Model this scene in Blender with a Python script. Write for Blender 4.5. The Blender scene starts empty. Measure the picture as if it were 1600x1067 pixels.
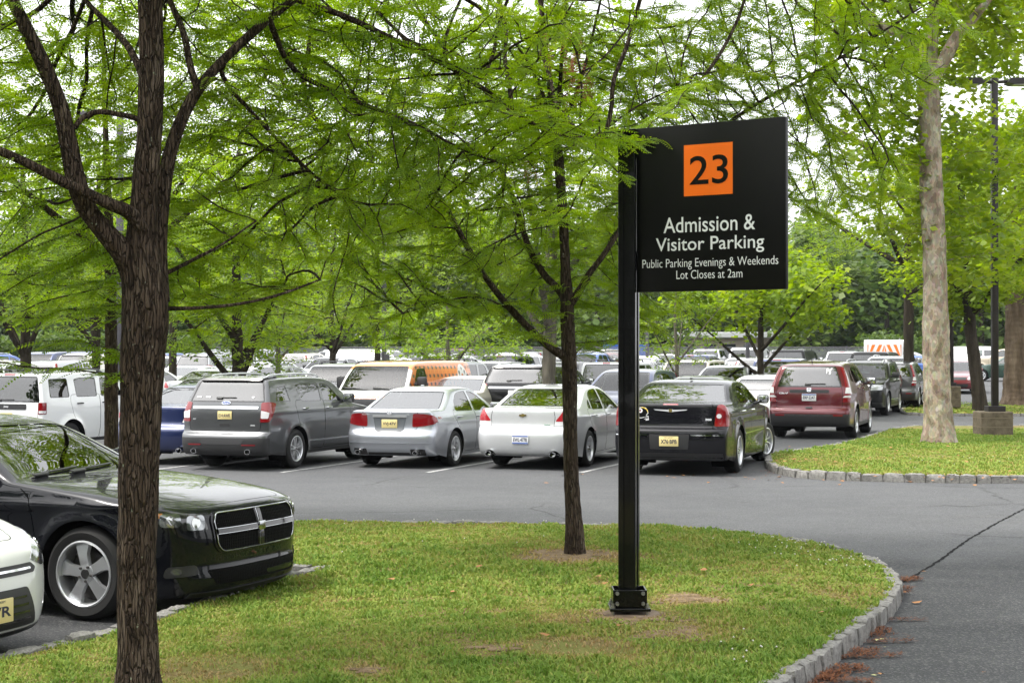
import bpy, bmesh, math, random
import numpy as np
from mathutils import Vector, Matrix, Euler
from mathutils.geometry import delaunay_2d_cdt
from mathutils.bvhtree import BVHTree

SC = bpy.context.scene
COL = SC.collection
random.seed(7)
rng = np.random.default_rng(7)
R = math.radians

# ------------------------------------------------------------------ camera, sky, sun, exposure
H = 2.05                 # eye height (m)
F = 2550.0               # focal length in pixels of the 1600 px wide frame
HZ = 553.0               # horizon row
cam_d = bpy.data.cameras.new("camera")
cam = bpy.data.objects.new("camera", cam_d); COL.objects.link(cam)
cam_d.sensor_width = 36.0
cam_d.lens = 36.0 * F / 1600.0
cam_d.clip_start = 0.1; cam_d.clip_end = 2500.0
cam.location = (0, 0, H)
cam.rotation_euler = (math.pi / 2 + math.atan((HZ - 533.5) / F), 0, 0)
SC.camera = cam

SUN_EL, SUN_AZ = R(60), R(256)      # high veiled sun to the left
w = bpy.data.worlds.new("World"); SC.world = w; w.use_nodes = True
nt = w.node_tree; nt.nodes.clear()
sky = nt.nodes.new("ShaderNodeTexSky"); sky.sky_type = 'NISHITA'; sky.sun_disc = False
sky.sun_elevation = SUN_EL; sky.sun_rotation = SUN_AZ
sky.air_density = 1.0; sky.dust_density = 8.0; sky.ozone_density = 1.0
hs = nt.nodes.new("ShaderNodeHueSaturation"); hs.inputs['Saturation'].default_value = 0.22
hs.inputs['Value'].default_value = 1.0
bg = nt.nodes.new("ShaderNodeBackground"); bg.inputs[1].default_value = 0.15
wo = nt.nodes.new("ShaderNodeOutputWorld")
nt.links.new(sky.outputs[0], hs.inputs['Color']); mo = nt.nodes.new('ShaderNodeMix'); mo.data_type = 'RGBA'; mo.inputs[0].default_value = .6; mo.inputs[7].default_value = (6.4, 6.5, 6.6, 1)   # thin overcast evens out the dome
nt.links.new(hs.outputs[0], mo.inputs[6]); nt.links.new(mo.outputs[2], bg.inputs[0])
nt.links.new(bg.outputs[0], wo.inputs[0])
sl = bpy.data.lights.new("sun", 'SUN'); sl.energy = 1.1; sl.angle = R(11); sl.color = (1.0, 0.955, 0.88)
so = bpy.data.objects.new("sun", sl); COL.objects.link(so)
# direction the light comes from
sd = Vector((math.sin(SUN_AZ) * math.cos(SUN_EL), math.cos(SUN_AZ) * math.cos(SUN_EL), math.sin(SUN_EL)))
so.rotation_euler = sd.to_track_quat('Z', 'Y').to_euler()
SC.view_settings.view_transform = 'Standard'; SC.view_settings.look = 'None'
SC.view_settings.exposure = 1.5; SC.view_settings.gamma = 1.0
SC.render.engine = 'CYCLES'
SC.cycles.max_bounces = 8; SC.cycles.transparent_max_bounces = 24
SC.cycles.diffuse_bounces = 3; SC.cycles.glossy_bounces = 3; SC.cycles.transmission_bounces = 4
SC.cycles.caustics_reflective = False; SC.cycles.caustics_refractive = False
SC.cycles.sample_clamp_indirect = 6.0
try: SC.cycles.use_denoising = True
except Exception: pass

# ------------------------------------------------------------------ helpers
def at(u, v, z=0.0):
    "world point at height z seen at pixel (u,v) of the 1600x1067 photograph"
    Y = F * (H - z) / (v - HZ)
    return Vector(((u - 800) / F * Y, Y, z))
def atY(u, Y, v=None):
    "point at depth Y in pixel column u (and row v)"
    return Vector(((u - 800) / F * Y, Y, H - (v - HZ) / F * Y if v is not None else 0.0))

def tag(o, label=None, cat=None, group=None, kind=None):
    if label: o['label'] = label
    if cat: o['category'] = cat
    if group: o['group'] = group
    if kind: o['kind'] = kind
    return o
def empty(name, loc=(0, 0, 0), rz=0.0):
    o = bpy.data.objects.new(name, None); COL.objects.link(o)
    o.location = loc; o.rotation_euler = (0, 0, rz); o.empty_display_size = 0.3
    return o
def link(name, me, parent=None):
    o = bpy.data.objects.new(name, me); COL.objects.link(o)
    if parent: o.parent = parent
    return o
KIDS = {}
def children(o): return [c for c in bpy.data.objects if c.parent == o]
def kids_index():
    KIDS.clear()
    for c in bpy.data.objects:
        if c.parent: KIDS.setdefault(c.parent.name, []).append(c)
def copy_tree(o, parent=None):
    c = o.copy(); COL.objects.link(c)
    c.parent = parent
    for ch in KIDS.get(o.name, []): copy_tree(ch, c)
    return c

def np_mesh(name, verts, faces, mats=(), fmat=None, normals=None, smooth=True, attrs=None):
    """verts (n,3); faces: (m,3)/(m,4) array or list of such arrays"""
    if not isinstance(faces, (list, tuple)): faces = [faces]
    faces = [np.asarray(f, dtype=np.int32) for f in faces if len(f)]
    me = bpy.data.meshes.new(name)
    verts = np.asarray(verts, dtype=np.float32)
    me.vertices.add(len(verts)); me.vertices.foreach_set("co", verts.ravel())
    loops = np.concatenate([f.ravel() for f in faces]); nf = sum(len(f) for f in faces)
    cnt = np.concatenate([np.full(len(f), f.shape[1], dtype=np.int32) for f in faces])
    start = np.concatenate([[0], np.cumsum(cnt)[:-1]]).astype(np.int32)
    me.loops.add(len(loops)); me.loops.foreach_set("vertex_index", loops)
    me.polygons.add(nf); me.polygons.foreach_set("loop_start", start)
    try: me.polygons.foreach_set("loop_total", cnt)
    except Exception: pass
    for m in mats: me.materials.append(m)
    if fmat is not None: me.polygons.foreach_set("material_index", np.asarray(fmat, dtype=np.int32))
    me.polygons.foreach_set("use_smooth", np.full(nf, bool(smooth)))
    if attrs:
        for k, a in attrs.items():
            at_ = me.attributes.new(k, 'FLOAT', 'POINT'); at_.data.foreach_set("value", np.asarray(a, dtype=np.float32))
    me.update(calc_edges=True)
    if normals is not None:
        me.normals_split_custom_set_from_vertices(np.asarray(normals, dtype=np.float32))
    return me

class MB:
    "a mesh builder: collects boxes, bars, tubes and lathes into one mesh"
    def __init__(s): s.v = []; s.f = []; s.m = []; s.mats = []
    def mi(s, mat):
        if mat not in s.mats: s.mats.append(mat)
        return s.mats.index(mat)
    def add(s, vs, fs, mat):
        k = len(s.v); s.v += [tuple(v) for v in vs]
        i = s.mi(mat)
        for f in fs: s.f.append([a + k for a in f]); s.m.append(i)
        return s
    def box(s, c, size, mat, rot=None, bevel=0.0):
        bm = bmesh.new(); bmesh.ops.create_cube(bm, size=1.0)
        for v in bm.verts: v.co = Vector((v.co.x * size[0], v.co.y * size[1], v.co.z * size[2]))
        if bevel > 0: bmesh.ops.bevel(bm, geom=bm.edges[:], offset=min(bevel, min(size) * .45), segments=2, affect='EDGES', profile=.5)
        M = Matrix.Translation(Vector(c)) @ (rot.to_matrix().to_4x4() if rot is not None else Matrix.Identity(4))
        s.bm(bm, mat, M); return s
    def bm(s, bm, mat, M=None):
        if M is not None: bm.transform(M)
        bm.verts.index_update()
        s.add([v.co[:] for v in bm.verts], [[v.index for v in f.verts] for f in bm.faces], mat); bm.free(); return s
    def tube(s, pts, r, mat, n=8, caps=True):
        pts = [Vector(p) for p in pts]
        if not isinstance(r, (list, tuple, np.ndarray)): r = [r] * len(pts)
        vs = []; fs = []; ref = None
        for i, p in enumerate(pts):
            a = pts[max(i - 1, 0)]; b = pts[min(i + 1, len(pts) - 1)]
            t = (b - a).normalized()
            if ref is None:
                ref = t.orthogonal().normalized()
            ref = (ref - t * ref.dot(t)).normalized(); q = t.cross(ref)
            for j in range(n):
                an = 2 * math.pi * j / n
                vs.append(p + (ref * math.cos(an) + q * math.sin(an)) * r[i])
        for i in range(len(pts) - 1):
            for j in range(n):
                k = (j + 1) % n
                fs.append([i * n + j, i * n + k, (i + 1) * n + k, (i + 1) * n + j])
        if caps:
            fs.append(list(range(n))[::-1]); fs.append([(len(pts) - 1) * n + j for j in range(n)])
        return s.add(vs, fs, mat)
    def lathe(s, prof, mat, M=Matrix.Identity(4), n=32, closed=False):
        "prof: (radius, height) pairs turned about local z"
        vs = []; fs = []
        for r, z in prof:
            for j in range(n):
                a = 2 * math.pi * j / n
                vs.append(M @ Vector((r * math.cos(a), r * math.sin(a), z)))
        m = len(prof)
        for i in range(m if closed else m - 1):
            i2 = (i + 1) % m
            for j in range(n):
                k = (j + 1) % n
                fs.append([i * n + j, i * n + k, i2 * n + k, i2 * n + j])
        return s.add(vs, fs, mat)
    def prism(s, poly, d0, d1, mat, axes=('x', 'z', 'y')):
        "polygon in the plane of the first two axes, extruded along the third"
        ix = {'x': 0, 'y': 1, 'z': 2}; n = len(poly); vs = []
        for d in (d0, d1):
            for a, b in poly:
                p = [0, 0, 0]; p[ix[axes[0]]] = a; p[ix[axes[1]]] = b; p[ix[axes[2]]] = d; vs.append(p)
        fs = [list(range(n))[::-1], list(range(n, 2 * n))]
        for i in range(n): j = (i + 1) % n; fs.append([i, j, n + j, n + i])
        return s.add(vs, fs, mat)
    def mesh(s, name, smooth=False, angle=None):
        me = bpy.data.meshes.new(name); me.from_pydata(s.v, [], s.f)
        for m in s.mats: me.materials.append(m)
        me.polygons.foreach_set("material_index", s.m)
        bm = bmesh.new(); bm.from_mesh(me); bmesh.ops.recalc_face_normals(bm, faces=bm.faces[:]); bm.to_mesh(me); bm.free()
        if smooth or angle: me.polygons.foreach_set("use_smooth", [True] * len(me.polygons))
        if angle: me.set_sharp_from_angle(angle=R(angle))
        me.update(); return me
    def build(s, name, parent=None, smooth=False, angle=None):
        return link(name, s.mesh(name, smooth, angle), parent)

def text_mesh(txt, size, mat, bold=0.0, depth=0.0, align='CENTER', space=1.0, shear=0.0):
    "flat lettering in the xy plane, centred on the origin"
    c = bpy.data.curves.new("t", 'FONT'); c.body = txt; c.size = size; c.align_x = align; c.align_y = 'CENTER'
    c.offset = bold; c.extrude = depth; c.space_character = space; c.resolution_u = 4; c.shear = shear
    o = bpy.data.objects.new("t", c); COL.objects.link(o)
    dg = bpy.context.evaluated_depsgraph_get()
    me = bpy.data.meshes.new_from_object(o.evaluated_get(dg), preserve_all_data_layers=False, depsgraph=dg)
    bpy.data.objects.remove(o); bpy.data.curves.remove(c)
    me.materials.clear(); me.materials.append(mat)
    return me
def xf_mesh(me, M): me.transform(M); me.update(); return me
def fit_width(me, wd, axis=0):
    xs = [v.co.x for v in me.vertices]; cx = (max(xs) + min(xs)) / 2; s = wd / max(1e-6, max(xs) - min(xs))
    ys = [v.co.y for v in me.vertices]; cy = (max(ys) + min(ys)) / 2
    me.transform(Matrix.Diagonal((s, s, 1, 1)) @ Matrix.Translation((-cx, -cy, 0))); return me
def fit_box(me, wd, ht):
    xs = [v.co.x for v in me.vertices]; ys = [v.co.y for v in me.vertices]
    cx = (max(xs) + min(xs)) / 2; cy = (max(ys) + min(ys)) / 2
    me.transform(Matrix.Diagonal((wd / (max(xs) - min(xs)), ht / (max(ys) - min(ys)), 1, 1)) @ Matrix.Translation((-cx, -cy, 0))); return me

# ------------------------------------------------------------------ materials
MATS = {}
def pmat(name, color, rough=0.5, metal=0.0, coat=0.0, spec=0.5, emit=None, trans=0.0, alpha=None):
    if name in MATS: return MATS[name]
    m = bpy.data.materials.new(name); m.use_nodes = True
    b = m.node_tree.nodes['Principled BSDF']
    b.inputs['Base Color'].default_value = (*color, 1); b.inputs['Roughness'].default_value = rough
    b.inputs['Metallic'].default_value = metal; b.inputs['Coat Weight'].default_value = coat
    b.inputs['Coat Roughness'].default_value = 0.03
    b.inputs['Specular IOR Level'].default_value = spec
    b.inputs['Transmission Weight'].default_value = trans
    MATS[name] = m; return m
def nodes(m): return m.node_tree.nodes, m.node_tree.links, m.node_tree.nodes['Principled BSDF']
def noise_mix(m, cols, scale=5.0, detail=6.0, rough=0.6, coord='Object', stops=None, bump=0.0, bscale=None, bdist=0.01, stretch=None):
    "base colour from a noise ramp, and an optional noise bump"
    N, L, b = nodes(m)
    tc = N.new('ShaderNodeTexCoord'); src = tc.outputs[coord]
    if stretch:
        mp = N.new('ShaderNodeMapping'); mp.inputs['Scale'].default_value = stretch
        L.new(src, mp.inputs[0]); src = mp.outputs[0]
    n = N.new('ShaderNodeTexNoise'); n.inputs['Scale'].default_value = scale; n.inputs['Detail'].default_value = detail
    n.inputs['Roughness'].default_value = rough; L.new(src, n.inputs['Vector'])
    r = N.new('ShaderNodeValToRGB'); e = r.color_ramp.elements
    stops = stops or [0.3 + 0.4 * i / (len(cols) - 1) for i in range(len(cols))]
    while len(e) < len(cols): e.new(.5)
    for i, c in enumerate(cols): e[i].position = stops[i]; e[i].color = (*c, 1)
    L.new(n.outputs['Fac'], r.inputs[0]); L.new(r.outputs[0], b.inputs['Base Color'])
    if bump:
        n2 = N.new('ShaderNodeTexNoise'); n2.inputs['Scale'].default_value = bscale or scale * 3; n2.inputs['Detail'].default_value = 5
        L.new(src, n2.inputs['Vector'])
        bp = N.new('ShaderNodeBump'); bp.inputs['Strength'].default_value = bump; bp.inputs['Distance'].default_value = bdist
        L.new(n2.outputs['Fac'], bp.inputs['Height']); L.new(bp.outputs[0], b.inputs['Normal'])
    return r

def paint(name, col, metal=0.0, rough=0.35, flake=True):
    "car paint: base coat under clear lacquer, faint flake and a film of dust"
    if name in MATS: return MATS[name]
    m = pmat(name, col, rough, metal, coat=1.0 if max(col) > .03 else .65, spec=.5 if max(col) > .03 else .05)
    N, L, b = nodes(m)
    tc = N.new('ShaderNodeTexCoord')
    n = N.new('ShaderNodeTexNoise'); n.inputs['Scale'].default_value = 3.0; n.inputs['Detail'].default_value = 6
    L.new(tc.outputs['Object'], n.inputs['Vector'])
    mr = N.new('ShaderNodeMapRange'); mr.inputs['From Min'].default_value = .3; mr.inputs['From Max'].default_value = .75
    dk = max(col) < .03; mr.inputs['To Min'].default_value = 0.002 if dk else .01; mr.inputs['To Max'].default_value = .012 if dk else .05
    L.new(n.outputs['Fac'], mr.inputs[0]); L.new(mr.outputs[0], b.inputs['Coat Roughness'])
    if flake:
        v = N.new('ShaderNodeTexVoronoi'); v.inputs['Scale'].default_value = 900
        L.new(tc.outputs['Object'], v.inputs['Vector'])
        mx = N.new('ShaderNodeMix'); mx.data_type = 'RGBA'; mx.inputs[0].default_value = .25
        mx.inputs[6].default_value = (*col, 1)
        hv = N.new('ShaderNodeMix'); hv.data_type = 'RGBA'; hv.inputs[6].default_value = tuple(c * .75 for c in col) + (1,)
        hv.inputs[7].default_value = tuple(min(1, c * 1.25) for c in col) + (1,)
        L.new(v.outputs['Color'], hv.inputs[0]); L.new(hv.outputs[2], mx.inputs[7]); L.new(mx.outputs[2], b.inputs['Base Color'])
    # the inside of every panel is dark trim
    ge = N.new('ShaderNodeNewGeometry'); df = N.new('ShaderNodeBsdfDiffuse'); df.inputs[0].default_value = (.05, .05, .052, 1); ms = N.new('ShaderNodeMixShader')
    L.new(ge.outputs['Backfacing'], ms.inputs[0]); L.new(b.outputs[0], ms.inputs[1]); L.new(df.outputs[0], ms.inputs[2]); L.new(ms.outputs[0], N['Material Output'].inputs[0])
    return m
def glass(name, tint, refl_rough=0.0, ior=2.2):
    "window glass: see-through with a tint, mirror reflections by Fresnel"
    if name in MATS: return MATS[name]
    m = bpy.data.materials.new(name); m.use_nodes = True; N = m.node_tree.nodes; L = m.node_tree.links; N.clear()
    t = N.new('ShaderNodeBsdfTransparent'); t.inputs[0].default_value = (*tint, 1)
    g = N.new('ShaderNodeBsdfGlossy'); g.inputs['Roughness'].default_value = refl_rough; g.inputs['Color'].default_value = (1, 1, 1, 1)
    fr = N.new('ShaderNodeFresnel'); fr.inputs[0].default_value = ior
    mx = N.new('ShaderNodeMixShader'); o = N.new('ShaderNodeOutputMaterial')
    L.new(fr.outputs[0], mx.inputs[0]); L.new(t.outputs[0], mx.inputs[1]); L.new(g.outputs[0], mx.inputs[2]); L.new(mx.outputs[0], o.inputs[0])
    MATS[name] = m; return m

BLACKPL = pmat('black_plastic', (.018, .018, .019), .5)
GLOSSBLK = pmat('gloss_black', (.01, .01, .011), .12, coat=.5)
RUBBER = pmat('tyre_rubber', (.016, .016, .016), .75, spec=.3)
CHROME = pmat('chrome', (.75, .76, .78), .09, 1.0)
ALLOY = pmat('alloy_wheel', (.70, .71, .73), .30, .8)
BRAKE = pmat('brake_metal', (.12, .115, .11), .5, .8)
SEAM = pmat('panel_gap', (.006, .006, .006), .8, spec=.1)
LINER = pmat('wheel_liner', (.008, .008, .008), .9, spec=.1)
CABIN = pmat('cabin_cloth', (.045, .045, .048), .85, spec=.2)
CABINT = pmat('cabin_beige', (.25, .22, .18), .85, spec=.2)
REDL = pmat('red_lens', (.19, .004, .007), .12, coat=.8)
REDD = pmat('dark_red_lens', (.16, .004, .008), .15, coat=.8)
CLEARL = pmat('clear_lens', (.62, .62, .62), .12, coat=.8)
AMBER = pmat('amber_lens', (.7, .22, .02), .15, coat=.8)
HEADL = pmat('headlamp_lens', (.46, .47, .48), .08, .3, coat=1.0)
WHITEP = pmat('plate_white', (.75, .76, .76), .4)
YELP = pmat('plate_buff', (.72, .60, .27), .4)
NAVY = pmat('plate_ink', (.02, .02, .05), .5)
BLUEP = pmat('plate_blue', (.10, .16, .42), .4)
GL_CLEAR = glass('window_glass', (.55, .63, .58))
GL_TINT = glass('tinted_glass', (.10, .11, .11))
BADGE = pmat('badge_silver', (.60, .61, .63), .35, .2)
GL_REAR = glass('sloping_rear_glass', (.42, .50, .46), 0.0, 3.2)
GL_WS = glass('windscreen_glass', (.42, .50, .46), 0.0, 1.6)
GL_MID = glass('green_glass', (.36, .42, .38))
# ------------------------------------------------------------------ car builder
def chaikin(P, it=3):
    P = np.asarray(P, float)
    for _ in range(it):
        Q = .75 * P[:-1] + .25 * P[1:]; S = .25 * P[:-1] + .75 * P[1:]
        N = np.empty((2 * len(Q), P.shape[1])); N[0::2] = Q; N[1::2] = S
        P = np.vstack([P[:1], N, P[-1:]])
    return P
def chaikin_closed(P, it=2):
    P = np.asarray(P, float)
    for _ in range(it):
        nx = np.roll(P, -1, 0); Q = .75 * P + .25 * nx; S = .25 * P + .75 * nx
        N = np.empty((2 * len(Q), P.shape[1])); N[0::2] = Q; N[1::2] = S; P = N
    return P
def round_poly(P, r, seg=4):
    P = [Vector(p) for p in P]; out = []; n = len(P)
    for i in range(n):
        a, b, c = P[i - 1], P[i], P[(i + 1) % n]
        d1 = a - b; d2 = c - b; l = min(r, d1.length * .45, d2.length * .45)
        if l < 1e-4: out.append(b); continue
        p = b + d1.normalized() * l; q = b + d2.normalized() * l
        for k in range(seg + 1):
            t = k / seg; out.append(p.lerp(b, t).lerp(b.lerp(q, t), t))
    return np.array([tuple(p) for p in out])
def area2(P): x, y = P[:, 0], P[:, 1]; return float(np.sum(x * np.roll(y, -1) - np.roll(x, -1) * y))
def offset_poly(P, d):
    "grow (d>0) or shrink a closed polygon"
    P = np.asarray(P, float)
    if area2(P) < 0: P = P[::-1]
    e = np.roll(P, -1, 0) - P; l = np.linalg.norm(e, axis=1, keepdims=True); P = P[l[:, 0] > 1e-6]
    e = np.roll(P, -1, 0) - P; e /= np.linalg.norm(e, axis=1, keepdims=True)
    n = np.stack([e[:, 1], -e[:, 0]], 1); n0 = np.roll(n, 1, 0); b = n + n0
    b /= np.maximum(1e-6, (b * b).sum(1, keepdims=True)) / 2
    ln = np.linalg.norm(b, axis=1, keepdims=True); b *= np.minimum(1, 2.0 / np.maximum(ln, 1e-9))
    return P + b * d
def resample(P, sp, closed=True):
    P = np.asarray(P, float); out = []; m = len(P) if closed else len(P) - 1
    for i in range(m):
        a = P[i]; b = P[(i + 1) % len(P)]; k = max(1, int(math.ceil(np.linalg.norm(b - a) / sp)))
        for j in range(k): out.append(a + (b - a) * j / k)
    if not closed: out.append(P[-1])
    return np.array(out)
def pip(poly, pts):
    x, y = pts[:, 0], pts[:, 1]; c = np.zeros(len(pts), bool); px, py = poly[:, 0], poly[:, 1]; n = len(poly); j = n - 1
    for i in range(n):
        if py[i] != py[j]:
            m = ((py[i] > y) != (py[j] > y)) & (x < (px[j] - px[i]) * (y - py[i]) / (py[j] - py[i]) + px[i]); c ^= m
        j = i
    return c
def triangulate(outer, lines, sp, fill=True):
    "constrained triangulation of a polygon with extra constraint lines; returns 2-D points and triangles"
    V = []; E = []; bp = []
    for P, closed in [(outer, True)] + list(lines):
        P = resample(P, sp, closed); k = len(V); n = len(P)
        V += [Vector(p) for p in P]; E += [(k + i, k + (i + 1) % n) for i in range(n if closed else n - 1)]; bp.append(P)
    if fill:
        mn = outer.min(0); mx = outer.max(0); h = sp * .87
        gx = np.arange(mn[0] + sp / 2, mx[0], sp); gy = np.arange(mn[1] + h / 2, mx[1], h)
        if len(gx) and len(gy):
            X, Y_ = np.meshgrid(gx, gy); X = X + (np.arange(len(gy)) % 2)[:, None] * sp / 2
            G = np.stack([X.ravel(), Y_.ravel()], 1); G = G[pip(outer, G)]
            if len(G):
                B = np.vstack(bp); ok = np.ones(len(G), bool)
                for i in range(0, len(G), 400):
                    d = np.linalg.norm(G[i:i + 400, None] - B[None], axis=2).min(1); ok[i:i + 400] = d > sp * .45
                V += [Vector(p) for p in G[ok]]
    vo, eo, fo, *_ = delaunay_2d_cdt(V, E, [], 0, 1e-6)
    vo = np.array([tuple(v) for v in vo]); fo = np.array([f for f in fo if len(f) == 3])
    cen = vo[fo].mean(1); fo = fo[pip(outer, cen)]
    return vo, fo

# superellipse table: sigma (0..1 along the half section) -> tau (lateral), q (drop towards the edge)
_NS = np.arange(2.0, 12.01, .25); _SG = np.linspace(0, 1, 81); _TT = []; _TQ = []
for _n in _NS:
    ph = np.linspace(0, math.pi / 2, 1500); t_ = np.sin(ph) ** (2 / _n); q_ = 1 - np.cos(ph) ** (2 / _n)
    dt = np.diff(t_); dq = np.diff(q_)
    ang = np.arctan2(dq * .16, dt * .9 + 1e-12); l_ = np.hypot(dt * .9, dq * .16) + .12 * np.abs(np.diff(ang, prepend=0))
    l_ = np.concatenate([[0], np.cumsum(l_)]); l_ /= l_[-1]
    _TT.append(np.interp(_SG, l_, t_)); _TQ.append(np.interp(_SG, l_, q_))
_TT = np.array(_TT); _TQ = np.array(_TQ)
def sup(n, sg):
    i = np.clip((n - 2.0) / .25, 0, len(_NS) - 1.001); i0 = i.astype(int); fi = i - i0
    j = np.clip(sg * 80, 0, 79.999); j0 = j.astype(int); fj = j - j0
    def g(T): return (T[i0, j0] * (1 - fi) + T[i0 + 1, j0] * fi) * (1 - fj) + (T[i0, j0 + 1] * (1 - fi) + T[i0 + 1, j0 + 1] * fi) * fj
    return g(_TT), g(_TQ)

class Car:
    BH = .95
    def __init__(s, sp):
        s.sp = sp; s.x0 = sp['fo'] + sp['wb'] / 2; s.L = sp['L']; s.rt = sp['rt']
        s.d = sp.get('detail', .06)
        rows = []
        s.k = {}
        pr_ = []
        for r in sp['prof']:
            if isinstance(r, str): s.k[r] = len(pr_)
            else: pr_.append(r)
        for k, r in enumerate(pr_):
            bx, z, dx, dz = r[:4]; n = r[4] if len(r) > 4 else sp.get('n', 4.0)
            rows.append((bx, z, bx + dx, z + dz, n, k))
        P = chaikin(rows, 6); s.P = P
        s.a = np.concatenate([[0], np.cumsum(np.hypot(np.diff(P[:, 0]), np.diff(P[:, 1])))])
        s.A = s.a[-1]
        s.wx = chaikin(sp['plan'], 6); s.wz = chaikin(sp['vert'], 6)
        s.parts = {}; s.order = []
    def ka(s, k): return np.interp(k, s.P[:, 5], s.a)
    def Y(s, bx, z):
        sp = s.sp
        w = np.interp(bx, s.wx[:, 0], s.wx[:, 1]) + np.interp(z, s.wz[:, 0], s.wz[:, 1])
        fl = sp.get('flare', .014)
        for cx in (sp['fo'], sp['fo'] + sp['wb']):
            d = np.hypot(bx - cx, z - s.rt)
            w = w + fl * np.exp(-((d - s.rt - .05) / .085) ** 2) * np.clip((1.05 - z) / .3, 0, 1)
        cr = sp.get('crease')     # (height, depth) of the waist crease
        if cr: w = w + cr[1] * np.exp(-((z - cr[0] - cr[2] * (bx - s.L / 2)) / .035) ** 2)
        return np.maximum(w, .02)
    def loc(s, bx, y, z): return np.stack([s.x0 - bx, y, z], -1)
    def shell(s, ab):
        a = np.clip(ab[:, 0], 0, s.A); b = ab[:, 1]; P = s.P
        g = [np.interp(a, s.a, P[:, i]) for i in range(5)]
        t, q = sup(g[4], np.clip(np.abs(b) / s.BH, 0, 1))
        x = g[0] + (g[2] - g[0]) * q; z = g[1] + (g[3] - g[1]) * q
        return s.loc(x, np.sign(b) * t * s.Y(x, z), z)
    def side(s, xz, sgn): return s.loc(xz[:, 0], sgn * s.Y(xz[:, 0], xz[:, 1]), xz[:, 1])
    def normals(s, fn, U):
        e = 4e-3
        du = fn(U + [e, 0]) - fn(U - [e, 0]); dv = fn(U + [0, e]) - fn(U - [0, e])
        n = np.cross(du, dv); n /= np.maximum(1e-9, np.linalg.norm(n, axis=1, keepdims=True))
        p = fn(U); c = p.copy(); c[:, 0] = np.clip(c[:, 0], -1.2, 1.2); c[:, 1] *= .2; c[:, 2] = np.minimum(c[:, 2] - .1, .6)
        sg = np.sign(((p - c) * n).sum(1)); return n * sg[:, None]
    def tb(s, a, tau):
        "lateral fraction -> shell coordinate b at arc position a"
        n = np.full(81, np.interp(a, s.a, s.P[:, 4])); t, q = sup(n, _SG)
        return float(np.interp(abs(tau), t, _SG)) * s.BH * (1 if tau >= 0 else -1)
    def add(s, part, V, N, T, mat):
        if part not in s.parts: s.parts[part] = []; s.order.append(part)
        s.parts[part].append((np.asarray(V), None if N is None else np.asarray(N), [np.asarray(t) for t in T] if isinstance(T, list) else np.asarray(T), mat))
    def region(s, fn, outer, regs, base, cuts=(), matfn=None):
        """regs: list of dict(poly, kind, part, mat); kinds glass / panel / mat"""
        lines = [(c, False) for c in cuts]; tests = []
        for r in regs:
            P = r['poly']
            if area2(P) < 0: P = P[::-1]
            if r['kind'] == 'glass':
                inn = offset_poly(P, -r.get('trim', .022)); lines += [(P, True), (inn, True)]
                tests += [(inn, (r['part'], r['mat'], -.005)), (P, (r.get('trimpart', base[0]), r.get('trimmat', GLOSSBLK), 0.0))]
            elif r['kind'] == 'panel':
                out = offset_poly(P, r.get('gap', .008)); lines += [(P, True), (out, True)]
                tests += [(P, (r['part'], r.get('mat', base[1]), 0.0)), (out, (base[0], SEAM, -.008))]
            else:
                lines += [(P, True)]; tests += [(P, (r.get('part', base[0]), r['mat'], r.get('lift', 0.0)))]
        V, T = triangulate(outer, lines, s.d)
        cen = V[T].mean(1); lab = np.full(len(T), -1)
        for i, (P, _) in enumerate(tests): m = (lab < 0) & pip(P, cen); lab[m] = i
        P3 = fn(V); N3 = s.normals(fn, V)
        for i in range(-1, len(tests)):
            m = lab == i
            if not m.any(): continue
            part, mat, lift = (base[0], base[1], 0.0) if i < 0 else tests[i][1]
            groups = [(m, mat)]
            if i < 0 or tests[i][1][1] is base[1]:
                if matfn:
                    mm = matfn(cen, fn(cen)); groups = [(m & (mm == j), mt) for j, mt in enumerate([mat] + s.extra_mats)]
            for gm, mt in groups:
                if not gm.any(): continue
                idx, inv = np.unique(T[gm].ravel(), return_inverse=True)
                p = P3[idx] + N3[idx] * lift; n = N3[idx]; t = inv.reshape(-1, 3)
                fnrm = np.cross(p[t[:, 1]] - p[t[:, 0]], p[t[:, 2]] - p[t[:, 0]])
                fl = (fnrm * n[t].mean(1)).sum(1) < 0; t[fl] = t[fl][:, ::-1]
                s.add(part, p, n, t, mt)
    def build_body(s, shell_regs, side_regs, base, side_cuts=(), shell_cuts=(), matfn_side=None, matfn_shell=None, extra_mats=()):
        s.extra_mats = list(extra_mats); sp = s.sp
        B = s.BH
        outer = np.array([(0, -B), (s.A, -B), (s.A, B), (0, B)])
        th_ = np.unwrap(np.arctan2(np.gradient(s.P[:, 1]), np.gradient(s.P[:, 0]))); te = np.unwrap(np.arctan2(np.gradient(s.P[:, 3]), np.gradient(s.P[:, 2])))
        acc = np.concatenate([[0], np.cumsum(np.maximum(np.abs(np.diff(th_)), .6 * np.abs(np.diff(te))) / R(sp.get('ridge', 9)) + np.diff(s.a) / .16)])
        rowsa = np.interp(np.arange(1, acc[-1], 1.0), acc, s.a)
        shell_cuts = list(shell_cuts) + [np.array([(a, -B), (a, B)]) for a in rowsa]
        for sg_ in ((.62, .74, .83, .90, .955) if sp.get('ridge', 9) < 12 else (.75, .9)):
            for q_ in (-1, 1): shell_cuts.append(np.array([(0, q_ * sg_ * B), (s.A, q_ * sg_ * B)]))
        s.region(s.shell, outer, shell_regs, base, shell_cuts, matfn_shell)
        # side outline: edge of the shell, then the sill with the two wheel arches
        E = s.P[:, 2:4]; up = E[::12]; up = np.vstack([up, E[-1:]])
        zs = sp.get('sill', .2); ra = s.rt + sp.get('arch', .06); outl = [tuple(p) for p in up]
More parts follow.
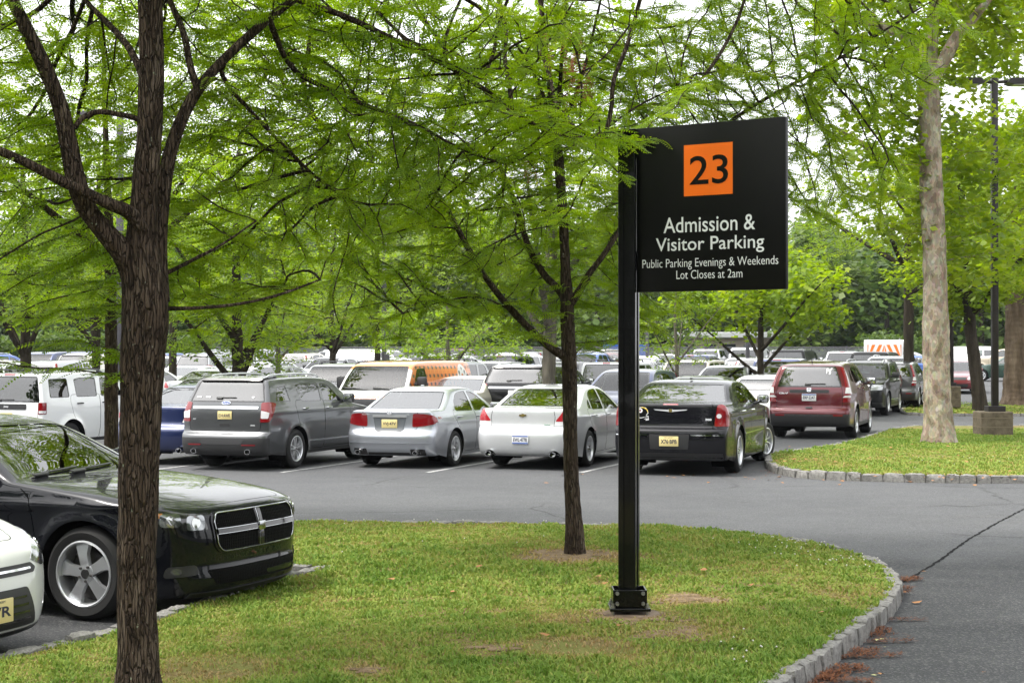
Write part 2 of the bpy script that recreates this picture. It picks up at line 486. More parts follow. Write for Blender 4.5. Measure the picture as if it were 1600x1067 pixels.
        def arc(cx, a0, a1):
            return [(cx + ra * math.cos(t), s.rt + ra * math.sin(t)) for t in np.linspace(a0, a1, 25)]
        th = math.asin(max(-.95, (zs - s.rt) / ra))
        outl += arc(sp['fo'] + sp['wb'], th, math.pi - th) + arc(sp['fo'], th, math.pi - th)
        outl = np.array(outl); s.outl = outl
        for sg in (1, -1):
            regs = [dict(r) for r in side_regs]
            for q, r in enumerate(regs):
                if r['kind'] in ('glass', 'panel'): r['part'] = r['part'].split('#')[0] + '#%d_%d' % (q, sg)
            s.region(lambda U, sg=sg: s.side(U, sg), outl, regs, base, side_cuts, matfn_side)
            for cx in (sp['fo'], sp['fo'] + sp['wb']):      # wheel housings
                A_ = np.array(arc(cx, th - .25, math.pi - th + .25)); n = len(A_)
                p0 = s.side(A_, sg); p0[:, 1] -= sg * .004; p1 = p0.copy(); p1[:, 1] = sg * (np.abs(p0[:, 1]).max() - .42)
                pm = p0.copy(); pm[:, 1] -= sg * .03
                V = np.vstack([p0, p1, [[s.x0 - cx, p1[0, 1], s.rt * .6]]]); T = [[i, i + 1, n + i + 1] for i in range(n - 1)] + [[i, n + i + 1, n + i] for i in range(n - 1)]
                T += [[n + i, n + i + 1, 2 * n] for i in range(n - 1)]
                s.add(base[0], V, None, np.array(T), LINER)
        # floor pan
        fp = MB(); wi = float(s.Y(np.array([s.L / 2]), np.array([.3]))[0])
        fp.box((0, 0, zs + .05), (sp['wb'] - 2 * ra, 2 * wi - .06, .04), LINER)
        fp.box((s.x0 - s.L / 2, 0, zs + .07), (s.L - .35, 2 * wi - .95, .05), LINER)
        s.add(base[0], np.array(fp.v), None, [np.array([f for f in fp.f])], LINER)
        # coarse skin for fitting lamps, plates and trim
        na, nb = 150, 45
        ga, gb = np.meshgrid(np.linspace(0, s.A, na), np.linspace(-B, B, nb), indexing='ij')
        V = s.shell(np.stack([ga.ravel(), gb.ravel()], 1)); i = np.arange(na - 1)[:, None] * nb + np.arange(nb - 1)[None]
        Fq = np.stack([i, i + nb, i + nb + 1, i + 1], -1).reshape(-1, 4).tolist(); V = V.tolist()
        v2, t2 = triangulate(outl, [], .09)
        for sg in (1, -1):
            k = len(V); V += s.side(v2, sg).tolist(); Fq += (t2 + k).tolist()
        s.bvh = BVHTree.FromPolygons(V, Fq)
    DIRS = {'rear': (1, 0, 0), 'front': (-1, 0, 0), 'right': (0, 1, 0), 'left': (0, -1, 0), 'top': (0, 0, -1)}
    def view(s, view):
        d = Vector(s.DIRS[view] if isinstance(view, str) else view).normalized()
        e1 = Vector((0, -1, 0)) if view == 'top' else d.cross(Vector((0, 0, 1))).normalized()
        return d, e1
    def hit(s, view, h, z):
        d, e1 = s.view(view); e2 = e1.cross(d)
        o = e1 * h + (e2 * z) - d * 8
        p, n, i, dd = s.bvh.ray_cast(o, d)
        if p is None:
            p, n, i, dd = s.bvh.find_nearest(e1 * h + e2 * z - d * 2.2)
        if n.dot(d) > 0: n = -n
        return p, n
    def overlay(s, part, poly, view, mat, lift=.006, rad=0.0, mirror=False, sp=.05, skirt=.02):
        "a fitted patch: a polygon seen from `view` laid on the body with its rim turned in"
        todo = [(poly, view)]
        if mirror:
            d = Vector(s.DIRS[view] if isinstance(view, str) else view)
            todo.append(([(-h, z) for h, z in poly], tuple((d.x, -d.y, d.z)) if not (isinstance(view, str) and view in ('right', 'left')) else {'right': 'left', 'left': 'right'}[view]))
        for P, vw in todo:
            P = np.asarray(P, float)
            if rad: P = round_poly(P, rad)
            if area2(P) < 0: P = P[::-1]
            v, t = triangulate(P, [], sp); pts = []; nr = []
            for h, z in v:
                p, n = s.hit(vw, h, z); pts.append(p); nr.append(n)
            d, e1 = s.view(vw); nr = [(n - d * .6).normalized() for n in nr]
            top = [p + n * lift for p, n in zip(pts, nr)]
            # outline order
            Rm = resample(P, sp); rim = []
            for h, z in Rm: p, n = s.hit(vw, h, z); rim.append((p, (n - d * .6).normalized()))
            k = len(top); m = len(rim)
            V = [tuple(p) for p in top] + [tuple(p + n * lift) for p, n in rim] + [tuple(p - n * skirt) for p, n in rim]
            q = [[k + i, k + m + i, k + m + (i + 1) % m, k + (i + 1) % m] for i in range(m)]
            t = t.copy(); T0 = np.array([tuple(p) for p in top]); fnrm = np.cross(T0[t[:, 1]] - T0[t[:, 0]], T0[t[:, 2]] - T0[t[:, 0]])
            fl = fnrm @ np.array(d) > 0; t[fl] = t[fl][:, ::-1]
            nm = part
            if mirror and vw != view: nm = part + '#2'
            s.add(nm, V, None, [t, np.array(q)], mat)
    def put(s, part, me, view, h, z, lift=.004, tilt=True, parent_free=False):
        "a flat mesh made in the xy plane, set on the body where the view ray lands"
        d, e1 = s.view(view); p, n = s.hit(view, h, z)
        if tilt:
            n = (n + (-d) * .001).normalized(); up = (Vector((0, 0, 1)) - n * n.z).normalized() if abs(n.z) < .95 else Vector((-1, 0, 0)); rt = up.cross(n)
        else: n = -d; up = Vector((0, 0, 1)); rt = up.cross(n)
        M = Matrix((rt, up, n)).transposed().to_4x4(); M.translation = p + n * lift
        me.transform(M); V = np.array([v.co[:] for v in me.vertices]); by = {}
        for f in me.polygons: by.setdefault((len(f.vertices), f.material_index), []).append(list(f.vertices))
        for (k, mi), fs in by.items():
            s.add(part, V, None, [np.array(fs)], me.materials[mi])
        bpy.data.meshes.remove(me)
    def plate(s, view, h, z, txt, bg, ink, top='', lift=.012, extra=None):
        mb = MB(); mb.box((0, 0, 0), (.305, .155, .012), bg, bevel=.006)
        s.put('number_plate', mb.mesh('p'), view, h, z, lift, tilt=False)
        if not txt: return
        t = fit_box(text_mesh(txt, .08, ink, .002), .255, .068)
        t.transform(Matrix.Translation((0, -.004, .0075))); s.put('number_plate', t, view, h, z, lift, tilt=False)
        if top:
            t = fit_box(text_mesh(top, .03, ink, .0005), .15, .018); t.transform(Matrix.Translation((0, .058, .0075))); s.put('number_plate', t, view, h, z, lift, tilt=False)
        if extra: extra(view, h, z, lift)
    def mbput(s, part, mb):
        "raw geometry given in car space"
        by = {}
        for f, m in zip(mb.f, mb.m): by.setdefault((len(f), m), []).append(f)
        V = np.array(mb.v, float)
        for (k, m), fs in by.items(): s.add(part, V, None, [np.array(fs)], mb.mats[m])
    def finish(s, name, label, cat, group=None, parents=None, names=None):
        "link everything under one Empty"
        root = empty(name); tag(root, label, cat, group); s.root = root; objs = {}
        parents = parents or {}
        for part in sorted(s.order, key=lambda p: p in parents):
            Vs = []; Ns = []; Fs = []; Ms = []; mats = []; k = 0; smooth_n = True
            tri = []; trm = []; quad = []; qm = []; poly = []
            for V, N, T, mat in s.parts[part]:
                if mat not in mats: mats.append(mat)
                mi = mats.index(mat)
                for t in (T if isinstance(T, list) else [T]):
                    if t.shape[1] == 3: tri.append(t + k); trm += [mi] * len(t)
                    elif t.shape[1] == 4: quad.append(t + k); qm += [mi] * len(t)
                    else: poly.append((t + k, mi))
                Vs.append(V); Ns.append(N if N is not None else np.zeros((len(V), 3))); k += len(V)
            V = np.vstack(Vs); N = np.vstack(Ns)
            faces = ([np.vstack(tri)] if tri else []) + ([np.vstack(quad)] if quad else []) + [p for p, _ in poly]
            fm = trm + qm + [m for p, m in poly for _ in range(len(p))]
            has = np.linalg.norm(N, axis=1) > .5
            me = np_mesh(part.split('#')[0], V, faces, mats, fm, None, smooth=True)
            if not has.all():      # flat faces where no analytic normal was given
                lone = ~has; vi = np.zeros(len(me.loops), np.int32); me.loops.foreach_get('vertex_index', vi)
                fl = [not lone[f.vertices[0]] for f in me.polygons]; me.polygons.foreach_set('use_smooth', fl)
                me.set_sharp_from_angle(angle=R(35)) if not has.any() else None
                if not has.any(): me.polygons.foreach_set('use_smooth', [True] * len(me.polygons))
            if has.any():
                me.normals_split_custom_set_from_vertices(N.astype(np.float32))
            nm = part.split('#')[0]
            par = parents.get(part) or parents.get(nm)
            objs[part] = link(nm, me, objs[par] if par in objs else root)
        return root, objs

def wheel_meshes(rt, rr, wd, style, alloy=None, deep=.03):
    "tyre and rim, axle along y, outer face towards -y"
    alloy = alloy or ALLOY
    Rm = Matrix.Rotation(math.pi / 2, 4, 'X')      # local z -> -y
    h = wd / 2
    t = MB(); pr = [(rr - .005, h - .02), (rr + .008, h), (rr + .03, h + .006), ((rr + rt) / 2 + .01, h + .012), (rt - .035, h + .002), (rt - .012, h - .014), (rt - .002, h - .04),
                    (rt, h - .07)]
    # tread grooves
    pr += [(rt, .03), (rt - .008, .028), (rt - .008, .02), (rt, .018), (rt, -.018), (rt - .008, -.02), (rt - .008, -.028), (rt, -.03)]
    pr += [(r_, -z_) for r_, z_ in pr[:8][::-1]]
    t.lathe(pr, RUBBER, Rm, 40)
    r = MB()
    r.lathe([(rr - .004, h - .012), (rr + .006, h + .002), (rr - .006, h + .006), (rr - .016, h - .002), (rr - .024, h - .035), (rr - .03, -h + .03)], alloy, Rm, 40)
    r.lathe([(rr - .03, -.03), (.05, -.03)], BRAKE, Rm, 24)
    r.lathe([(.0001, .0), (rr * .62, .0), (rr * .62, -.02)], BRAKE, Rm, 28)
    n, w0, w1, twin = style['n'], style['w0'], style['w1'], style.get('twin', 0)
    zf = h - deep; hub = style.get('hub', .072)
    for i in range(n):
        A = 2 * math.pi * i / n + style.get('ph', math.pi / 2)
        for off in ((-1, 1) if twin else (0,)):
            o0, o1 = off * style.get('t0', .018), off * twin
            r0, r1 = hub * .8, rr - .012
            P = []
            for rad, o, w_, z_ in ((r0, o0, w0, zf + .004), ((r0 + r1) / 2, (o0 + o1) / 2, (w0 + w1) / 2 * style.get('waist', 1.0), zf + .012), (r1, o1, w1, zf - .004 + style.get('rimz', 0))):
                P.append((rad, o, w_, z_))
            vs = []; fs = []
            for rad, o, w_, z_ in P:
                for sx, dz in ((-.5, -.03), (-.42, 0), (.42, 0), (.5, -.03)):
                    vs.append(Matrix.Rotation(A, 4, 'Z') @ Vector((rad, o + sx * w_, z_ + dz)))
            for k in (0, 4):
                for j in range(3): fs.append([k + j, k + j + 1, k + j + 5, k + j + 4])
            r.add([Rm @ v for v in vs], fs, alloy)
    r.lathe([(.0001, zf + .016), (hub * .45, zf + .016), (hub * .5, zf + .010)], style.get('cap', CHROME), Rm, 20)
    r.lathe([(hub * .5, zf + .010), (hub * .95, zf + .008), (hub, zf - .03)], alloy, Rm, 24)
    for i in range(5):
        a = 2 * math.pi * (i + .5) / 5 + math.pi / 2; c = Rm @ Vector((math.cos(a) * hub * .74, math.sin(a) * hub * .74, zf + .008))
        r.lathe([(.0001, .014), (.009, .014), (.011, 0)], BRAKE, Matrix.Translation(c) @ Rm, 6)
    return t.mesh('tyre', angle=40), r.mesh('rim', angle=35)
_WH = {}
def add_wheels(s, root, rr, wd, style, key, steer=0.0, alloy=None, inset=.02):
    if key not in _WH: _WH[key] = wheel_meshes(s.rt, rr, wd, style, alloy)
    tm, rm = _WH[key]; hw = s.sp['wb'] / 2
    for bx, x in ((s.sp['fo'], hw), (s.sp['fo'] + s.sp['wb'], -hw)):
        y = float(s.Y(np.array([bx]), np.array([s.rt + .3]))[0]) - inset - wd / 2
        for sg in (-1, 1):
            o = link('wheel', tm, root); o.location = (x, sg * y, s.rt)
            o.rotation_euler = (0, rng.uniform(0, 1.2) , (0 if sg < 0 else math.pi) + (steer if x > 0 else 0)); o.rotation_mode = 'XYZ'
            k = link('rim', rm, o)
    return y

def cabin(s, root, col=None, roof=None, rows=2, xf=None, zb=.95, dash=None):
    "seats, headrests, dashboard and wheel behind the glass"
    col = col or CABIN; mb = MB(); sp = s.sp; wi = float(s.Y(np.array([s.L / 2]), np.array([.8]))[0]) - .12
    fx = s.x0 - sp['seat'][0]; rx = s.x0 - sp['seat'][1]; sh = sp.get('seat_h', 1.0)
    mb.box((s.x0 - s.L / 2 - .1, 0, .42), (s.L * .55, 2 * wi, .06), LINER)
    for y in (-.37, .37):
        mb.box((fx + .15, y, .58), (.5, .5, .18), col, bevel=.06)
        mb.box((fx - .18, y, .62 + sh * .25), (.16, .48, sh * .52), col, Euler((0, -.2, 0)), bevel=.06)
        mb.box((fx - .26, y, .62 + sh * .62), (.10, .26, .17), col, Euler((0, -.15, 0)), bevel=.045)
    if rows > 1:
        mb.box((rx + .15, 0, .58), (.5, 2 * wi - .1, .18), col, bevel=.05)
        mb.box((rx - .18, 0, .62 + sh * .23), (.16, 2 * wi - .1, sh * .46), col, Euler((0, -.3, 0)), bevel=.06)
        for y in (-.38, .38): mb.box((rx - .26, y, .62 + sh * .55), (.10, .24, .14), col, Euler((0, -.2, 0)), bevel=.04)
    dx = s.x0 - sp['dash']
    mb.box((dx, 0, zb - .1), (.45, 2 * wi, .2), CABIN, bevel=.06)
    c = Vector((dx - .33, .37, zb - .02)); ring = []
    for i in range(17):
        a = 2 * math.pi * i / 16; ring.append(c + Vector((math.sin(a) * .08, math.cos(a) * .18, math.sin(a) * .17)))
    mb.tube(ring, .014, BLACKPL, 6, caps=False); mb.box(c + Vector((.04, 0, -.02)), (.12, .09, .09), BLACKPL, bevel=.02)
    mb.box((s.x0 - sp['dash'] - .62, 0, sp['mirror_z']), (.03, .22, .06), BLACKPL, bevel=.01)
    return mb.build('seats', root, angle=40)

def door_mirror(s, root, bx, z, mat, sc=1.0, size=(.11, .2, .15)):
    for sg in (-1, 1):
        y = float(s.Y(np.array([bx]), np.array([z]))[0]); x = s.x0 - bx
        mb = MB(); c = (x - .01, sg * (y + .12 * sc), z + .06)
        mb.box(c, (size[0] * sc, size[1] * sc, size[2] * sc), mat, bevel=.04 * sc)
        mb.box((x - .01 - size[0] * sc / 2, c[1], c[2]), (.006, size[1] * sc * .82, size[2] * sc * .78), CHROME, bevel=.002)
        mb.tube([(x, sg * (y - .02), z - .01), (x, sg * (y + .05), z + .015), (x - .01, sg * (y + .1), z + .03)], .028 * sc, BLACKPL, 8)
        mb.build('wing_mirror', root, angle=40)
def door_handles(s, bxs, z, mat, view_part='door_handle'):
    for i, bx in enumerate(bxs):
        for sg in (-1, 1):
            zz = z[i] if isinstance(z, (list, tuple)) else z
            y = float(s.Y(np.array([bx]), np.array([zz]))[0]); x = s.x0 - bx; mb = MB()
            mb.tube([(x + .1, sg * (y - .01), zz), (x + .075, sg * (y + .03), zz + .002), (x, sg * (y + .036), zz + .003), (x - .075, sg * (y + .03), zz + .002), (x - .1, sg * (y - .01), zz)], [.010, .014, .015, .014, .010], mat, 8)
            s.mbput('door_handle#%d%d' % (i, sg), mb)
def ellipse(h, z, a, b, n=20): return [(h + a * math.cos(2 * math.pi * i / n), z + b * math.sin(2 * math.pi * i / n)) for i in range(n)]
def rect(h, z, wd, ht): return [(h - wd / 2, z - ht / 2), (h + wd / 2, z - ht / 2), (h + wd / 2, z + ht / 2), (h - wd / 2, z + ht / 2)]
# ------------------------------------------------------------------ the cars
def dlo_regs(front, rear, quarter, gl, trim=.02, trimmat=None):
    rg = []
    for P, i in ((front, 0), (rear, 1), (quarter, -1)):
        if P is not None:
            g = gl[i]
            rg.append(dict(poly=round_poly(np.array(P, float), .05), kind='glass', part='side_window', mat=g, trim=trim, trimmat=trimmat or GLOSSBLK))
    return rg
def shell_win(s, k0, k1, t0, t1, rad, mat, part, trim=.03, kind='glass', **kw):
    a0, a1 = s.ka(k0), s.ka(k1); P = []
    m = 9
    for i in range(m): P.append((a0, s.tb(a0, t0) * (2 * i / (m - 1) - 1)))
    for i in range(1, 6):
        f = i / 6; a = a0 + (a1 - a0) * f; P.append((a, s.tb(a, t0 + (t1 - t0) * f)))
    for i in range(m): P.append((a1, s.tb(a1, t1) * (1 - 2 * i / (m - 1))))
    for i in range(1, 6):
        f = 1 - i / 6; a = a0 + (a1 - a0) * f; P.append((a, -s.tb(a, t0 + (t1 - t0) * f)))
    r = dict(poly=round_poly(np.array(P), rad), kind=kind, part=part, mat=mat); 
    if kind == 'glass': r['trim'] = trim
    r.update(kw); return r
def exhaust(s, h, z, r=.04, bx_in=.1, oval=1.0):
    mb = MB(); x = s.x0 - s.L + bx_in
    M = Matrix.Translation((x, -h, z)) @ Matrix.Rotation(-math.pi / 2, 4, 'Y') @ Matrix.Diagonal((1, oval, 1, 1))
    mb.lathe([(r, -.15), (r, .05), (r * .85, .05), (r * .82, -.1), (.0001, -.1)], CHROME, M, 20)
    s.mbput('exhaust', mb)
def wiper(s, view, h, z, ln, ang=0.0):
    mb = MB(); mb.box((0, 0, .006), (ln, .02, .012), BLACKPL, bevel=.004); mb.box((-ln * .35, -.02, .008), (ln * .3, .03, .02), BLACKPL, bevel=.006)
    me = mb.mesh('w'); me.transform(Matrix.Rotation(ang, 4, 'Z')); s.put('wiper', me, view, h, z, .004)

def obl(deg, base='rear'):
    "oblique view of the car's right rear (or right front) corner"
    a = R(deg); return (math.cos(a), math.sin(a), 0) if base == 'rear' else (-math.cos(a), math.sin(a), 0)
def lamp(s, V, pts, base='rear'):
    "corner outline given by its run along the end face and round the flank (metres from the centre line) -> view coordinates"
    d, e1 = s.view(V); out = []; ex = s.x0 - s.L if base == 'rear' else s.x0
    for u, z in pts:
        # walk round the skin at height z: straight rear view up to .70, then by flank
        W = .66
        if u <= W: p, n = s.hit('rear' if base == 'rear' else 'front', u if base == 'rear' else -u, z)
        else:
            q, n = s.hit('rear' if base == 'rear' else 'front', W if base == 'rear' else -W, z); xx = abs(q.x); arc = []
            for t in np.linspace(0, 1, 25):
                an = t * math.pi / 2; vd = (math.cos(an), math.sin(an), 0) if base == 'rear' else (-math.cos(an), math.sin(an), 0)
                dd = Vector(vd); o = Vector((q.x * .72, -.45, z)) - dd * 4; h, n2, i, dist = s.bvh.ray_cast(o, dd)
                if h is not None: arc.append(h)
            L = 0; p = arc[-1]; prev = None
            for h in arc:
                if -h.y < W and prev is None: continue
                if prev is not None:
                    st = (h - prev).length
                    if L + st >= u - W: p = prev.lerp(h, (u - W - L) / max(st, 1e-6)); break
                    L += st
                prev = h
        out.append((p.dot(e1), p.z))
    return out
def seams_sedan(fo, wb, b1, zb, rt, sill=.26):
    "front and rear door outlines; b1 = B pillar"
    f0 = fo + rt + .16
    front = round_poly(np.array([(f0 - .02, sill + .02), (b1 + .03, sill), (b1 - .015, .6), (b1 - .03, zb + .06), (f0 + .25, zb + .03), (f0 - .0, zb - .12), (f0 - .05, .6)]), .06)
    r1 = fo + wb
    rear = round_poly(np.array([(b1 + .045, sill), (r1 - rt - .16, sill), (r1 - rt - .08, .42), (r1 - .14, .76), (r1 + .0, zb - .06), (r1 - .05, zb + .06), (b1 - .01, zb + .06), (b1 + .0, .6)]), .06)
    return [dict(poly=front, kind='panel', part='door'), dict(poly=rear, kind='panel', part='door#r')]

def sedan_tl(detail=.06):
    "compact-executive saloon, silver"
    L, wb, fo = 4.73, 2.74, .94
    prof = [(.16, .20, .22, .02, 3), (.04, .26, .28, 0, 3), (.0, .42, .32, 0, 3), (.02, .56, .30, 0, 3), (.07, .66, .26, -.02, 3), (.20, .735, .2, -.04, 3.5), (.6, .84, .02, -.05, 5),
            (1.15, .945, 0, -.06, 6), (1.36, .975, .05, -.045, 6), (1.42, .985, .12, -.03, 5), (1.8, 1.22, .14, -.045, 5), (2.10, 1.385, .08, -.07, 4.5), (2.45, 1.435, 0, -.085, 4), (2.85, 1.44, 0, -.085, 4), (3.2, 1.405, -.03, -.08, 4.5),
            (3.42, 1.345, -.08, -.06, 5), (3.75, 1.175, -.14, -.03, 5), (4.02, 1.045, -.12, -.02, 5.5), (4.10, 1.035, -.02, -.035, 6), (4.45, 1.05, -.02, -.055, 5), (4.60, 1.045, -.10, -.06, 4), (4.635, 1.015, -.15, -.04, 3.6),
            (4.625, .88, -.2, 0, 3.4), (4.64, .70, -.22, 0, 3.4), (4.69, .645, -.24, 0, 3.2), (4.73, .58, -.26, 0, 3.2), (4.73, .45, -.28, 0, 3.2), (4.70, .30, -.28, 0, 3.2), (4.60, .225, -.25, .02, 3.2)]
    s = Car(dict(L=L, wb=wb, fo=fo, rt=.325, prof=prof, detail=detail, sill=.19, crease=(.80, .010, .02),
        plan=[(0, .72), (.25, .80), (.8, .885), (1.6, .912), (3.0, .917), (3.9, .905), (4.4, .875), (4.73, .84)],
        vert=[(.1, -.08), (.22, -.035), (.45, -.006), (.62, 0), (.78, -.012), (.90, -.03), (.965, -.065), (1.15, -.15), (1.3, -.235), (1.44, -.31)],
        seat=(2.35, 3.2), dash=1.75, mirror_z=1.26))
    P = paint('paint_silver', (.42, .44, .48), .75, .32)
    zb = .965
    front = [(1.62, .965), (1.78, 1.06), (2.12, 1.27), (2.34, 1.34), (2.56, 1.365), (2.58, .985)]
    rear = [(2.67, .987), (2.64, 1.367), (2.95, 1.36), (3.20, 1.30), (3.42, 1.18), (3.52, 1.06), (3.49, 1.0)]
    s.build_body([shell_win(s, 9.35, 11.15, .90, .86, .07, GL_MID, 'windscreen'), shell_win(s, 14.75, 17.15, .86, .88, .09, GL_REAR, 'rear_window'),
                  shell_win(s, 18.3, 23.15, .80, .615, .06, P, 'boot_lid', kind='panel'),
                  shell_win(s, 5.2, 8.2, .70, .84, .1, P, 'bonnet', kind='panel')],
                 dlo_regs(front, rear, None, (GL_MID, GL_MID), .016) + seams_sedan(fo, wb, 2.62, zb, .325), ('body', P))
    # tail lamps: from the boot lid round to the flank
    V = obl(42)
    s.overlay('tail_light', lamp(s, V, [(.44, .745), (.66, .765), (.84, .80), (.93, .86), (.92, .90), (.82, .955), (.66, .98), (.45, .985)]), V, REDL, .006, .03, mirror=True, sp=.035)
    s.overlay('lamp_shade', lamp(s, V, [(.46, .80), (.92, .835), (.92, .845), (.46, .812)]), V, REDD, .008, 0, mirror=True)
    s.overlay('plate_recess', [(-.33, .95), (.33, .95), (.27, .665), (.20, .645), (-.20, .645), (-.27, .665)], 'rear', pmat('recess_grey', (.10, .11, .12), .35), .004, .03)
    s.overlay('chrome_trim', [(-.335, .955), (.335, .955), (.33, .915), (-.33, .915)], 'rear', ALLOY, .014, .01)
    s.plate('rear', 0, .80, 'VVJ·47V', YELP, NAVY)
    b = MB(); b.lathe([(.046, 0), (.052, .006), (.046, .012), (.040, .006)], BADGE, Matrix.Identity(4), 20, True)
    for x0 in (-1, 1): b.box((x0 * .017, .002, .007), (.009, .075, .006), BADGE, Euler((0, 0, x0 * .38)))
    b.box((0, -.008, .007), (.05, .008, .006), CHROME); s.put('badge', b.mesh('b'), 'rear', 0, 1.005, .004)
    s.put('lettering', fit_box(text_mesh('ACURA', .05, BADGE, .001, .001), .16, .022), 'rear', -.47, .965, .006)
    s.put('lettering', fit_box(text_mesh('TL', .05, BADGE, .001, .001), .06, .024), 'rear', .36, .965, .006)
    s.overlay('bumper_strip', [(-.80, .452), (.80, .452), (.80, .468), (-.80, .468)], 'rear', P, .012, 0)
    for h in (-.56, .56):
        s.overlay('exhaust_surround', rect(h, .30, .27, .115), 'rear', GLOSSBLK, .006, .03); exhaust(s, h - .02, .292, .038, .03, 1.3)
    s.overlay('rear_valance', [(-.42, .245), (.42, .245), (.40, .29), (-.40, .29)], 'rear', BLACKPL, .004, .01)
    s.overlay('side_marker', rect(-s.L / 2 + .36, .905, .13, .035), 'right', REDL, .005, .01)
    s.overlay('side_marker', rect(s.L / 2 - .36, .905, .13, .035), 'left', REDL, .005, .01)
    # front lamps and grille
    s.overlay('headlight', [(.42, .60), (.72, .61), (.80, .70), (.62, .735), (.44, .68)], 'front', HEADL, .006, .03, mirror=True)
    s.overlay('grille', [(-.36, .72), (.36, .72), (.26, .55), (-.26, .55)], 'front', BLACKPL, .006, .03)
    s.overlay('air_intake', [(-.45, .40), (.45, .40), (.40, .26), (-.40, .26)], 'front', BLACKPL, .004, .03)
    b = MB(); b.box((s.x0 - 3.1, 0, 1.455), (.10, .045, .035), P, bevel=.015); s.mbput('aerial', b)
    door_handles(s, (2.48, 3.42), (.885, .90), P)
    root, ob = s.finish('parked_car', None, 'car')
    y = add_wheels(s, root, .222, .225, dict(n=5, w0=.075, w1=.085, waist=.9, hub=.075), 'tl', inset=.012)
    cabin(s, root, CABIN, zb=.97); door_mirror(s, root, 1.72, .985, P)
    s.wy = y; return root, s
def sedan_impala(detail=.06, col=None, hero=True, ridge=9):
    "big saloon with upright triangular lamps"
    L, wb, fo = 5.09, 2.81, 1.03
    prof = [(.18, .20, .22, .02, 3), (.05, .26, .28, 0, 3), (.0, .42, .32, 0, 3), (.02, .58, .30, 0, 3), (.08, .70, .26, -.02, 3), (.22, .77, .2, -.04, 3.5), (.7, .88, .02, -.05, 5),
            (1.3, .975, 0, -.06, 6), 'ws', (1.50, 1.0, .05, -.045, 6), (1.56, 1.01, .12, -.03, 5), (1.95, 1.25, .14, -.045, 5), (2.25, 1.42, .08, -.07, 4.5), (2.6, 1.48, 0, -.085, 4), (3.0, 1.485, 0, -.085, 4), (3.35, 1.45, -.03, -.08, 4.5),
            'rw', (3.55, 1.40, -.08, -.06, 5), (3.92, 1.245, -.14, -.03, 5), (4.22, 1.10, -.12, -.02, 5.5), 'bl', (4.32, 1.085, -.02, -.035, 6), (4.75, 1.095, -.02, -.05, 5), (4.90, 1.095, -.10, -.06, 4.2), (4.945, 1.06, -.15, -.04, 3.8),
            (4.955, .90, -.2, 0, 3.6), (4.97, .76, -.22, 0, 3.6), 'bu', (5.03, .705, -.24, 0, 3.3), (5.08, .65, -.26, 0, 3.3), (5.09, .50, -.28, 0, 3.3), (5.06, .30, -.28, 0, 3.3), (4.95, .24, -.25, .02, 3.3)]
    s = Car(dict(L=L, wb=wb, fo=fo, rt=.335, prof=prof, detail=detail, sill=.2, crease=(.90, .008, .01), ridge=ridge,
        plan=[(0, .72), (.25, .80), (.8, .89), (1.6, .918), (3.2, .925), (4.2, .915), (4.7, .885), (5.09, .86)],
        vert=[(.1, -.08), (.22, -.035), (.45, -.006), (.62, 0), (.80, -.01), (.95, -.028), (1.01, -.06), (1.2, -.14), (1.35, -.22), (1.49, -.31)],
        seat=(2.5, 3.4), dash=1.9, mirror_z=1.3))
    P = col or paint('paint_pearl_silver', (.60, .61, .62), .45, .35); k = s.k
    front = [(1.76, 1.005), (1.95, 1.115), (2.28, 1.31), (2.5, 1.38), (2.72, 1.405), (2.74, 1.02)]
    rear = [(2.82, 1.022), (2.80, 1.405), (3.12, 1.395), (3.36, 1.34), (3.47, 1.27), (3.50, 1.035)]
    quart = [(3.555, 1.045), (3.55, 1.235), (3.70, 1.13), (3.72, 1.07)]
    s.build_body([shell_win(s, k['ws'] + .35, k['ws'] + 3.1, .90, .86, .07, GL_MID, 'windscreen'), shell_win(s, k['rw'] - .2, k['rw'] + 2.2, .86, .88, .09, GL_REAR, 'rear_window'),
                  shell_win(s, k['bl'] + .4, k['bu'] - .15, .80, .66, .06, P, 'boot_lid', kind='panel'), shell_win(s, 5.2, 8.0, .70, .84, .1, P, 'bonnet', kind='panel')],
                 dlo_regs(front, rear, quart, (GL_MID, GL_MID), .014) + seams_sedan(fo, wb, 2.77, .99, .335), ('body', P))
    V = obl(42)
    s.overlay('tail_light', lamp(s, V, [(.60, .86), (.85, .86), (.96, .90), (.92, .99), (.80, 1.075), (.70, 1.085)]), V, pmat('pink_red_lens', (.38, .02, .028), .12, coat=.8), .007, .03, mirror=True, sp=.035)
    s.overlay('reversing_light', lamp(s, V, [(.585, .785), (.83, .79), (.94, .83), (.95, .895), (.85, .855), (.60, .855)]), V, CLEARL, .007, .015, mirror=True, sp=.035)
    s.overlay('plate_recess', rect(0, .535, .44, .21), 'rear', P, -.002, .02)
    if hero:
        b = MB(); pts = [(-.10, 0), (-.085, .022), (-.03, .022), (-.03, .034), (.045, .034), (.045, .022), (.10, .022), (.085, -.006), (.03, -.006), (.03, -.02), (-.045, -.02), (-.045, -.006)]
        b.prism([(x * .7, y) for x, y in pts], 0, .01, pmat('gold_badge', (.62, .47, .16), .25, .9), ('x', 'y', 'z')); s.put('badge', b.mesh('b'), 'rear', 0, .955, .004)
        s.put('lettering', fit_box(text_mesh('IMPALA', .05, BADGE, .001, .001), .17, .016), 'rear', -.46, .80, .006)
        s.put('lettering', fit_box(text_mesh('FlexFuel', .05, pmat('green_letter', (.03, .22, .10), .4), .001, .001), .1, .018), 'rear', .46, .80, .006)
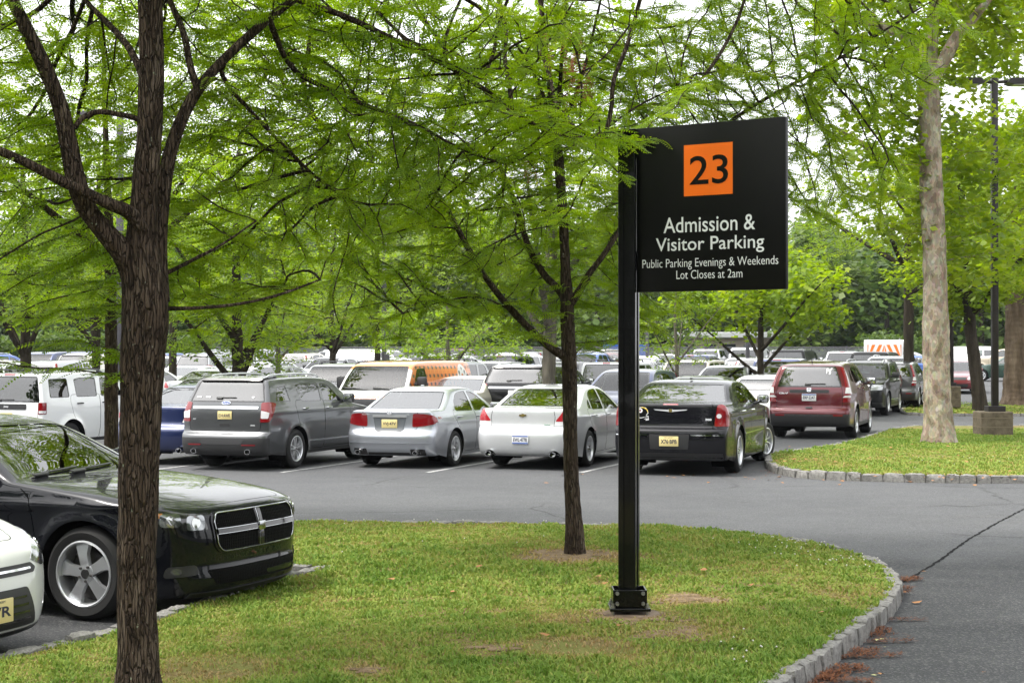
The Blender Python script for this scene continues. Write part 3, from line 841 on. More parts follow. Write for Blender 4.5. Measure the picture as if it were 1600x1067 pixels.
        s.plate('rear', 0, .54, 'EWL·4778', WHITEP, NAVY, extra=lambda v, h, z, l: [s.put('number_plate', xf_mesh(MB().box((0, 0, 0), (.29, .022, .003), BLUEP).mesh('q'), Matrix.Translation((0, yy, .0075))), v, h, z, l, tilt=False) for yy in (.06, -.062)])
    else: s.plate('rear', 0, .54, '', YELP, NAVY)
    s.overlay('brake_light', rect(0, 1.068, .16, .018), 'rear', REDD, .008, .004)
    for h in (-.60, .60):
        s.overlay('exhaust_surround', ellipse(h, .265, .10, .085), 'rear', LINER, .004); exhaust(s, h, .285, .048, .02, 1.25)
    s.overlay('headlight', [(.40, .62), (.74, .64), (.78, .74), (.62, .77), (.42, .735)], 'front', HEADL, .006, .03, mirror=True)
    s.overlay('grille', [(-.38, .74), (.38, .74), (.34, .62), (-.34, .62)], 'front', BLACKPL, .006, .03)
    s.overlay('air_intake', [(-.45, .44), (.45, .44), (.40, .28), (-.40, .28)], 'front', BLACKPL, .004, .03)
    b = MB(); b.box((s.x0 - 3.25, 0, 1.497), (.09, .04, .03), BLACKPL, bevel=.012); b.tube([(s.x0 - 3.25, 0, 1.50), (s.x0 - 3.30, 0, 1.545)], .006, BLACKPL, 6); s.mbput('aerial', b)
    for sg in (1, -1): s.overlay('side_trim#%d' % sg, [(s.x0 - 3.66, .585), (s.x0 - 1.55, .585), (s.x0 - 1.55, .615), (s.x0 - 3.66, .615)], 'right' if sg > 0 else 'left', P, .012, .01)
    door_handles(s, (2.62, 3.52), (.925, .93), P)
    root, ob = s.finish('parked_car', None, 'car')
    s.wy = add_wheels(s, root, .225, .215, dict(n=7, w0=.05, w1=.055, waist=.9, hub=.07, twin=.02, t0=.014), 'imp', inset=.012)
    cabin(s, root, CABIN, zb=1.0); door_mirror(s, root, 1.86, 1.02, P)
    return root, s

def sedan_300(detail=.06):
    "slab-sided black saloon with a high waist"
    L, wb, fo = 5.0, 3.05, .82
    prof = [(.10, .20, .16, .02, 4), (.03, .28, .18, 0, 4), (.0, .42, .2, 0, 4), (.01, .62, .2, 0, 4), (.03, .80, .18, -.02, 4), (.10, .90, .12, -.04, 4.5), (.6, .97, .0, -.05, 6),
            (1.3, 1.03, 0, -.05, 7), 'ws', (1.55, 1.05, .05, -.045, 7), (1.60, 1.06, .12, -.03, 6), (1.9, 1.25, .14, -.045, 6), (2.16, 1.41, .08, -.06, 5), (2.5, 1.475, 0, -.075, 5), (3.0, 1.485, 0, -.075, 5), (3.35, 1.455, -.03, -.07, 5),
            'rw', (3.55, 1.41, -.08, -.05, 6), (3.88, 1.27, -.14, -.03, 6), (4.16, 1.135, -.10, -.02, 6.5), 'bl', (4.26, 1.12, -.02, -.03, 7), (4.70, 1.125, -.02, -.04, 6), (4.83, 1.13, -.07, -.04, 5.5), (4.865, 1.10, -.10, -.03, 5),
            (4.865, .95, -.14, 0, 5), (4.875, .82, -.15, 0, 5), (4.885, .76, -.16, 0, 5), 'bu', (4.96, .735, -.18, 0, 4.6), (4.995, .69, -.20, 0, 4.4), (5.0, .52, -.2, 0, 4.4), (4.98, .32, -.2, 0, 4.4), (4.90, .24, -.2, .02, 4.4)]
    s = Car(dict(L=L, wb=wb, fo=fo, rt=.355, prof=prof, detail=detail, sill=.2, crease=(.98, .006, .0), flare=.022,
        plan=[(0, .82), (.25, .87), (.8, .915), (1.6, .928), (3.2, .935), (4.2, .93), (4.7, .91), (5.0, .89)],
        vert=[(.1, -.07), (.22, -.03), (.45, -.006), (.62, 0), (.85, -.006), (1.02, -.02), (1.08, -.05), (1.2, -.11), (1.35, -.19), (1.49, -.27)],
        seat=(2.5, 3.4), dash=1.9, mirror_z=1.33))
    P = paint('paint_black_brown', (.007, .007, .009), .0, .25, flake=False); k = s.k
    front = [(1.84, 1.07), (2.0, 1.165), (2.24, 1.325), (2.45, 1.385), (2.68, 1.405), (2.70, 1.075)]
    rear = [(2.78, 1.077), (2.76, 1.405), (3.10, 1.395), (3.32, 1.345), (3.52, 1.24), (3.58, 1.095)]
    s.build_body([shell_win(s, k['ws'] + .35, k['ws'] + 3.1, .92, .88, .06, GL_MID, 'windscreen'), shell_win(s, k['rw'] - .2, k['rw'] + 2.25, .88, .90, .08, GL_REAR, 'rear_window'),
                  shell_win(s, k['bl'] + .4, k['bu'] - .1, .82, .74, .05, P, 'boot_lid', kind='panel'), shell_win(s, 5.2, 8.0, .78, .84, .1, P, 'bonnet', kind='panel')],
                 dlo_regs(front, rear, None, (GL_MID, GL_MID), .014, CHROME) + seams_sedan(fo, wb, 2.73, 1.06, .355), ('body', P))
    V = obl(42)
    s.overlay('tail_light', lamp(s, V, [(.665, .775), (.92, .78), (.99, .80), (.985, .98), (.91, 1.085), (.74, 1.12), (.70, 1.10)]), V, REDL, .008, .03, mirror=True, sp=.035)
    s.overlay('lamp_shade', lamp(s, V, [(.705, .915), (.985, .925), (.985, .965), (.70, .96)]), V, REDD, .011, .01, mirror=True)
    s.overlay('reversing_light', ellipse(.765, .94, .038, .036), 'rear', CLEARL, .014, 0, mirror=True)
    s.overlay('bumper_trim', [(-.86, .635), (-.34, .635), (-.34, .65), (-.86, .65)], 'rear', CHROME, .008, 0, mirror=True)
    s.overlay('plate_recess', [(-.32, .655), (.32, .655), (.30, .42), (-.30, .42)], 'rear', BLACKPL, .003, .02)
    s.plate('rear', .0, .545, 'X76·BPB', YELP, NAVY, 'NEW JERSEY')
    s.overlay('rear_valance', [(-.84, .25), (.84, .25), (.84, .36), (-.84, .36)], 'rear', BLACKPL, .003, .02)
    s.overlay('brake_light', rect(0, 1.112, .24, .02), 'rear', REDD, .010, .004)
    b = MB(); b.prism([(-.27, .020), (-.05, .012), (0, .026), (.05, .012), (.27, .020), (.24, .004), (.06, -.014), (0, -.026), (-.06, -.014), (-.24, .004)], 0, .006, BADGE, ('x', 'y', 'z'))
    b.lathe([(.028, .004), (.028, .011), (.0001, .012)], pmat('gold_badge', (.62, .47, .16), .25, .9), Matrix.Identity(4), 18); s.put('badge', b.mesh('b'), 'rear', 0, 1.02, .004)
    s.put('lettering', fit_box(text_mesh('300', .05, BADGE, .003, .002), .10, .036), 'rear', .60, .885, .004)
    # helmet sticker with a yellow stripe and a white disc
    wl = pmat('sticker_white', (.8, .8, .8), .4); b = MB(); hp = [(-.10, -.02), (-.09, .05), (-.05, .095), (0, .105), (.06, .09), (.09, .05), (.10, 0), (.07, -.02), (.10, -.05), (.11, -.10), (.06, -.11), (.04, -.06), (-.02, -.075), (-.06, -.07)]
    b.prism(hp, 0, .002, wl, ('x', 'y', 'z')); b.prism([(x * .88, y * .88 + .002) for x, y in hp], .002, .003, GLOSSBLK, ('x', 'y', 'z'))
    b.prism([(-.02, .088), (.02, .088), (.07, .06), (.085, .02), (.095, .02), (.08, .068), (.03, .099), (-.02, .101)], .003, .004, pmat('sticker_yellow', (.75, .55, .05), .4), ('x', 'y', 'z'))
    b.prism(ellipse(-.03, .045, .036, .036, 14), .003, .004, wl, ('x', 'y', 'z')); b.prism(ellipse(-.03, .045, .014, .014, 10), .004, .005, REDL, ('x', 'y', 'z'))
    for i in range(3): b.prism([(.035 + .012 * i, -.09 + .022 * i), (.105, -.09 + .022 * i), (.105, -.083 + .022 * i), (.035 + .012 * i, -.083 + .022 * i)], .003, .0045, wl, ('x', 'y', 'z'))
    s.put('sticker', b.mesh('b'), 'rear', -.455, .97, .002)
    s.overlay('headlight', [(.52, .62), (.80, .62), (.82, .80), (.56, .80)], 'front', HEADL, .006, .04, mirror=True)
    s.overlay('grille', [(-.46, .86), (.46, .86), (.38, .52), (-.38, .52)], 'front', CHROME, .008, .03)
    s.overlay('air_intake', [(-.5, .42), (.5, .42), (.46, .28), (-.46, .28)], 'front', BLACKPL, .004, .03)
    for sg in (1, -1): s.overlay('side_trim#%d' % sg, [(s.x0 - 3.40, .60), (s.x0 - 1.40, .60), (s.x0 - 1.40, .625), (s.x0 - 3.40, .625)], 'right' if sg > 0 else 'left', CHROME, .008, .008)
    b = MB(); b.box((s.x0 - 3.2, 0, 1.495), (.10, .045, .03), P, bevel=.015); s.mbput('aerial', b)
    door_handles(s, (2.55, 3.48), (.975, .98), CHROME)
    root, ob = s.finish('parked_car', None, 'car')
    s.wy = add_wheels(s, root, .235, .22, dict(n=10, w0=.026, w1=.032, waist=.9, hub=.07), '300', inset=.010, steer=-.30)
    cabin(s, root, CABIN, zb=1.03); door_mirror(s, root, 1.94, 1.075, P)
    return root, s

def sedan_charger(detail=.045):
    "black muscular saloon seen from its front right corner"
    L, wb, fo = 5.08, 3.05, .98
    prof = [(.20, .17, .26, .02, 3.2), (.10, .19, .30, 0, 3.2), (.03, .25, .32, 0, 3.2), (.015, .33, .33, 0, 3.2), (.05, .42, .33, 0, 3.2), (.035, .50, .33, .0, 3.2), (.035, .62, .31, 0, 3.2), (.06, .74, .29, -.025, 3.0), (.085, .81, .28, -.05, 3.0), (.155, .856, .25, -.075, 3.0), (.40, .912, .12, -.10, 3.2),
            (.85, .968, .0, -.095, 3.6), (1.35, 1.005, 0, -.07, 4.5), 'ws', (1.62, 1.015, .05, -.04, 6), (1.68, 1.03, .14, -.03, 5), (2.05, 1.23, .16, -.045, 5), (2.38, 1.40, .09, -.07, 4.5), (2.75, 1.475, 0, -.085, 4), (3.05, 1.48, 0, -.085, 4), (3.4, 1.44, -.03, -.08, 4.5),
            'rw', (3.6, 1.39, -.08, -.06, 5), (4.0, 1.22, -.14, -.03, 5), (4.30, 1.09, -.12, -.02, 5.5), 'bl', (4.40, 1.075, -.02, -.035, 6), (4.75, 1.085, -.02, -.05, 5), (4.90, 1.09, -.10, -.06, 4.2), (4.94, 1.06, -.15, -.04, 3.8),
            (4.95, .90, -.2, 0, 3.6), (4.97, .74, -.22, 0, 3.6), 'bu', (5.03, .69, -.24, 0, 3.3), (5.07, .62, -.26, 0, 3.3), (5.08, .46, -.28, 0, 3.3), (5.05, .30, -.28, 0, 3.3), (4.95, .24, -.25, .02, 3.3)]
    s = Car(dict(L=L, wb=wb, fo=fo, rt=.352, prof=prof, detail=detail, sill=.19, crease=(.83, .014, -.015), flare=.03, arch=.05,
        plan=[(0, .74), (.2, .83), (.5, .90), (1.0, .945), (1.8, .930), (2.6, .92), (3.6, .94), (4.2, .945), (4.7, .91), (5.08, .87)],
        vert=[(.1, -.09), (.2, -.05), (.4, -.03), (.55, -.02), (.72, -.008), (.83, 0), (.93, -.02), (1.02, -.06), (1.2, -.14), (1.35, -.22), (1.49, -.31)],
        seat=(2.65, 3.5), dash=2.05, mirror_z=1.3))
    P = paint('paint_black', (.006, .0065, .009), .0, .2, flake=False); k = s.k
    front = [(1.92, 1.03), (2.12, 1.15), (2.42, 1.31), (2.62, 1.37), (2.84, 1.395), (2.87, 1.035)]
    rear = [(2.95, 1.037), (2.92, 1.395), (3.22, 1.385), (3.46, 1.33), (3.72, 1.21), (3.78, 1.10), (3.6, 1.05)]
    s.build_body([shell_win(s, k['ws'] + .4, k['ws'] + 3.2, .92, .86, .06, GL_MID, 'windscreen', trim=.035), shell_win(s, k['rw'] - .2, k['rw'] + 2.2, .86, .88, .09, GL_MID, 'rear_window'),
                  shell_win(s, k['bl'] + .4, k['bu'] - .15, .80, .72, .06, P, 'boot_lid', kind='panel'), shell_win(s, 9.0, k['ws'] - .1, .66, .90, .08, P, 'bonnet', kind='panel', gap=.007)],
                 dlo_regs(front, rear, None, (GL_MID, GL_MID), .014) + seams_sedan(fo, wb, 2.9, 1.02, .352), ('body', P))
    DCHR = pmat('dark_chrome', (.42, .43, .44), .12, 1.0)
    # grille: chrome rim round a dark honeycomb, split by the cross
    honey = pmat('honeycomb_black', (.004, .004, .004), .7, spec=.05)
    N_, L_, b_ = nodes(honey); tc = N_.new('ShaderNodeTexCoord'); vo = N_.new('ShaderNodeTexVoronoi'); vo.inputs['Scale'].default_value = 45; vo.inputs['Randomness'].default_value = .1
    bp = N_.new('ShaderNodeBump'); bp.inputs['Strength'].default_value = .8; bp.inputs['Distance'].default_value = .01; L_.new(tc.outputs['Object'], vo.inputs['Vector']); L_.new(vo.outputs['Distance'], bp.inputs['Height']); L_.new(bp.outputs[0], b_.inputs['Normal'])
    G = [(-.53, .815), (.53, .815), (.575, .76), (.56, .56), (.50, .50), (-.50, .50), (-.56, .56), (-.575, .76)]
    gcx = np.array(G)
    s.overlay('grille', G, 'front', P, .012, .04, sp=.04)
    s.overlay('grille_mesh', [(x * .955, .6575 + (z - .6575) * .88) for x, z in G], 'front', honey, .014, .035, sp=.04)
    # rim and cross bars as tubes fitted to the nose
    def fit(h, z, l): p, n = s.hit('front', h, z); return p + n * l
    mb = MB(); rim = resample(round_poly(np.array([(x * .955, .6575 + (z - .6575) * .88) for x, z in G]), .035), .03); mb.tube([fit(h, z, .018) for h, z in np.vstack([rim, rim[:2]])], .0058, DCHR, 8, False)
    def bar(pts, wd, nm):
        pts = np.array(pts); tops = []; V = []; f = []
        for i, (h, z) in enumerate(pts):
            a = pts[max(i - 1, 0)]; b = pts[min(i + 1, len(pts) - 1)]; t = (b - a) / np.linalg.norm(b - a); q = np.array([-t[1], t[0]])
            for o_, l_ in ((-wd, .012), (-wd * .6, .034), (wd * .6, .034), (wd, .012)): V.append(fit(h + q[0] * o_, z + q[1] * o_, l_))
        for i in range(len(pts) - 1):
            for j in range(3): f.append([4 * i + j, 4 * i + j + 1, 4 * i + 5 + j, 4 * i + 4 + j])
        mb.add(V, f, GLOSSBLK)
        for o_ in (-wd * .85, wd * .85): mb.tube([V[4 * i + (0 if o_ < 0 else 3)] * .35 + V[4 * i + (1 if o_ < 0 else 2)] * .65 for i in range(len(pts))], .0042, DCHR, 6)
    bar([(x, .665) for x in np.linspace(-.535, .535, 24)], .026, 'b'); bar([(0, z) for z in np.linspace(.525, .79, 9)], .034, 'b')
    mb.box(fit(0, .665, .030), (.03, .09, .075), DCHR, bevel=.012)
    s.mbput('grille_cross', mb)
    # slim headlamps in a dark surround that runs on from the grille
    V = obl(40, 'front')
    hl = lamp(s, V, [(.60, .685), (.78, .69), (.98, .745), (1.10, .80), (1.05, .835), (.90, .835), (.62, .80)], 'front')
    s.overlay('headlight', hl, V, pmat('lamp_black', (.012, .012, .013), .08, coat=1.0), .005, .025, mirror=True, sp=.03)
    for u, z, w_, h_ in ((.685, .742, .145, .105), (.87, .765, .14, .095)):
        c = lamp(s, V, [(u, z)], 'front')[0]
        s.overlay('projector_lens', rect(c[0], c[1], w_, h_), V, pmat('reflector_chrome', (.30, .31, .32), .14, .9, coat=1.0), .010, .03, mirror=True, sp=.02)
        s.overlay('lens_ring', ellipse(c[0], c[1], h_ * .33, h_ * .36), V, pmat('lens_bright', (.50, .51, .50), .05, .8, coat=1.0), .015, 0, mirror=True, sp=.02)
    c = lamp(s, V, [(.97, .80)], 'front')[0]
    s.overlay('turn_signal', rect(c[0], c[1], .10, .035), V, pmat('amber_dark', (.25, .10, .02), .1, coat=1), .008, .01, mirror=True, sp=.02)
    s.overlay('air_intake', [(-.62, .39), (.62, .39), (.54, .275), (-.54, .275)], 'front', honey, .004, .03)
    c = lamp(s, V, [(.80, .39)], 'front')[0]
    s.overlay('fog_light_surround', [(c[0] - .12, c[1] - .05), (c[0] + .13, c[1] - .03), (c[0] + .12, c[1] + .045), (c[0] - .10, c[1] + .03)], V, BLACKPL, .006, .03, mirror=True, sp=.03)
    s.overlay('fog_light', ellipse(c[0] - .03, c[1], .034, .026), V, pmat('fog_glass', (.08, .08, .085), .06, .3, coat=1), .012, 0, mirror=True, sp=.02)
    s.overlay('front_lip', [(-.72, .185), (.72, .185), (.72, .225), (-.72, .225)], 'front', BLACKPL, .012, .01)
    s.overlay('tail_light', [(-.80, .88), (.80, .88), (.78, 1.0), (-.78, 1.0)], 'rear', REDL, .006, .03)
    s.plate('rear', 0, .74, '', YELP, NAVY)
    for h in (-.34, .12): wiper(s, 'front', h, 1.055, .6, .10)
    door_handles(s, (2.75, 3.68), (.92, .925), P)
    root, ob = s.finish('parked_car', None, 'car', parents={'grille_mesh': 'grille', 'grille_cross': 'grille', 'projector_lens': 'headlight', 'turn_signal': 'headlight', 'projector_lens#2': 'headlight#2', 'turn_signal#2': 'headlight#2', 'lens_ring': 'headlight', 'lens_ring#2': 'headlight#2', 'fog_light': 'fog_light_surround', 'fog_light#2': 'fog_light_surround#2'})
    s.wy = add_wheels(s, root, .245, .235, dict(n=5, w0=.085, w1=.15, waist=.80, hub=.075, cap=pmat('dark_cap', (.05, .05, .05), .3, .5)), 'chg', inset=-.004)
    cabin(s, root, CABIN, zb=1.02); door_mirror(s, root, 2.02, 1.04, P)
    return root, s

def hatch_focus(detail=.05, col=None, hero=True, ridge=9):
    "small hatchback seen from its front corner"
    L, wb, fo = 4.36, 2.65, .90
    prof = [(.16, .18, .30, .02, 3), (.04, .24, .34, 0, 3), (.0, .38, .36, 0, 3), (.02, .55, .36, 0, 3), (.05, .66, .34, -.02, 3), (.13, .76, .26, -.05, 3.2), (.45, .88, .1, -.07, 4),
            (.95, .99, 0, -.06, 5), 'ws', (1.14, 1.03, .06, -.045, 6), (1.22, 1.06, .14, -.03, 5), (1.7, 1.30, .14, -.045, 5), (2.05, 1.42, .08, -.07, 4.5), (2.5, 1.475, 0, -.085, 4), (3.2, 1.46, 0, -.085, 4), (3.75, 1.40, 0, -.08, 4.5),
            'rw', (3.95, 1.355, -.06, -.06, 5), (4.10, 1.20, -.14, -.03, 5), (4.22, 1.03, -.16, -.02, 5), 'bl', (4.25, .95, -.17, -.03, 4.5), (4.26, .80, -.2, 0, 4),
            'bu', (4.33, .72, -.24, 0, 3.3), (4.36, .60, -.26, 0, 3.3), (4.36, .45, -.28, 0, 3.3), (4.33, .30, -.28, 0, 3.3), (4.25, .24, -.25, .02, 3.3)]
    s = Car(dict(L=L, wb=wb, fo=fo, rt=.32, prof=prof, detail=detail, sill=.2, crease=(.85, .010, .03), flare=.02, ridge=ridge,
        plan=[(0, .66), (.2, .78), (.55, .87), (1.0, .905), (2.2, .912), (3.2, .905), (3.9, .87), (4.36, .82)],
        vert=[(.1, -.09), (.2, -.05), (.4, -.02), (.58, 0), (.78, -.008), (.92, -.025), (1.0, -.06), (1.2, -.14), (1.35, -.21), (1.49, -.29)],
        seat=(2.1, 2.95), dash=1.55, mirror_z=1.3))
    P = col or paint('paint_white_pearl', (.66, .67, .66), .0, .3); k = s.k
    front = [(1.52, 1.02), (1.75, 1.15), (2.0, 1.29), (2.22, 1.36), (2.42, 1.385), (2.45, 1.03)]
    rear = [(2.53, 1.035), (2.50, 1.385), (2.95, 1.38), (3.25, 1.35), (3.45, 1.28), (3.55, 1.13), (3.4, 1.08)]
    s.build_body([shell_win(s, k['ws'] + .4, k['ws'] + 3.1, .92, .86, .06, GL_MID, 'windscreen'), shell_win(s, k['rw'] - .1, k['rw'] + 2.0, .84, .84, .08, GL_MID, 'rear_window'),
                  shell_win(s, 5.4, k['ws'] - .1, .62, .90, .08, P, 'bonnet', kind='panel')],
                 dlo_regs(front, rear, None, (GL_MID, GL_MID), .014) + seams_sedan(fo, wb, 2.48, 1.02, .32), ('body', P))
    V = obl(45, 'front')
    s.overlay('headlight', lamp(s, V, [(.46, .68), (.60, .625), (.80, .65), (1.0, .745), (1.16, .865), (1.0, .875), (.75, .815), (.56, .745)], 'front'), V, pmat('reflector_chrome', (.30, .31, .32), .14, .9, coat=1.0), .006, .03, mirror=True, sp=.03)
    c = lamp(s, V, [(.82, .735)], 'front')[0]
    s.overlay('lens_ring', ellipse(c[0], c[1], .045, .045), V, pmat('lens_bright', (.50, .51, .50), .05, .8, coat=1.0), .012, 0, mirror=True, sp=.02)
    s.overlay('upper_grille', [(-.45, .665), (.45, .665), (.50, .63), (.46, .60), (-.46, .60), (-.50, .63)], 'front', BLACKPL, .006, .015)
    s.overlay('chrome_trim', [(-.42, .625), (.42, .625), (.42, .64), (-.42, .64)], 'front', CHROME, .014, .005)
    s.overlay('grille', [(-.36, .52), (.36, .52), (.50, .26), (-.50, .26)], 'front', BLACKPL, .006, .03)
    for z in (.31, .36, .41, .46): s.overlay('grille_bar', rect(0, z, .80 - (z - .28) * .8, .016), 'front', GLOSSBLK, .016, 0)
    c = lamp(s, V, [(.77, .40)], 'front')[0]
    s.overlay('fog_light_surround', [(c[0] - .09, c[1] - .12), (c[0] + .08, c[1] - .10), (c[0] + .03, c[1] + .13)], V, BLACKPL, .006, .02, mirror=True, sp=.03)
    for i in range(4): s.overlay('fog_light_bar', rect(c[0] + .0, c[1] - .085 + .045 * i, .11 - .02 * i, .012), V, GLOSSBLK, .012, 0, mirror=True, sp=.03)
    s.overlay('front_lip', [(-.66, .21), (.66, .21), (.66, .24), (-.66, .24)], 'front', BLACKPL, .008, .01)
    if hero: s.plate('front', -.0, .40, 'WR', YELP, NAVY, 'NEW JERSEY', lift=.03)
    s.overlay('tail_light', [(.50, .80), (.78, .80), (.76, 1.08), (.62, 1.02)], 'rear', REDL, .006, .03, mirror=True)
    s.plate('rear', 0, .74, '', YELP, NAVY)
    door_handles(s, (2.32, 3.2), (.93, .945), P)
    root, ob = s.finish('parked_car', None, 'car', parents={'grille_bar': 'grille', 'lens_ring': 'headlight', 'lens_ring#2': 'headlight#2', 'fog_light_bar': 'fog_light_surround', 'fog_light_bar#2': 'fog_light_surround#2'})
    s.wy = add_wheels(s, root, .21, .205, dict(n=5, w0=.06, w1=.07, waist=.9, hub=.065, twin=.03), 'foc', inset=.012)
    cabin(s, root, CABIN, zb=1.0); door_mirror(s, root, 1.55, 1.03, P)
    return root, s
def band(s, z0, z1, nose=None):
    "closed side-view polygon between two heights, for cladding"
    return np.array([(-.3, z0), (s.L + .3, z0), (s.L + .3, z1), (-.3, z1)])
def arch_ring(s, wd):
    out = []
    for cx in (s.sp['fo'], s.sp['fo'] + s.sp['wb']):
        r0 = s.rt + s.sp.get('arch', .06) + wd
        out.append(np.array([(cx + r0 * math.cos(t), s.rt + r0 * math.sin(t)) for t in np.linspace(-.9, math.pi + .9, 30)]))
    return out
def clad_regs(s, z1, wd, mat):
    rg = [dict(poly=p, kind='mat', mat=mat) for p in arch_ring(s, wd)]
    rg.append(dict(poly=band(s, -.2, z1), kind='mat', mat=mat)); return rg
def roof_rails(s, bx0, bx1, y, mat, zoff=.05):
    for sg in (-1, 1):
        mb = MB(); pts = []
        for i, bx in enumerate(np.linspace(bx0, bx1, 12)):
            p, n = s.hit('top', -sg * y, 0) if False else s.top(bx, sg * y)
            pts.append(Vector((p.x, p.y, p.z + (zoff if 0 < i < 11 else -.005))))
        mb.tube(pts, .018, mat, 8)
        for i in (1, 6, 10): mb.box(pts[i] - Vector((0, 0, zoff / 2)), (.10, .03, zoff), mat, bevel=.01)
        s.mbput('roof_rail#%d' % sg, mb)
def _top(s, bx, y):
    p, n, i, d = s.bvh.ray_cast(Vector((s.x0 - bx, y, 6)), Vector((0, 0, -1))); return p, n
Car.top = _top
def hband(s, k0, k1, mat):
    a0, a1 = s.ka(k0), s.ka(k1); B = s.BH * 1.2
    return dict(poly=np.array([(a0, -B), (a1, -B), (a1, B), (a0, B)]), kind='mat', mat=mat)

def suv_explorer(detail=.06, col=None, hero=True, ridge=9):
    L, wb, fo = 5.0, 2.86, .93
    prof = [(.16, .26, .2, .02, 3.5), (.05, .34, .24, 0, 3.5), (.0, .50, .26, 0, 3.5), (.01, .70, .26, 0, 3.5), (.03, .90, .24, -.02, 3.5), (.10, 1.02, .18, -.04, 4), (.5, 1.12, .04, -.05, 5),
            (1.0, 1.175, 0, -.05, 6), 'ws', (1.22, 1.20, .05, -.045, 6), (1.28, 1.22, .12, -.03, 5), (1.65, 1.48, .12, -.04, 5), (1.98, 1.68, .08, -.06, 4.5), (2.4, 1.76, 0, -.075, 4.2), (3.2, 1.78, 0, -.075, 4.2), (4.2, 1.755, 0, -.07, 4.5), 'rw', (4.56, 1.73, -.05, -.06, 5),
            (4.60, 1.70, -.09, -.045, 5), (4.68, 1.52, -.12, -.0, 5), (4.765, 1.335, -.13, 0, 5), 'bl', (4.79, 1.28, -.13, 0, 5), (4.84, 1.12, -.13, 0, 5), (4.855, .95, -.13, 0, 5), (4.86, .78, -.14, 0, 4.6),
            'bu', (4.875, .72, -.15, 0, 4.4), (4.96, .69, -.18, 0, 4.2), (4.99, .63, -.2, 0, 4), (5.0, .52, -.2, 0, 4), (4.98, .36, -.2, 0, 4), (4.90, .29, -.2, .02, 4)]
    s = Car(dict(L=L, wb=wb, fo=fo, rt=.378, prof=prof, detail=detail, sill=.27, crease=(1.10, .010, .0), flare=.022, arch=.065, ridge=ridge,
        plan=[(0, .80), (.25, .88), (.8, .955), (1.6, .985), (3.2, .99), (4.2, .975), (4.7, .95), (5.0, .92)],
        vert=[(.15, -.06), (.28, -.03), (.5, -.012), (.8, 0), (1.05, -.012), (1.18, -.03), (1.26, -.055), (1.5, -.125), (1.7, -.20), (1.80, -.26)],
        seat=(2.2, 3.1), seat_h=1.15, dash=1.62, mirror_z=1.55))
    P = col or paint('paint_grey', (.085, .088, .092), .6, .32); k = s.k
    front = [(1.80, 1.255), (2.0, 1.42), (2.2, 1.56), (2.42, 1.615), (2.58, 1.625), (2.60, 1.265)]
    rear = [(2.68, 1.268), (2.66, 1.628), (3.2, 1.63), (3.62, 1.615), (3.56, 1.33), (3.50, 1.275)]
    quart = [(3.92, 1.29), (3.96, 1.36), (3.99, 1.60), (4.34, 1.575), (4.50, 1.30)]
    seams = seams_sedan(fo, wb, 2.63, 1.25, .378, .36)
    clad = clad_regs(s, .335, .035, BLACKPL)
    s.build_body([shell_win(s, k['ws'] + .35, k['ws'] + 3.2, .92, .88, .06, GL_WS, 'windscreen'), shell_win(s, k['rw'] + .75, k['bl'] - .25, .90, .92, .06, GL_TINT, 'rear_window'),
                  shell_win(s, k['rw'] + .35, k['bu'] - .6, .93, .80, .05, P, 'tailgate', kind='panel'), shell_win(s, 5.4, k['ws'] - .2, .78, .86, .1, P, 'bonnet', kind='panel'), hband(s, k['bu'] + 2.0, k['bu'] + 9, BLACKPL), hband(s, -1, 1.6, BLACKPL)],
                 dlo_regs(front, rear, quart, (GL_MID, GL_TINT, GL_TINT), .02) + seams + clad, ('body', P))
    V = obl(42)
    s.overlay('tail_light', lamp(s, V, [(.72, .92), (.90, .925), (.97, 1.0), (1.06, 1.15), (1.10, 1.27), (.90, 1.30), (.72, 1.285)]), V, REDL, .010, .03, mirror=True, sp=.04)
    s.overlay('reversing_light', lamp(s, V, [(.735, .99), (.88, .99), (.90, 1.10), (.735, 1.14)]), V, CLEARL, .014, .02, mirror=True, sp=.04)
    s.overlay('chrome_trim', [(-.70, 1.165), (.70, 1.165), (.70, 1.215), (-.70, 1.215)], 'rear', CHROME, .012, .01)
    s.overlay('spoiler', [(-.66, 1.685), (.66, 1.685), (.70, 1.742), (-.70, 1.742)], 'rear', GLOSSBLK, .05, .02)
    if hero:
        s.plate('rear', 0, 1.045, 'E14·AWK', YELP, NAVY)
        b = MB(); b.prism(ellipse(0, 0, .095, .038, 24), 0, .006, CHROME, ('x', 'y', 'z')); b.prism(ellipse(0, 0, .085, .031, 24), .006, .008, pmat('badge_blue', (.02, .06, .25), .3), ('x', 'y', 'z')); s.put('badge', b.mesh('b'), 'rear', 0, 1.275, .008)
        s.put('badge', xf_mesh(fit_box(text_mesh('Ford', .05, BADGE, .001, .001, shear=.3), .11, .036), Matrix.Translation((0, 0, .009))), 'rear', 0, 1.275, .008)
        s.put('lettering', fit_box(text_mesh('4WD', .05, BADGE, .002, .001), .10, .03), 'rear', .60, .86, .004)
        s.put('lettering', fit_box(text_mesh('XLT', .05, BADGE, .002, .001), .07, .02), 'rear', -.66, .97, .004)
        for h in (-.62, -.42, .55): s.put('sticker', fit_box(text_mesh('III', .05, pmat('sticker_white', (.8, .8, .8), .4), .004), .10 if h < .4 else .05, .03), 'rear', h, 1.385, .004)
    else: s.plate('rear', 0, 1.045, '', WHITEP, NAVY)
    s.overlay('tailgate_handle', rect(0, .86, .22, .05), 'rear', BLACKPL, .005, .02)
    for h in (-.58, .58): s.overlay('reflector', rect(h, .495, .28, .028), 'rear', REDD, .006, .008); exhaust(s, h, .37, .05, .02, 1.2)
    s.overlay('bumper_insert', [(-.48, .60), (.48, .60), (.42, .50), (-.42, .50)], 'rear', pmat('grey_plastic', (.03, .03, .032), .6), .004, .02)
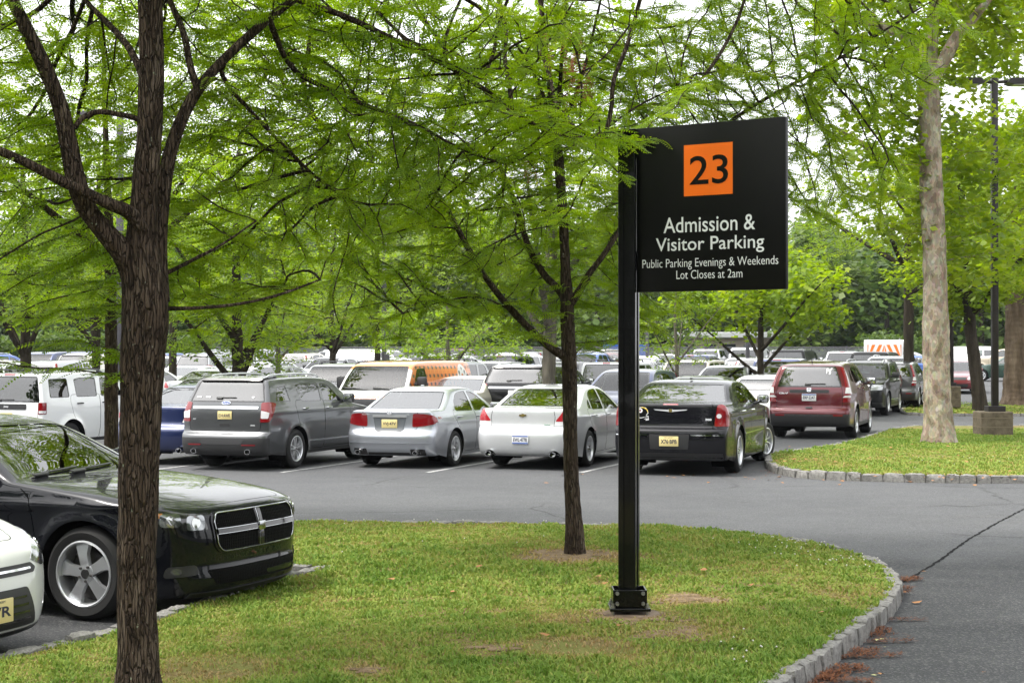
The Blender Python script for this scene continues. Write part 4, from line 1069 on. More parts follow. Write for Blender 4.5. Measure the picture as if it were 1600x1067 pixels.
    wiper(s, 'rear', -.02, 1.375, .42)
    s.overlay('headlight', [(.48, .82), (.84, .84), (.86, 1.0), (.52, 1.0)], 'front', HEADL, .006, .03, mirror=True)
    s.overlay('grille', [(-.44, 1.0), (.44, 1.0), (.40, .76), (-.40, .76)], 'front', CHROME, .008, .03)
    s.overlay('air_intake', [(-.55, .60), (.55, .60), (.50, .40), (-.50, .40)], 'front', BLACKPL, .004, .03)
    for sg in (1, -1): s.overlay('side_trim#%d' % sg, [(s.x0 - 3.30, .50), (s.x0 - 1.45, .50), (s.x0 - 1.45, .53), (s.x0 - 3.30, .53)], 'right' if sg > 0 else 'left', CHROME, .008, .008)
    roof_rails(s, 2.1, 4.45, .60, ALLOY)
    door_handles(s, (2.42, 3.42), (1.14, 1.145), CHROME)
    root, ob = s.finish('parked_car', None, 'car', parents={'reversing_light': 'tail_light', 'reversing_light#2': 'tail_light#2'})
    s.wy = add_wheels(s, root, .245, .245, dict(n=5, w0=.035, w1=.045, waist=.9, hub=.075, twin=.045), 'exp', inset=.012)
    cabin(s, root, CABIN, zb=1.2); door_mirror(s, root, 1.74, 1.25, BLACKPL, 1.2)
    return root, s

def suv_crv(detail=.06, col=None, hero=True, ridge=9):
    L, wb, fo = 4.53, 2.62, .90
    prof = [(.16, .25, .22, .02, 3.2), (.04, .32, .26, 0, 3.2), (.0, .48, .28, 0, 3.2), (.02, .68, .26, 0, 3.2), (.07, .84, .22, -.03, 3.5), (.25, .95, .14, -.05, 4), (.6, 1.03, .03, -.05, 5),
            (.95, 1.09, 0, -.05, 6), 'ws', (1.08, 1.12, .06, -.045, 6), (1.14, 1.15, .12, -.03, 5), (1.55, 1.42, .12, -.04, 5), (1.90, 1.60, .08, -.06, 4.5), (2.3, 1.67, 0, -.075, 4), (2.9, 1.68, 0, -.08, 4), (3.8, 1.64, 0, -.08, 4.3), 'rw', (4.12, 1.60, -.06, -.07, 4.5),
            (4.18, 1.56, -.10, -.045, 4.6), (4.28, 1.36, -.14, -.0, 4.6), (4.38, 1.16, -.16, 0, 4.6), 'bl', (4.405, 1.10, -.16, 0, 4.6), (4.43, .98, -.16, 0, 4.5), (4.44, .82, -.16, 0, 4.4), (4.44, .72, -.17, 0, 4.2),
            'bu', (4.46, .66, -.18, 0, 4), (4.51, .63, -.2, 0, 4), (4.53, .57, -.2, 0, 4), (4.53, .45, -.2, 0, 4), (4.50, .33, -.2, 0, 4), (4.42, .27, -.2, .02, 4)]
    s = Car(dict(L=L, wb=wb, fo=fo, rt=.345, prof=prof, detail=detail, sill=.25, crease=(1.0, .008, .0), flare=.02, arch=.06, ridge=ridge,
        plan=[(0, .74), (.25, .82), (.8, .885), (1.5, .905), (3.0, .91), (3.9, .895), (4.2, .88), (4.53, .85)],
        vert=[(.15, -.06), (.28, -.03), (.5, -.010), (.75, 0), (.98, -.012), (1.1, -.035), (1.18, -.06), (1.4, -.14), (1.6, -.225), (1.68, -.28)],
        seat=(2.05, 2.9), seat_h=1.1, dash=1.45, mirror_z=1.48))
    P = col or paint('paint_maroon', (.105, .005, .012), .4, .3); k = s.k
    front = [(1.62, 1.17), (1.85, 1.34), (2.05, 1.47), (2.28, 1.54), (2.42, 1.555), (2.44, 1.18)]
    rear = [(2.52, 1.183), (2.50, 1.557), (2.9, 1.555), (3.25, 1.52), (3.42, 1.40), (3.36, 1.20)]
    quart = [(3.46, 1.21), (3.50, 1.40), (3.44, 1.50), (3.60, 1.47), (3.82, 1.33), (3.86, 1.25)]
    seams = seams_sedan(fo, wb, 2.48, 1.17, .345, .34); clad = clad_regs(s, .325, .03, BLACKPL)
    s.build_body([shell_win(s, k['ws'] + .35, k['ws'] + 3.1, .92, .86, .06, GL_WS, 'windscreen'), shell_win(s, k['rw'] + .7, k['bl'] - .3, .80, .84, .07, GL_TINT, 'rear_window'),
                  shell_win(s, k['rw'] + .4, k['bu'] - .3, .84, .82, .06, P, 'tailgate', kind='panel'), shell_win(s, 5.4, k['ws'] - .2, .74, .86, .1, P, 'bonnet', kind='panel'), hband(s, k['bu'] + 2.2, k['bu'] + 9, BLACKPL), hband(s, -1, 1.5, BLACKPL)],
                 dlo_regs(front, rear, quart, (GL_MID, GL_TINT, GL_TINT), .018) + seams + clad, ('body', P))
    V = obl(40)
    s.overlay('tail_light', lamp(s, V, [(.70, .80), (.86, .80), (.90, .95), (.85, 1.12), (.76, 1.40), (.68, 1.55), (.62, 1.54), (.69, 1.30), (.715, 1.10), (.70, .95)]), V, REDL, .012, .02, mirror=True, sp=.04)
    s.overlay('reversing_light', lamp(s, V, [(.705, .90), (.885, .90), (.875, .94), (.705, .94)]), V, CLEARL, .016, .006, mirror=True, sp=.04)
    s.overlay('turn_signal', lamp(s, V, [(.715, .99), (.875, .99), (.85, 1.11), (.725, 1.11)]), V, CLEARL, .016, .01, mirror=True, sp=.04)
    s.overlay('plate_recess', [(-.46, 1.02), (.46, 1.02), (.42, .75), (-.42, .75)], 'rear', P, .002, .04)
    s.overlay('badge_bar', [(-.42, 1.06), (.42, 1.06), (.42, 1.0), (-.42, 1.0)], 'rear', BLACKPL, .03, .02)
    if hero:
        b = MB(); b.prism(round_poly(np.array([(-.05, .042), (.05, .042), (.04, -.042), (-.04, -.042)]), .02), 0, .006, CHROME, ('x', 'y', 'z')); b.prism(round_poly(np.array([(-.04, .034), (.04, .034), (.032, -.034), (-.032, -.034)]), .014), .006, .0075, BLACKPL, ('x', 'y', 'z'))
        for x0 in (-1, 1): b.box((x0 * .02, 0, .009), (.011, .06, .004), CHROME, Euler((0, 0, -x0 * .12)))
        b.box((0, 0, .009), (.035, .010, .004), CHROME); s.put('badge', b.mesh('b'), 'rear', 0, 1.055, .034)
        s.put('lettering', fit_box(text_mesh('CR-V', .05, BADGE, .003, .002), .2, .035), 'rear', -.55, .985, .006)
        s.plate('rear', 0, .90, 'ERP·2247', WHITEP, NAVY, extra=lambda v, h, z, l: s.put('number_plate', xf_mesh(MB().box((0, 0, 0), (.29, .024, .003), BLUEP).mesh('q'), Matrix.Translation((0, .06, .0075))), v, h, z, l, tilt=False))
        # interlocked letters sticker on the glass
        wl = pmat('sticker_white', (.8, .8, .8), .4)
        for ch, w_, h_, dx, dz in (('N', .10, .11, -.01, .0), ('Y', .13, .15, .012, -.005)):
            t = fit_box(text_mesh(ch, .1, wl, .002), w_, h_); t.transform(Matrix.Translation((dx, dz, .0))); s.put('sticker', t, 'rear', .40, 1.46, .004)
    else: s.plate('rear', 0, .90, '', YELP, NAVY)
    s.overlay('tailgate_handle', rect(0, .68, .14, .035), 'rear', BLACKPL, .008, .01)
    for h in (-.62, .62): s.overlay('reflector', rect(h, .52, .20, .032), 'rear', REDL, .008, .008)
    for h in (-.38, -.14, .14, .38): s.overlay('bumper_stud', rect(h, .52, .13, .035), 'rear', pmat('grey_plastic', (.03, .03, .032), .6), .016, .015)
    wiper(s, 'rear', .12, 1.185, .44)
    s.overlay('headlight', [(.40, .74), (.76, .76), (.80, .88), (.62, .92), (.42, .86)], 'front', HEADL, .006, .03, mirror=True)
    s.overlay('grille', [(-.38, .84), (.38, .84), (.34, .70), (-.34, .70)], 'front', BLACKPL, .008, .03)
    s.overlay('air_intake', [(-.55, .56), (.55, .56), (.50, .36), (-.50, .36)], 'front', BLACKPL, .004, .03)
    b = MB(); b.tube([(s.x0 - 3.95, 0, 1.60), (s.x0 - 4.05, 0, 1.72)], .008, BLACKPL, 6); s.mbput('aerial', b)
    door_handles(s, (2.28, 3.15), (1.07, 1.08), P)
    root, ob = s.finish('parked_car', None, 'car', parents={'reversing_light': 'tail_light', 'reversing_light#2': 'tail_light#2', 'turn_signal': 'tail_light', 'turn_signal#2': 'tail_light#2'})
    s.wy = add_wheels(s, root, .22, .225, dict(n=7, w0=.05, w1=.06, waist=.9, hub=.07), 'crv', inset=.012)
    cabin(s, root, CABIN, zb=1.12); door_mirror(s, root, 1.56, 1.16, BLACKPL, 1.1)
    return root, s

def suv_boxy(detail=.06, col=None, hero=True, ridge=9):
    "square-cut white off-roader"
    L, wb, fo = 4.49, 2.69, .80
    prof = [(.10, .36, .1, .02, 5), (.02, .42, .12, 0, 5), (.0, .56, .12, 0, 5), (.02, .75, .12, 0, 5), (.04, .95, .10, -.02, 5), (.08, 1.08, .06, -.03, 5.5), (.4, 1.12, .02, -.04, 6),
            (1.0, 1.16, 0, -.04, 7), 'ws', (1.24, 1.18, .03, -.035, 7), (1.29, 1.20, .06, -.03, 6), (1.52, 1.46, .06, -.03, 6), (1.74, 1.68, .04, -.04, 6), (2.1, 1.75, 0, -.05, 5.5), (2.9, 1.77, 0, -.05, 5.5), (4.0, 1.75, 0, -.05, 5.5), 'rw', (4.28, 1.735, -.04, -.04, 6),
            (4.325, 1.70, -.05, -.03, 6), (4.36, 1.48, -.06, 0, 6), (4.39, 1.22, -.06, 0, 6), 'bl', (4.40, 1.16, -.06, 0, 6), (4.41, 1.0, -.06, 0, 6), (4.415, .85, -.06, 0, 6), (4.415, .75, -.06, 0, 6),
            'bu', (4.43, .70, -.06, 0, 6), (4.48, .68, -.07, 0, 5.5), (4.49, .62, -.07, 0, 5.5), (4.49, .50, -.07, 0, 5.5), (4.47, .42, -.07, 0, 5.5), (4.40, .38, -.07, .02, 5.5)]
    s = Car(dict(L=L, wb=wb, fo=fo, rt=.37, prof=prof, detail=detail, sill=.33, flare=.05, arch=.07, ridge=ridge,
        plan=[(0, .80), (.15, .85), (.8, .885), (1.5, .895), (3.0, .90), (4.0, .895), (4.49, .88)],
        vert=[(.2, -.05), (.4, -.02), (.7, 0), (1.05, -.006), (1.17, -.02), (1.24, -.035), (1.5, -.08), (1.7, -.12), (1.78, -.15)],
        seat=(2.1, 2.95), seat_h=1.15, dash=1.55, mirror_z=1.6))
    P = col or paint('paint_white', (.80, .81, .81), .0, .35, flake=False); k = s.k
    front = [(1.66, 1.25), (1.74, 1.44), (1.84, 1.60), (1.95, 1.64), (2.40, 1.645), (2.42, 1.25)]
    rear = [(2.56, 1.25), (2.55, 1.645), (3.10, 1.645), (3.30, 1.62), (3.27, 1.25)]
    quart = [(3.50, 1.25), (3.52, 1.64), (4.12, 1.63), (4.14, 1.25)]
    seams = seams_sedan(fo, wb, 2.49, 1.24, .37, .40); clad = clad_regs(s, .40, .0, BLACKPL)[2:]
    s.build_body([shell_win(s, k['ws'] + .4, k['ws'] + 3.1, .93, .90, .05, GL_WS, 'windscreen'), shell_win(s, k['rw'] + .9, k['bl'] - .15, .90, .92, .05, GL_TINT, 'rear_window'),
                  shell_win(s, k['rw'] + .45, k['bu'] - .4, .95, .84, .05, P, 'tailgate', kind='panel'), shell_win(s, 5.4, k['ws'] - .2, .80, .88, .08, P, 'bonnet', kind='panel')],
                 dlo_regs(front, rear, quart, (GL_MID, GL_TINT, GL_TINT), .016) + seams + clad, ('body', P))
    V = obl(40)
    s.overlay('tail_light', lamp(s, V, [(.76, .93), (.96, .93), (.96, 1.16), (.76, 1.16)]), V, REDL, .012, .015, mirror=True, sp=.04)
    s.overlay('reversing_light', lamp(s, V, [(.78, .945), (.94, .945), (.94, 1.0), (.78, 1.0)]), V, CLEARL, .016, .01, mirror=True, sp=.04)
    s.overlay('badge_bar', [(-.48, 1.13), (.48, 1.13), (.48, 1.02), (-.48, 1.02)], 'rear', BLACKPL, .014, .02)
    if hero: s.put('lettering', fit_box(text_mesh('Jeep', .05, BADGE, .002, .001), .12, .045), 'rear', 0, 1.075, .018)
    s.plate('rear', 0, .88, '', YELP, NAVY)
    s.overlay('brake_light', rect(.0, 1.715, .26, .03), 'rear', REDD, .012, .01)
    wiper(s, 'rear', -.05, 1.215, .44)
    s.overlay('headlight', [(.50, .86), (.76, .86), (.76, 1.02), (.50, 1.02)], 'front', HEADL, .006, .04, mirror=True)
    s.overlay('grille', [(-.46, 1.02), (.46, 1.02), (.44, .82), (-.44, .82)], 'front', P, .008, .03)
    for i in range(7): s.overlay('grille_slot', rect(-.36 + .12 * i, .92, .06, .17), 'front', BLACKPL, .012, .02)
    s.overlay('bumper', [(-.80, .70), (.80, .70), (.80, .46), (-.80, .46)], 'front', BLACKPL, .03, .04)
    roof_rails(s, 2.0, 4.1, .62, BLACKPL, .06)
    door_handles(s, (2.30, 3.18), (1.12, 1.12), BLACKPL)
    root, ob = s.finish('parked_car', None, 'car', parents={'reversing_light': 'tail_light', 'reversing_light#2': 'tail_light#2', 'grille_slot': 'grille'})
    s.wy = add_wheels(s, root, .215, .235, dict(n=5, w0=.07, w1=.08, waist=.9, hub=.075), 'box', inset=.012)
    cabin(s, root, CABIN, zb=1.15); door_mirror(s, root, 1.62, 1.23, BLACKPL, 1.2)
    return root, s

def van_orange(detail=.07, col=None, hero=True, ridge=9):
    "long panel van, here in orange plaid with a white disc"
    L, wb, fo = 5.4, 3.4, .92
    prof = [(.10, .30, .12, .02, 4), (.02, .40, .14, 0, 4), (.0, .55, .15, 0, 4), (.02, .75, .15, 0, 4), (.04, .95, .13, -.02, 4), (.10, 1.03, .08, -.04, 4.5), (.3, 1.08, .03, -.05, 6),
            (.55, 1.12, 0, -.04, 7), 'ws', (.68, 1.14, .03, -.035, 7), (.73, 1.17, .07, -.03, 6), (1.0, 1.46, .07, -.03, 6), (1.30, 1.76, .05, -.05, 5.5), (1.6, 1.86, 0, -.07, 5), (2.5, 1.90, 0, -.08, 4.8), (4.8, 1.90, 0, -.08, 4.8), 'rw', (5.20, 1.88, -.05, -.07, 5),
            (5.27, 1.82, -.07, -.05, 5), (5.30, 1.55, -.08, 0, 5), (5.32, 1.22, -.08, 0, 5), 'bl', (5.32, 1.16, -.08, 0, 5), (5.33, 1.0, -.08, 0, 5), (5.33, .85, -.08, 0, 5), (5.33, .70, -.08, 0, 5),
            'bu', (5.34, .60, -.08, 0, 5), (5.39, .58, -.09, 0, 5), (5.40, .52, -.09, 0, 5), (5.40, .42, -.09, 0, 5), (5.38, .36, -.09, 0, 5), (5.30, .32, -.09, .02, 5)]
    s = Car(dict(L=L, wb=wb, fo=fo, rt=.36, prof=prof, detail=detail, sill=.3, flare=.02, arch=.065, ridge=ridge,
        plan=[(0, .84), (.15, .89), (.7, .955), (1.3, .985), (3.0, 1.0), (4.6, .995), (5.4, .96)],
        vert=[(.2, -.05), (.4, -.02), (.7, 0), (1.05, -.006), (1.2, -.02), (1.5, -.07), (1.75, -.14), (1.92, -.22)],
        seat=(1.85, 3.0), seat_h=1.2, dash=1.15, mirror_z=1.66))
    if col: P = PS = col
    else:
        P = paint('paint_white_van', (.80, .80, .79), .0, .35, flake=False)
        PS = paint('paint_orange_plaid', (.78, .21, .025), .0, .4, flake=False); N, Lk, b = nodes(PS)
        tc = N.new('ShaderNodeTexCoord'); sx = N.new('ShaderNodeSeparateXYZ'); Lk.new(tc.outputs['Object'], sx.inputs[0])
        def stripe(src, per, wd, off=0.0):
            a = N.new('ShaderNodeMath'); a.operation = 'MULTIPLY_ADD'; a.inputs[1].default_value = 1 / per; a.inputs[2].default_value = off + 20; Lk.new(src, a.inputs[0])
            f = N.new('ShaderNodeMath'); f.operation = 'FRACT'; Lk.new(a.outputs[0], f.inputs[0])
            l = N.new('ShaderNodeMath'); l.operation = 'LESS_THAN'; l.inputs[1].default_value = wd; Lk.new(f.outputs[0], l.inputs[0]); return l.outputs[0]
        def mul(a, b_):
            m_ = N.new('ShaderNodeMath'); m_.operation = 'MULTIPLY'; Lk.new(a, m_.inputs[0]); Lk.new(b_, m_.inputs[1]); return m_.outputs[0]
        def mixc(f, ca, cb, fa=None):
            x = N.new('ShaderNodeMix'); x.data_type = 'RGBA'; Lk.new(f, x.inputs[0])
            if isinstance(ca, tuple): x.inputs[6].default_value = (*ca, 1)
            else: Lk.new(ca, x.inputs[6])
            x.inputs[7].default_value = (*cb, 1); return x.outputs[2]
        vx = stripe(sx.outputs[0], .26, .40); hz = stripe(sx.outputs[2], .21, .38)
        thin = stripe(sx.outputs[0], .26, .10, .45)
        c = mixc(thin, (.78, .22, .03), (.60, .13, .015)); c = mixc(vx, c, (.72, .17, .02)); c = mixc(hz, c, (.66, .16, .02)); c = mixc(mul(vx, hz), c, (.05, .022, .012))
        Lk.new(c, b.inputs['Base Color'])
        P.name = P.name
    PO = col or paint('paint_orange', (.78, .22, .03), .0, .38, flake=False); k = s.k
    front = [(1.22, 1.24), (1.34, 1.46), (1.52, 1.66), (1.62, 1.70), (2.05, 1.71), (2.06, 1.24)]
    seams = [dict(poly=round_poly(np.array([(1.30, .42), (2.12, .42), (2.13, 1.75), (1.50, 1.74), (1.12, 1.22)]), .06), kind='panel', part='door', mat=PS)]
    side = dict(poly=np.array([(.98, 0.2), (L + .4, .2), (L + .4, 2.0), (.98, 2.0)]), kind='mat', mat=PS)
    s.build_body([shell_win(s, k['ws'] + .45, k['ws'] + 3.15, .93, .90, .06, GL_WS, 'windscreen', trim=.03), shell_win(s, k['rw'] + 1.2, k['bl'] - .3, .86, .88, .05, GL_TINT, 'rear_window'),
                  shell_win(s, 4.9, k['ws'] - .2, .82, .86, .08, P, 'bonnet', kind='panel'), hband(s, k['ws'] + 2.8, k['bu'] + .5, PO), hband(s, k['bu'] + .5, k['bu'] + 9, CHROME)],
                 dlo_regs(front, None, None, (GL_MID,), .02) + seams + [side], ('body', P))
    if hero:
        wl = pmat('disc_white', (.80, .80, .78), .4); ok_ = pmat('disc_orange', (.55, .15, .02), .4)
        for vw, sg in (('left', 1), ('right', -1)):
            cx = (s.x0 - 4.55) * (-1 if vw == 'left' else 1)
            s.overlay('round_emblem', ellipse(cx, 1.36, .36, .44, 36), vw, wl, .006, 0, sp=.06)
            for (a, b_, c_, d_, m_) in ((-.22, .20, .10, .14, GLOSSBLK), (-.02, .14, .12, .10, ok_), (.18, .22, .09, .12, GLOSSBLK), (-.12, -.05, .09, .26, ok_), (.10, -.10, .09, .30, GLOSSBLK), (-.20, -.18, .07, .10, GLOSSBLK), (.20, -.02, .08, .16, ok_), (.0, .32, .06, .08, GLOSSBLK)):
                pts = [(cx + a + c_ / 2 * math.cos(t) * (1 + .25 * math.sin(3 * t)), 1.36 + b_ + d_ / 2 * math.sin(t)) for t in np.linspace(0, 2 * math.pi, 12)[:-1]]
                s.overlay('emblem_mark', pts, vw, m_, .010, 0, sp=.06)
    s.overlay('headlight', [(.56, .76), (.84, .78), (.84, .98), (.58, .98)], 'front', HEADL, .006, .03, mirror=True)
    s.overlay('grille', [(-.52, .96), (.52, .96), (.50, .74), (-.50, .74)], 'front', BLACKPL, .008, .03)
    s.overlay('bumper', [(-.9, .60), (.9, .60), (.9, .36), (-.9, .36)], 'front', CHROME if not col else BLACKPL, .03, .04)
    if hero: s.overlay('plaid_band', [(-.88, 1.03), (.88, 1.03), (.88, .97), (-.88, .97)], 'front', PO, .012, .01)
    s.overlay('tail_light', [(.74, .80), (.86, .80), (.86, 1.16), (.74, 1.16)], 'rear', REDL, .01, .02, mirror=True)
    s.plate('rear', 0, .86, '', YELP, NAVY)
    for h in (-.45, .35): wiper(s, 'front', h, 1.20, .66, -.12)
    door_handles(s, (2.0,), (1.12,), BLACKPL)
    root, ob = s.finish('parked_van', None, 'van', parents={'emblem_mark': 'round_emblem'})
    s.wy = add_wheels(s, root, .215, .235, dict(n=8, w0=.05, w1=.06, waist=.9, hub=.085), 'van', inset=.03)
    cabin(s, root, CABINT, rows=1, zb=1.16); door_mirror(s, root, 1.30, 1.27, BLACKPL, 1.4, size=(.10, .19, .24))
    return root, s

def pickup(detail=.07, col=None, hero=False, ridge=16):
    L, wb, fo = 5.6, 3.5, .93
    prof = [(.10, .36, .12, .02, 4), (.02, .44, .14, 0, 4), (.0, .60, .15, 0, 4), (.02, .80, .15, 0, 4), (.03, 1.02, .13, -.02, 4), (.08, 1.12, .08, -.04, 4.5), (.4, 1.17, .03, -.05, 6),
            (1.1, 1.21, 0, -.04, 7), 'ws', (1.36, 1.23, .04, -.035, 7), (1.42, 1.25, .08, -.03, 6), (1.75, 1.52, .08, -.03, 6), (2.05, 1.75, .05, -.05, 5.5), (2.4, 1.82, 0, -.06, 5), (2.9, 1.83, 0, -.06, 5), (3.45, 1.80, 0, -.06, 5), 'rw', (3.62, 1.77, -.03, -.05, 5.5),
            (3.67, 1.72, -.05, -.03, 6), (3.73, 1.50, -.06, 0, 6), (3.78, 1.24, -.04, 0, 6), 'bl', (3.82, 1.21, 0, -.01, 8), (3.9, 1.20, 0, 0, 8), (5.2, 1.20, 0, 0, 8), (5.48, 1.20, -.03, -.02, 7), (5.52, 1.17, -.05, -.02, 6), (5.53, .95, -.06, 0, 6), (5.53, .72, -.06, 0, 6),
            'bu', (5.54, .66, -.06, 0, 6), (5.59, .64, -.07, 0, 5.5), (5.60, .58, -.07, 0, 5.5), (5.60, .48, -.07, 0, 5.5), (5.57, .42, -.07, 0, 5.5), (5.48, .38, -.07, .02, 5.5)]
    s = Car(dict(L=L, wb=wb, fo=fo, rt=.39, prof=prof, detail=detail, sill=.38, flare=.03, arch=.07, ridge=ridge,
        plan=[(0, .86), (.15, .92), (.8, .965), (1.5, .975), (3.6, .98), (5.0, .975), (5.6, .955)],
        vert=[(.2, -.05), (.4, -.02), (.7, 0), (1.08, -.006), (1.2, -.02), (1.28, -.045), (1.5, -.11), (1.75, -.18), (1.84, -.22)],
        seat=(2.35, 3.2), seat_h=1.2, dash=1.75, mirror_z=1.65))
    P = col; k = s.k
    front = [(1.90, 1.28), (2.0, 1.48), (2.14, 1.66), (2.26, 1.70), (2.70, 1.71), (2.72, 1.28)]
    rear = [(2.80, 1.28), (2.80, 1.71), (3.30, 1.69), (3.48, 1.64), (3.54, 1.28)]
    tar = pmat('bed_cover', (.02, .02, .021), .7)
    s.build_body([shell_win(s, k['ws'] + .45, k['ws'] + 3.1, .93, .90, .05, GL_WS, 'windscreen'), shell_win(s, k['rw'] + .9, k['bl'] - .2, .88, .90, .05, GL_TINT, 'rear_window'),
                  shell_win(s, k['bl'] + .8, k['bl'] + 2.7, .90, .90, .03, tar, 'load_bed', kind='mat')],
                 dlo_regs(front, rear, None, (GL_MID, GL_TINT), .016) + seams_sedan(fo, wb - .5, 2.76, 1.26, .39, .44), ('body', P))
    s.overlay('tail_light', [(.82, .82), (.94, .82), (.94, 1.14), (.82, 1.14)], 'rear', REDL, .012, .015, mirror=True)
    s.overlay('bumper', [(-.9, .66), (.9, .66), (.9, .50), (-.9, .50)], 'rear', CHROME, .03, .02)
    s.overlay('headlight', [(.60, .84), (.88, .86), (.88, 1.06), (.60, 1.06)], 'front', HEADL, .006, .04, mirror=True)
    s.overlay('grille', [(-.54, 1.06), (.54, 1.06), (.52, .80), (-.52, .80)], 'front', CHROME, .008, .03)
    s.overlay('grille_mesh', [(-.48, 1.02), (.48, 1.02), (.46, .84), (-.46, .84)], 'front', BLACKPL, .014, .03)
    s.overlay('brake_light', rect(0, 1.755, .3, .03), 'rear', REDD, .012, .01)
    s.plate('rear', 0, .58, '', YELP, NAVY, lift=.04)
    root, ob = s.finish('parked_pickup', None, 'pickup', parents={'grille_mesh': 'grille'})
    s.wy = add_wheels(s, root, .225, .25, dict(n=6, w0=.06, w1=.07, waist=.9, hub=.085), 'pck', inset=.03)
    cabin(s, root, CABIN, zb=1.2); door_mirror(s, root, 1.84, 1.27, BLACKPL, 1.3, size=(.10, .2, .22))
    return root, s
# ------------------------------------------------------------------ ground, kerbs, lawns
def gz(X, Y):
    "the lot rises gently beyond 50 m"
    return np.where(np.asarray(Y) > 50, .010 * (np.asarray(Y) - 50), 0.0)
def asphalt():
    m = pmat('asphalt', (.09, .09, .092), .8, spec=.35); N, L, b = nodes(m)
    g = N.new('ShaderNodeTexCoord'); sep = N.new('ShaderNodeSeparateXYZ'); L.new(g.outputs['Object'], sep.inputs[0])
    def noise(sc, det=5, r=.6):
        n = N.new('ShaderNodeTexNoise'); n.inputs['Scale'].default_value = sc; n.inputs['Detail'].default_value = det; n.inputs['Roughness'].default_value = r
        L.new(g.outputs['Object'], n.inputs['Vector']); return n.outputs['Fac']
    def mth(op, a, b_=None, c=None):
        x = N.new('ShaderNodeMath'); x.operation = op
        for i, q in enumerate((a, b_, c)):
            if q is None: continue
            if isinstance(q, (int, float)): x.inputs[i].default_value = q
            else: L.new(q, x.inputs[i])
        return x.outputs[0]
    def mix(f, a, b_):
        x = N.new('ShaderNodeMix'); x.data_type = 'RGBA'; L.new(f, x.inputs[0])
        for i, q in ((6, a), (7, b_)):
            if isinstance(q, tuple): x.inputs[i].default_value = (*q, 1)
            else: L.new(q, x.inputs[i])
        return x.outputs[2]
    def rng_(v, a, c):
        x = N.new('ShaderNodeMapRange'); x.interpolation_type = 'SMOOTHSTEP'; x.inputs[1].default_value = a; x.inputs[2].default_value = c; L.new(v, x.inputs[0]); return x.outputs[0]
    # newer, darker surfacing of the drive on the camera side
    yy = mth('MULTIPLY_ADD', noise(.5, 4), 3.4, sep.outputs[1])
    dark = rng_(yy, 18.9, 17.3)
    col = mix(dark, (.082, .084, .088), (.023, .0245, .027))
    st = rng_(noise(.25, 6, .65), .38, .68); col = mix(st, col, mix(dark, (.064, .066, .070), (.018, .0195, .0215)))
    # streaks of wear along the road
    mp = N.new('ShaderNodeMapping'); mp.inputs['Scale'].default_value = (.3, 1.1, 1); L.new(g.outputs['Object'], mp.inputs[0])
    n3 = N.new('ShaderNodeTexNoise'); n3.inputs['Scale'].default_value = 1.4; n3.inputs['Detail'].default_value = 6; L.new(mp.outputs[0], n3.inputs['Vector'])
    col = mix(mth('MULTIPLY', rng_(n3.outputs['Fac'], .45, .72), .4), col, (.075, .075, .075))
    # hairline cracks and oil spots
    wn = N.new('ShaderNodeTexNoise'); wn.inputs['Scale'].default_value = 1.3; wn.inputs['Detail'].default_value = 5; L.new(g.outputs['Object'], wn.inputs['Vector'])
    wv = N.new('ShaderNodeMix'); wv.data_type = 'VECTOR'; wv.inputs[0].default_value = .35; L.new(g.outputs['Object'], wv.inputs[4]); L.new(wn.outputs['Color'], wv.inputs[5])
    ve = N.new('ShaderNodeTexVoronoi'); ve.feature = 'DISTANCE_TO_EDGE'; ve.inputs['Scale'].default_value = .42; L.new(wv.outputs[1], ve.inputs['Vector'])
    col = mix(mth('MULTIPLY', rng_(ve.outputs['Distance'], .012, .003), mth('MULTIPLY', rng_(noise(.18, 3), .44, .56), .8)), col, (.02, .02, .021))
    col = mix(mth('MULTIPLY', rng_(noise(.9, 3, .5), .66, .76), .5), col, (.022, .022, .023))
    # aggregate
    v = N.new('ShaderNodeTexVoronoi'); v.inputs['Scale'].default_value = 78; L.new(g.outputs['Object'], v.inputs['Vector'])
    sepc = N.new('ShaderNodeSeparateColor'); L.new(v.outputs['Color'], sepc.inputs[0])
    col = mix(mth('MULTIPLY', rng_(sepc.outputs[0], .68, .97), .5), col, (.17, .168, .162)); col = mix(mth('MULTIPLY', rng_(sepc.outputs[1], .55, .95), .6), col, (.022, .022, .024))
    L.new(col, b.inputs['Base Color'])
    rr = N.new('ShaderNodeMapRange'); rr.inputs[3].default_value = .62; rr.inputs[4].default_value = .9; L.new(noise(1.5), rr.inputs[0]); L.new(rr.outputs[0], b.inputs['Roughness'])
    bp = N.new('ShaderNodeBump'); bp.inputs['Strength'].default_value = .6; bp.inputs['Distance'].default_value = .006; L.new(v.outputs['Distance'], bp.inputs['Height']); L.new(bp.outputs[0], b.inputs['Normal'])
    return m
ASPH = asphalt()
ys = np.concatenate([[-30, 0, 20, 45], np.arange(50, 131, 8.0), [200, 700]]); xs = np.array([-500., -60, 0, 60, 500])
gv = [(x, y, float(gz(x, min(y, 130)))) for y in ys for x in xs]; n_ = len(xs)
gf = [[j * n_ + i, j * n_ + i + 1, (j + 1) * n_ + i + 1, (j + 1) * n_ + i] for j in range(len(ys) - 1) for i in range(n_ - 1)]
o = link('ground', np_mesh('ground', gv, [np.array(gf)], [ASPH], smooth=True)); tag(o, kind='structure')
o['label'] = 'worn grey asphalt of the drive and the parking lot'

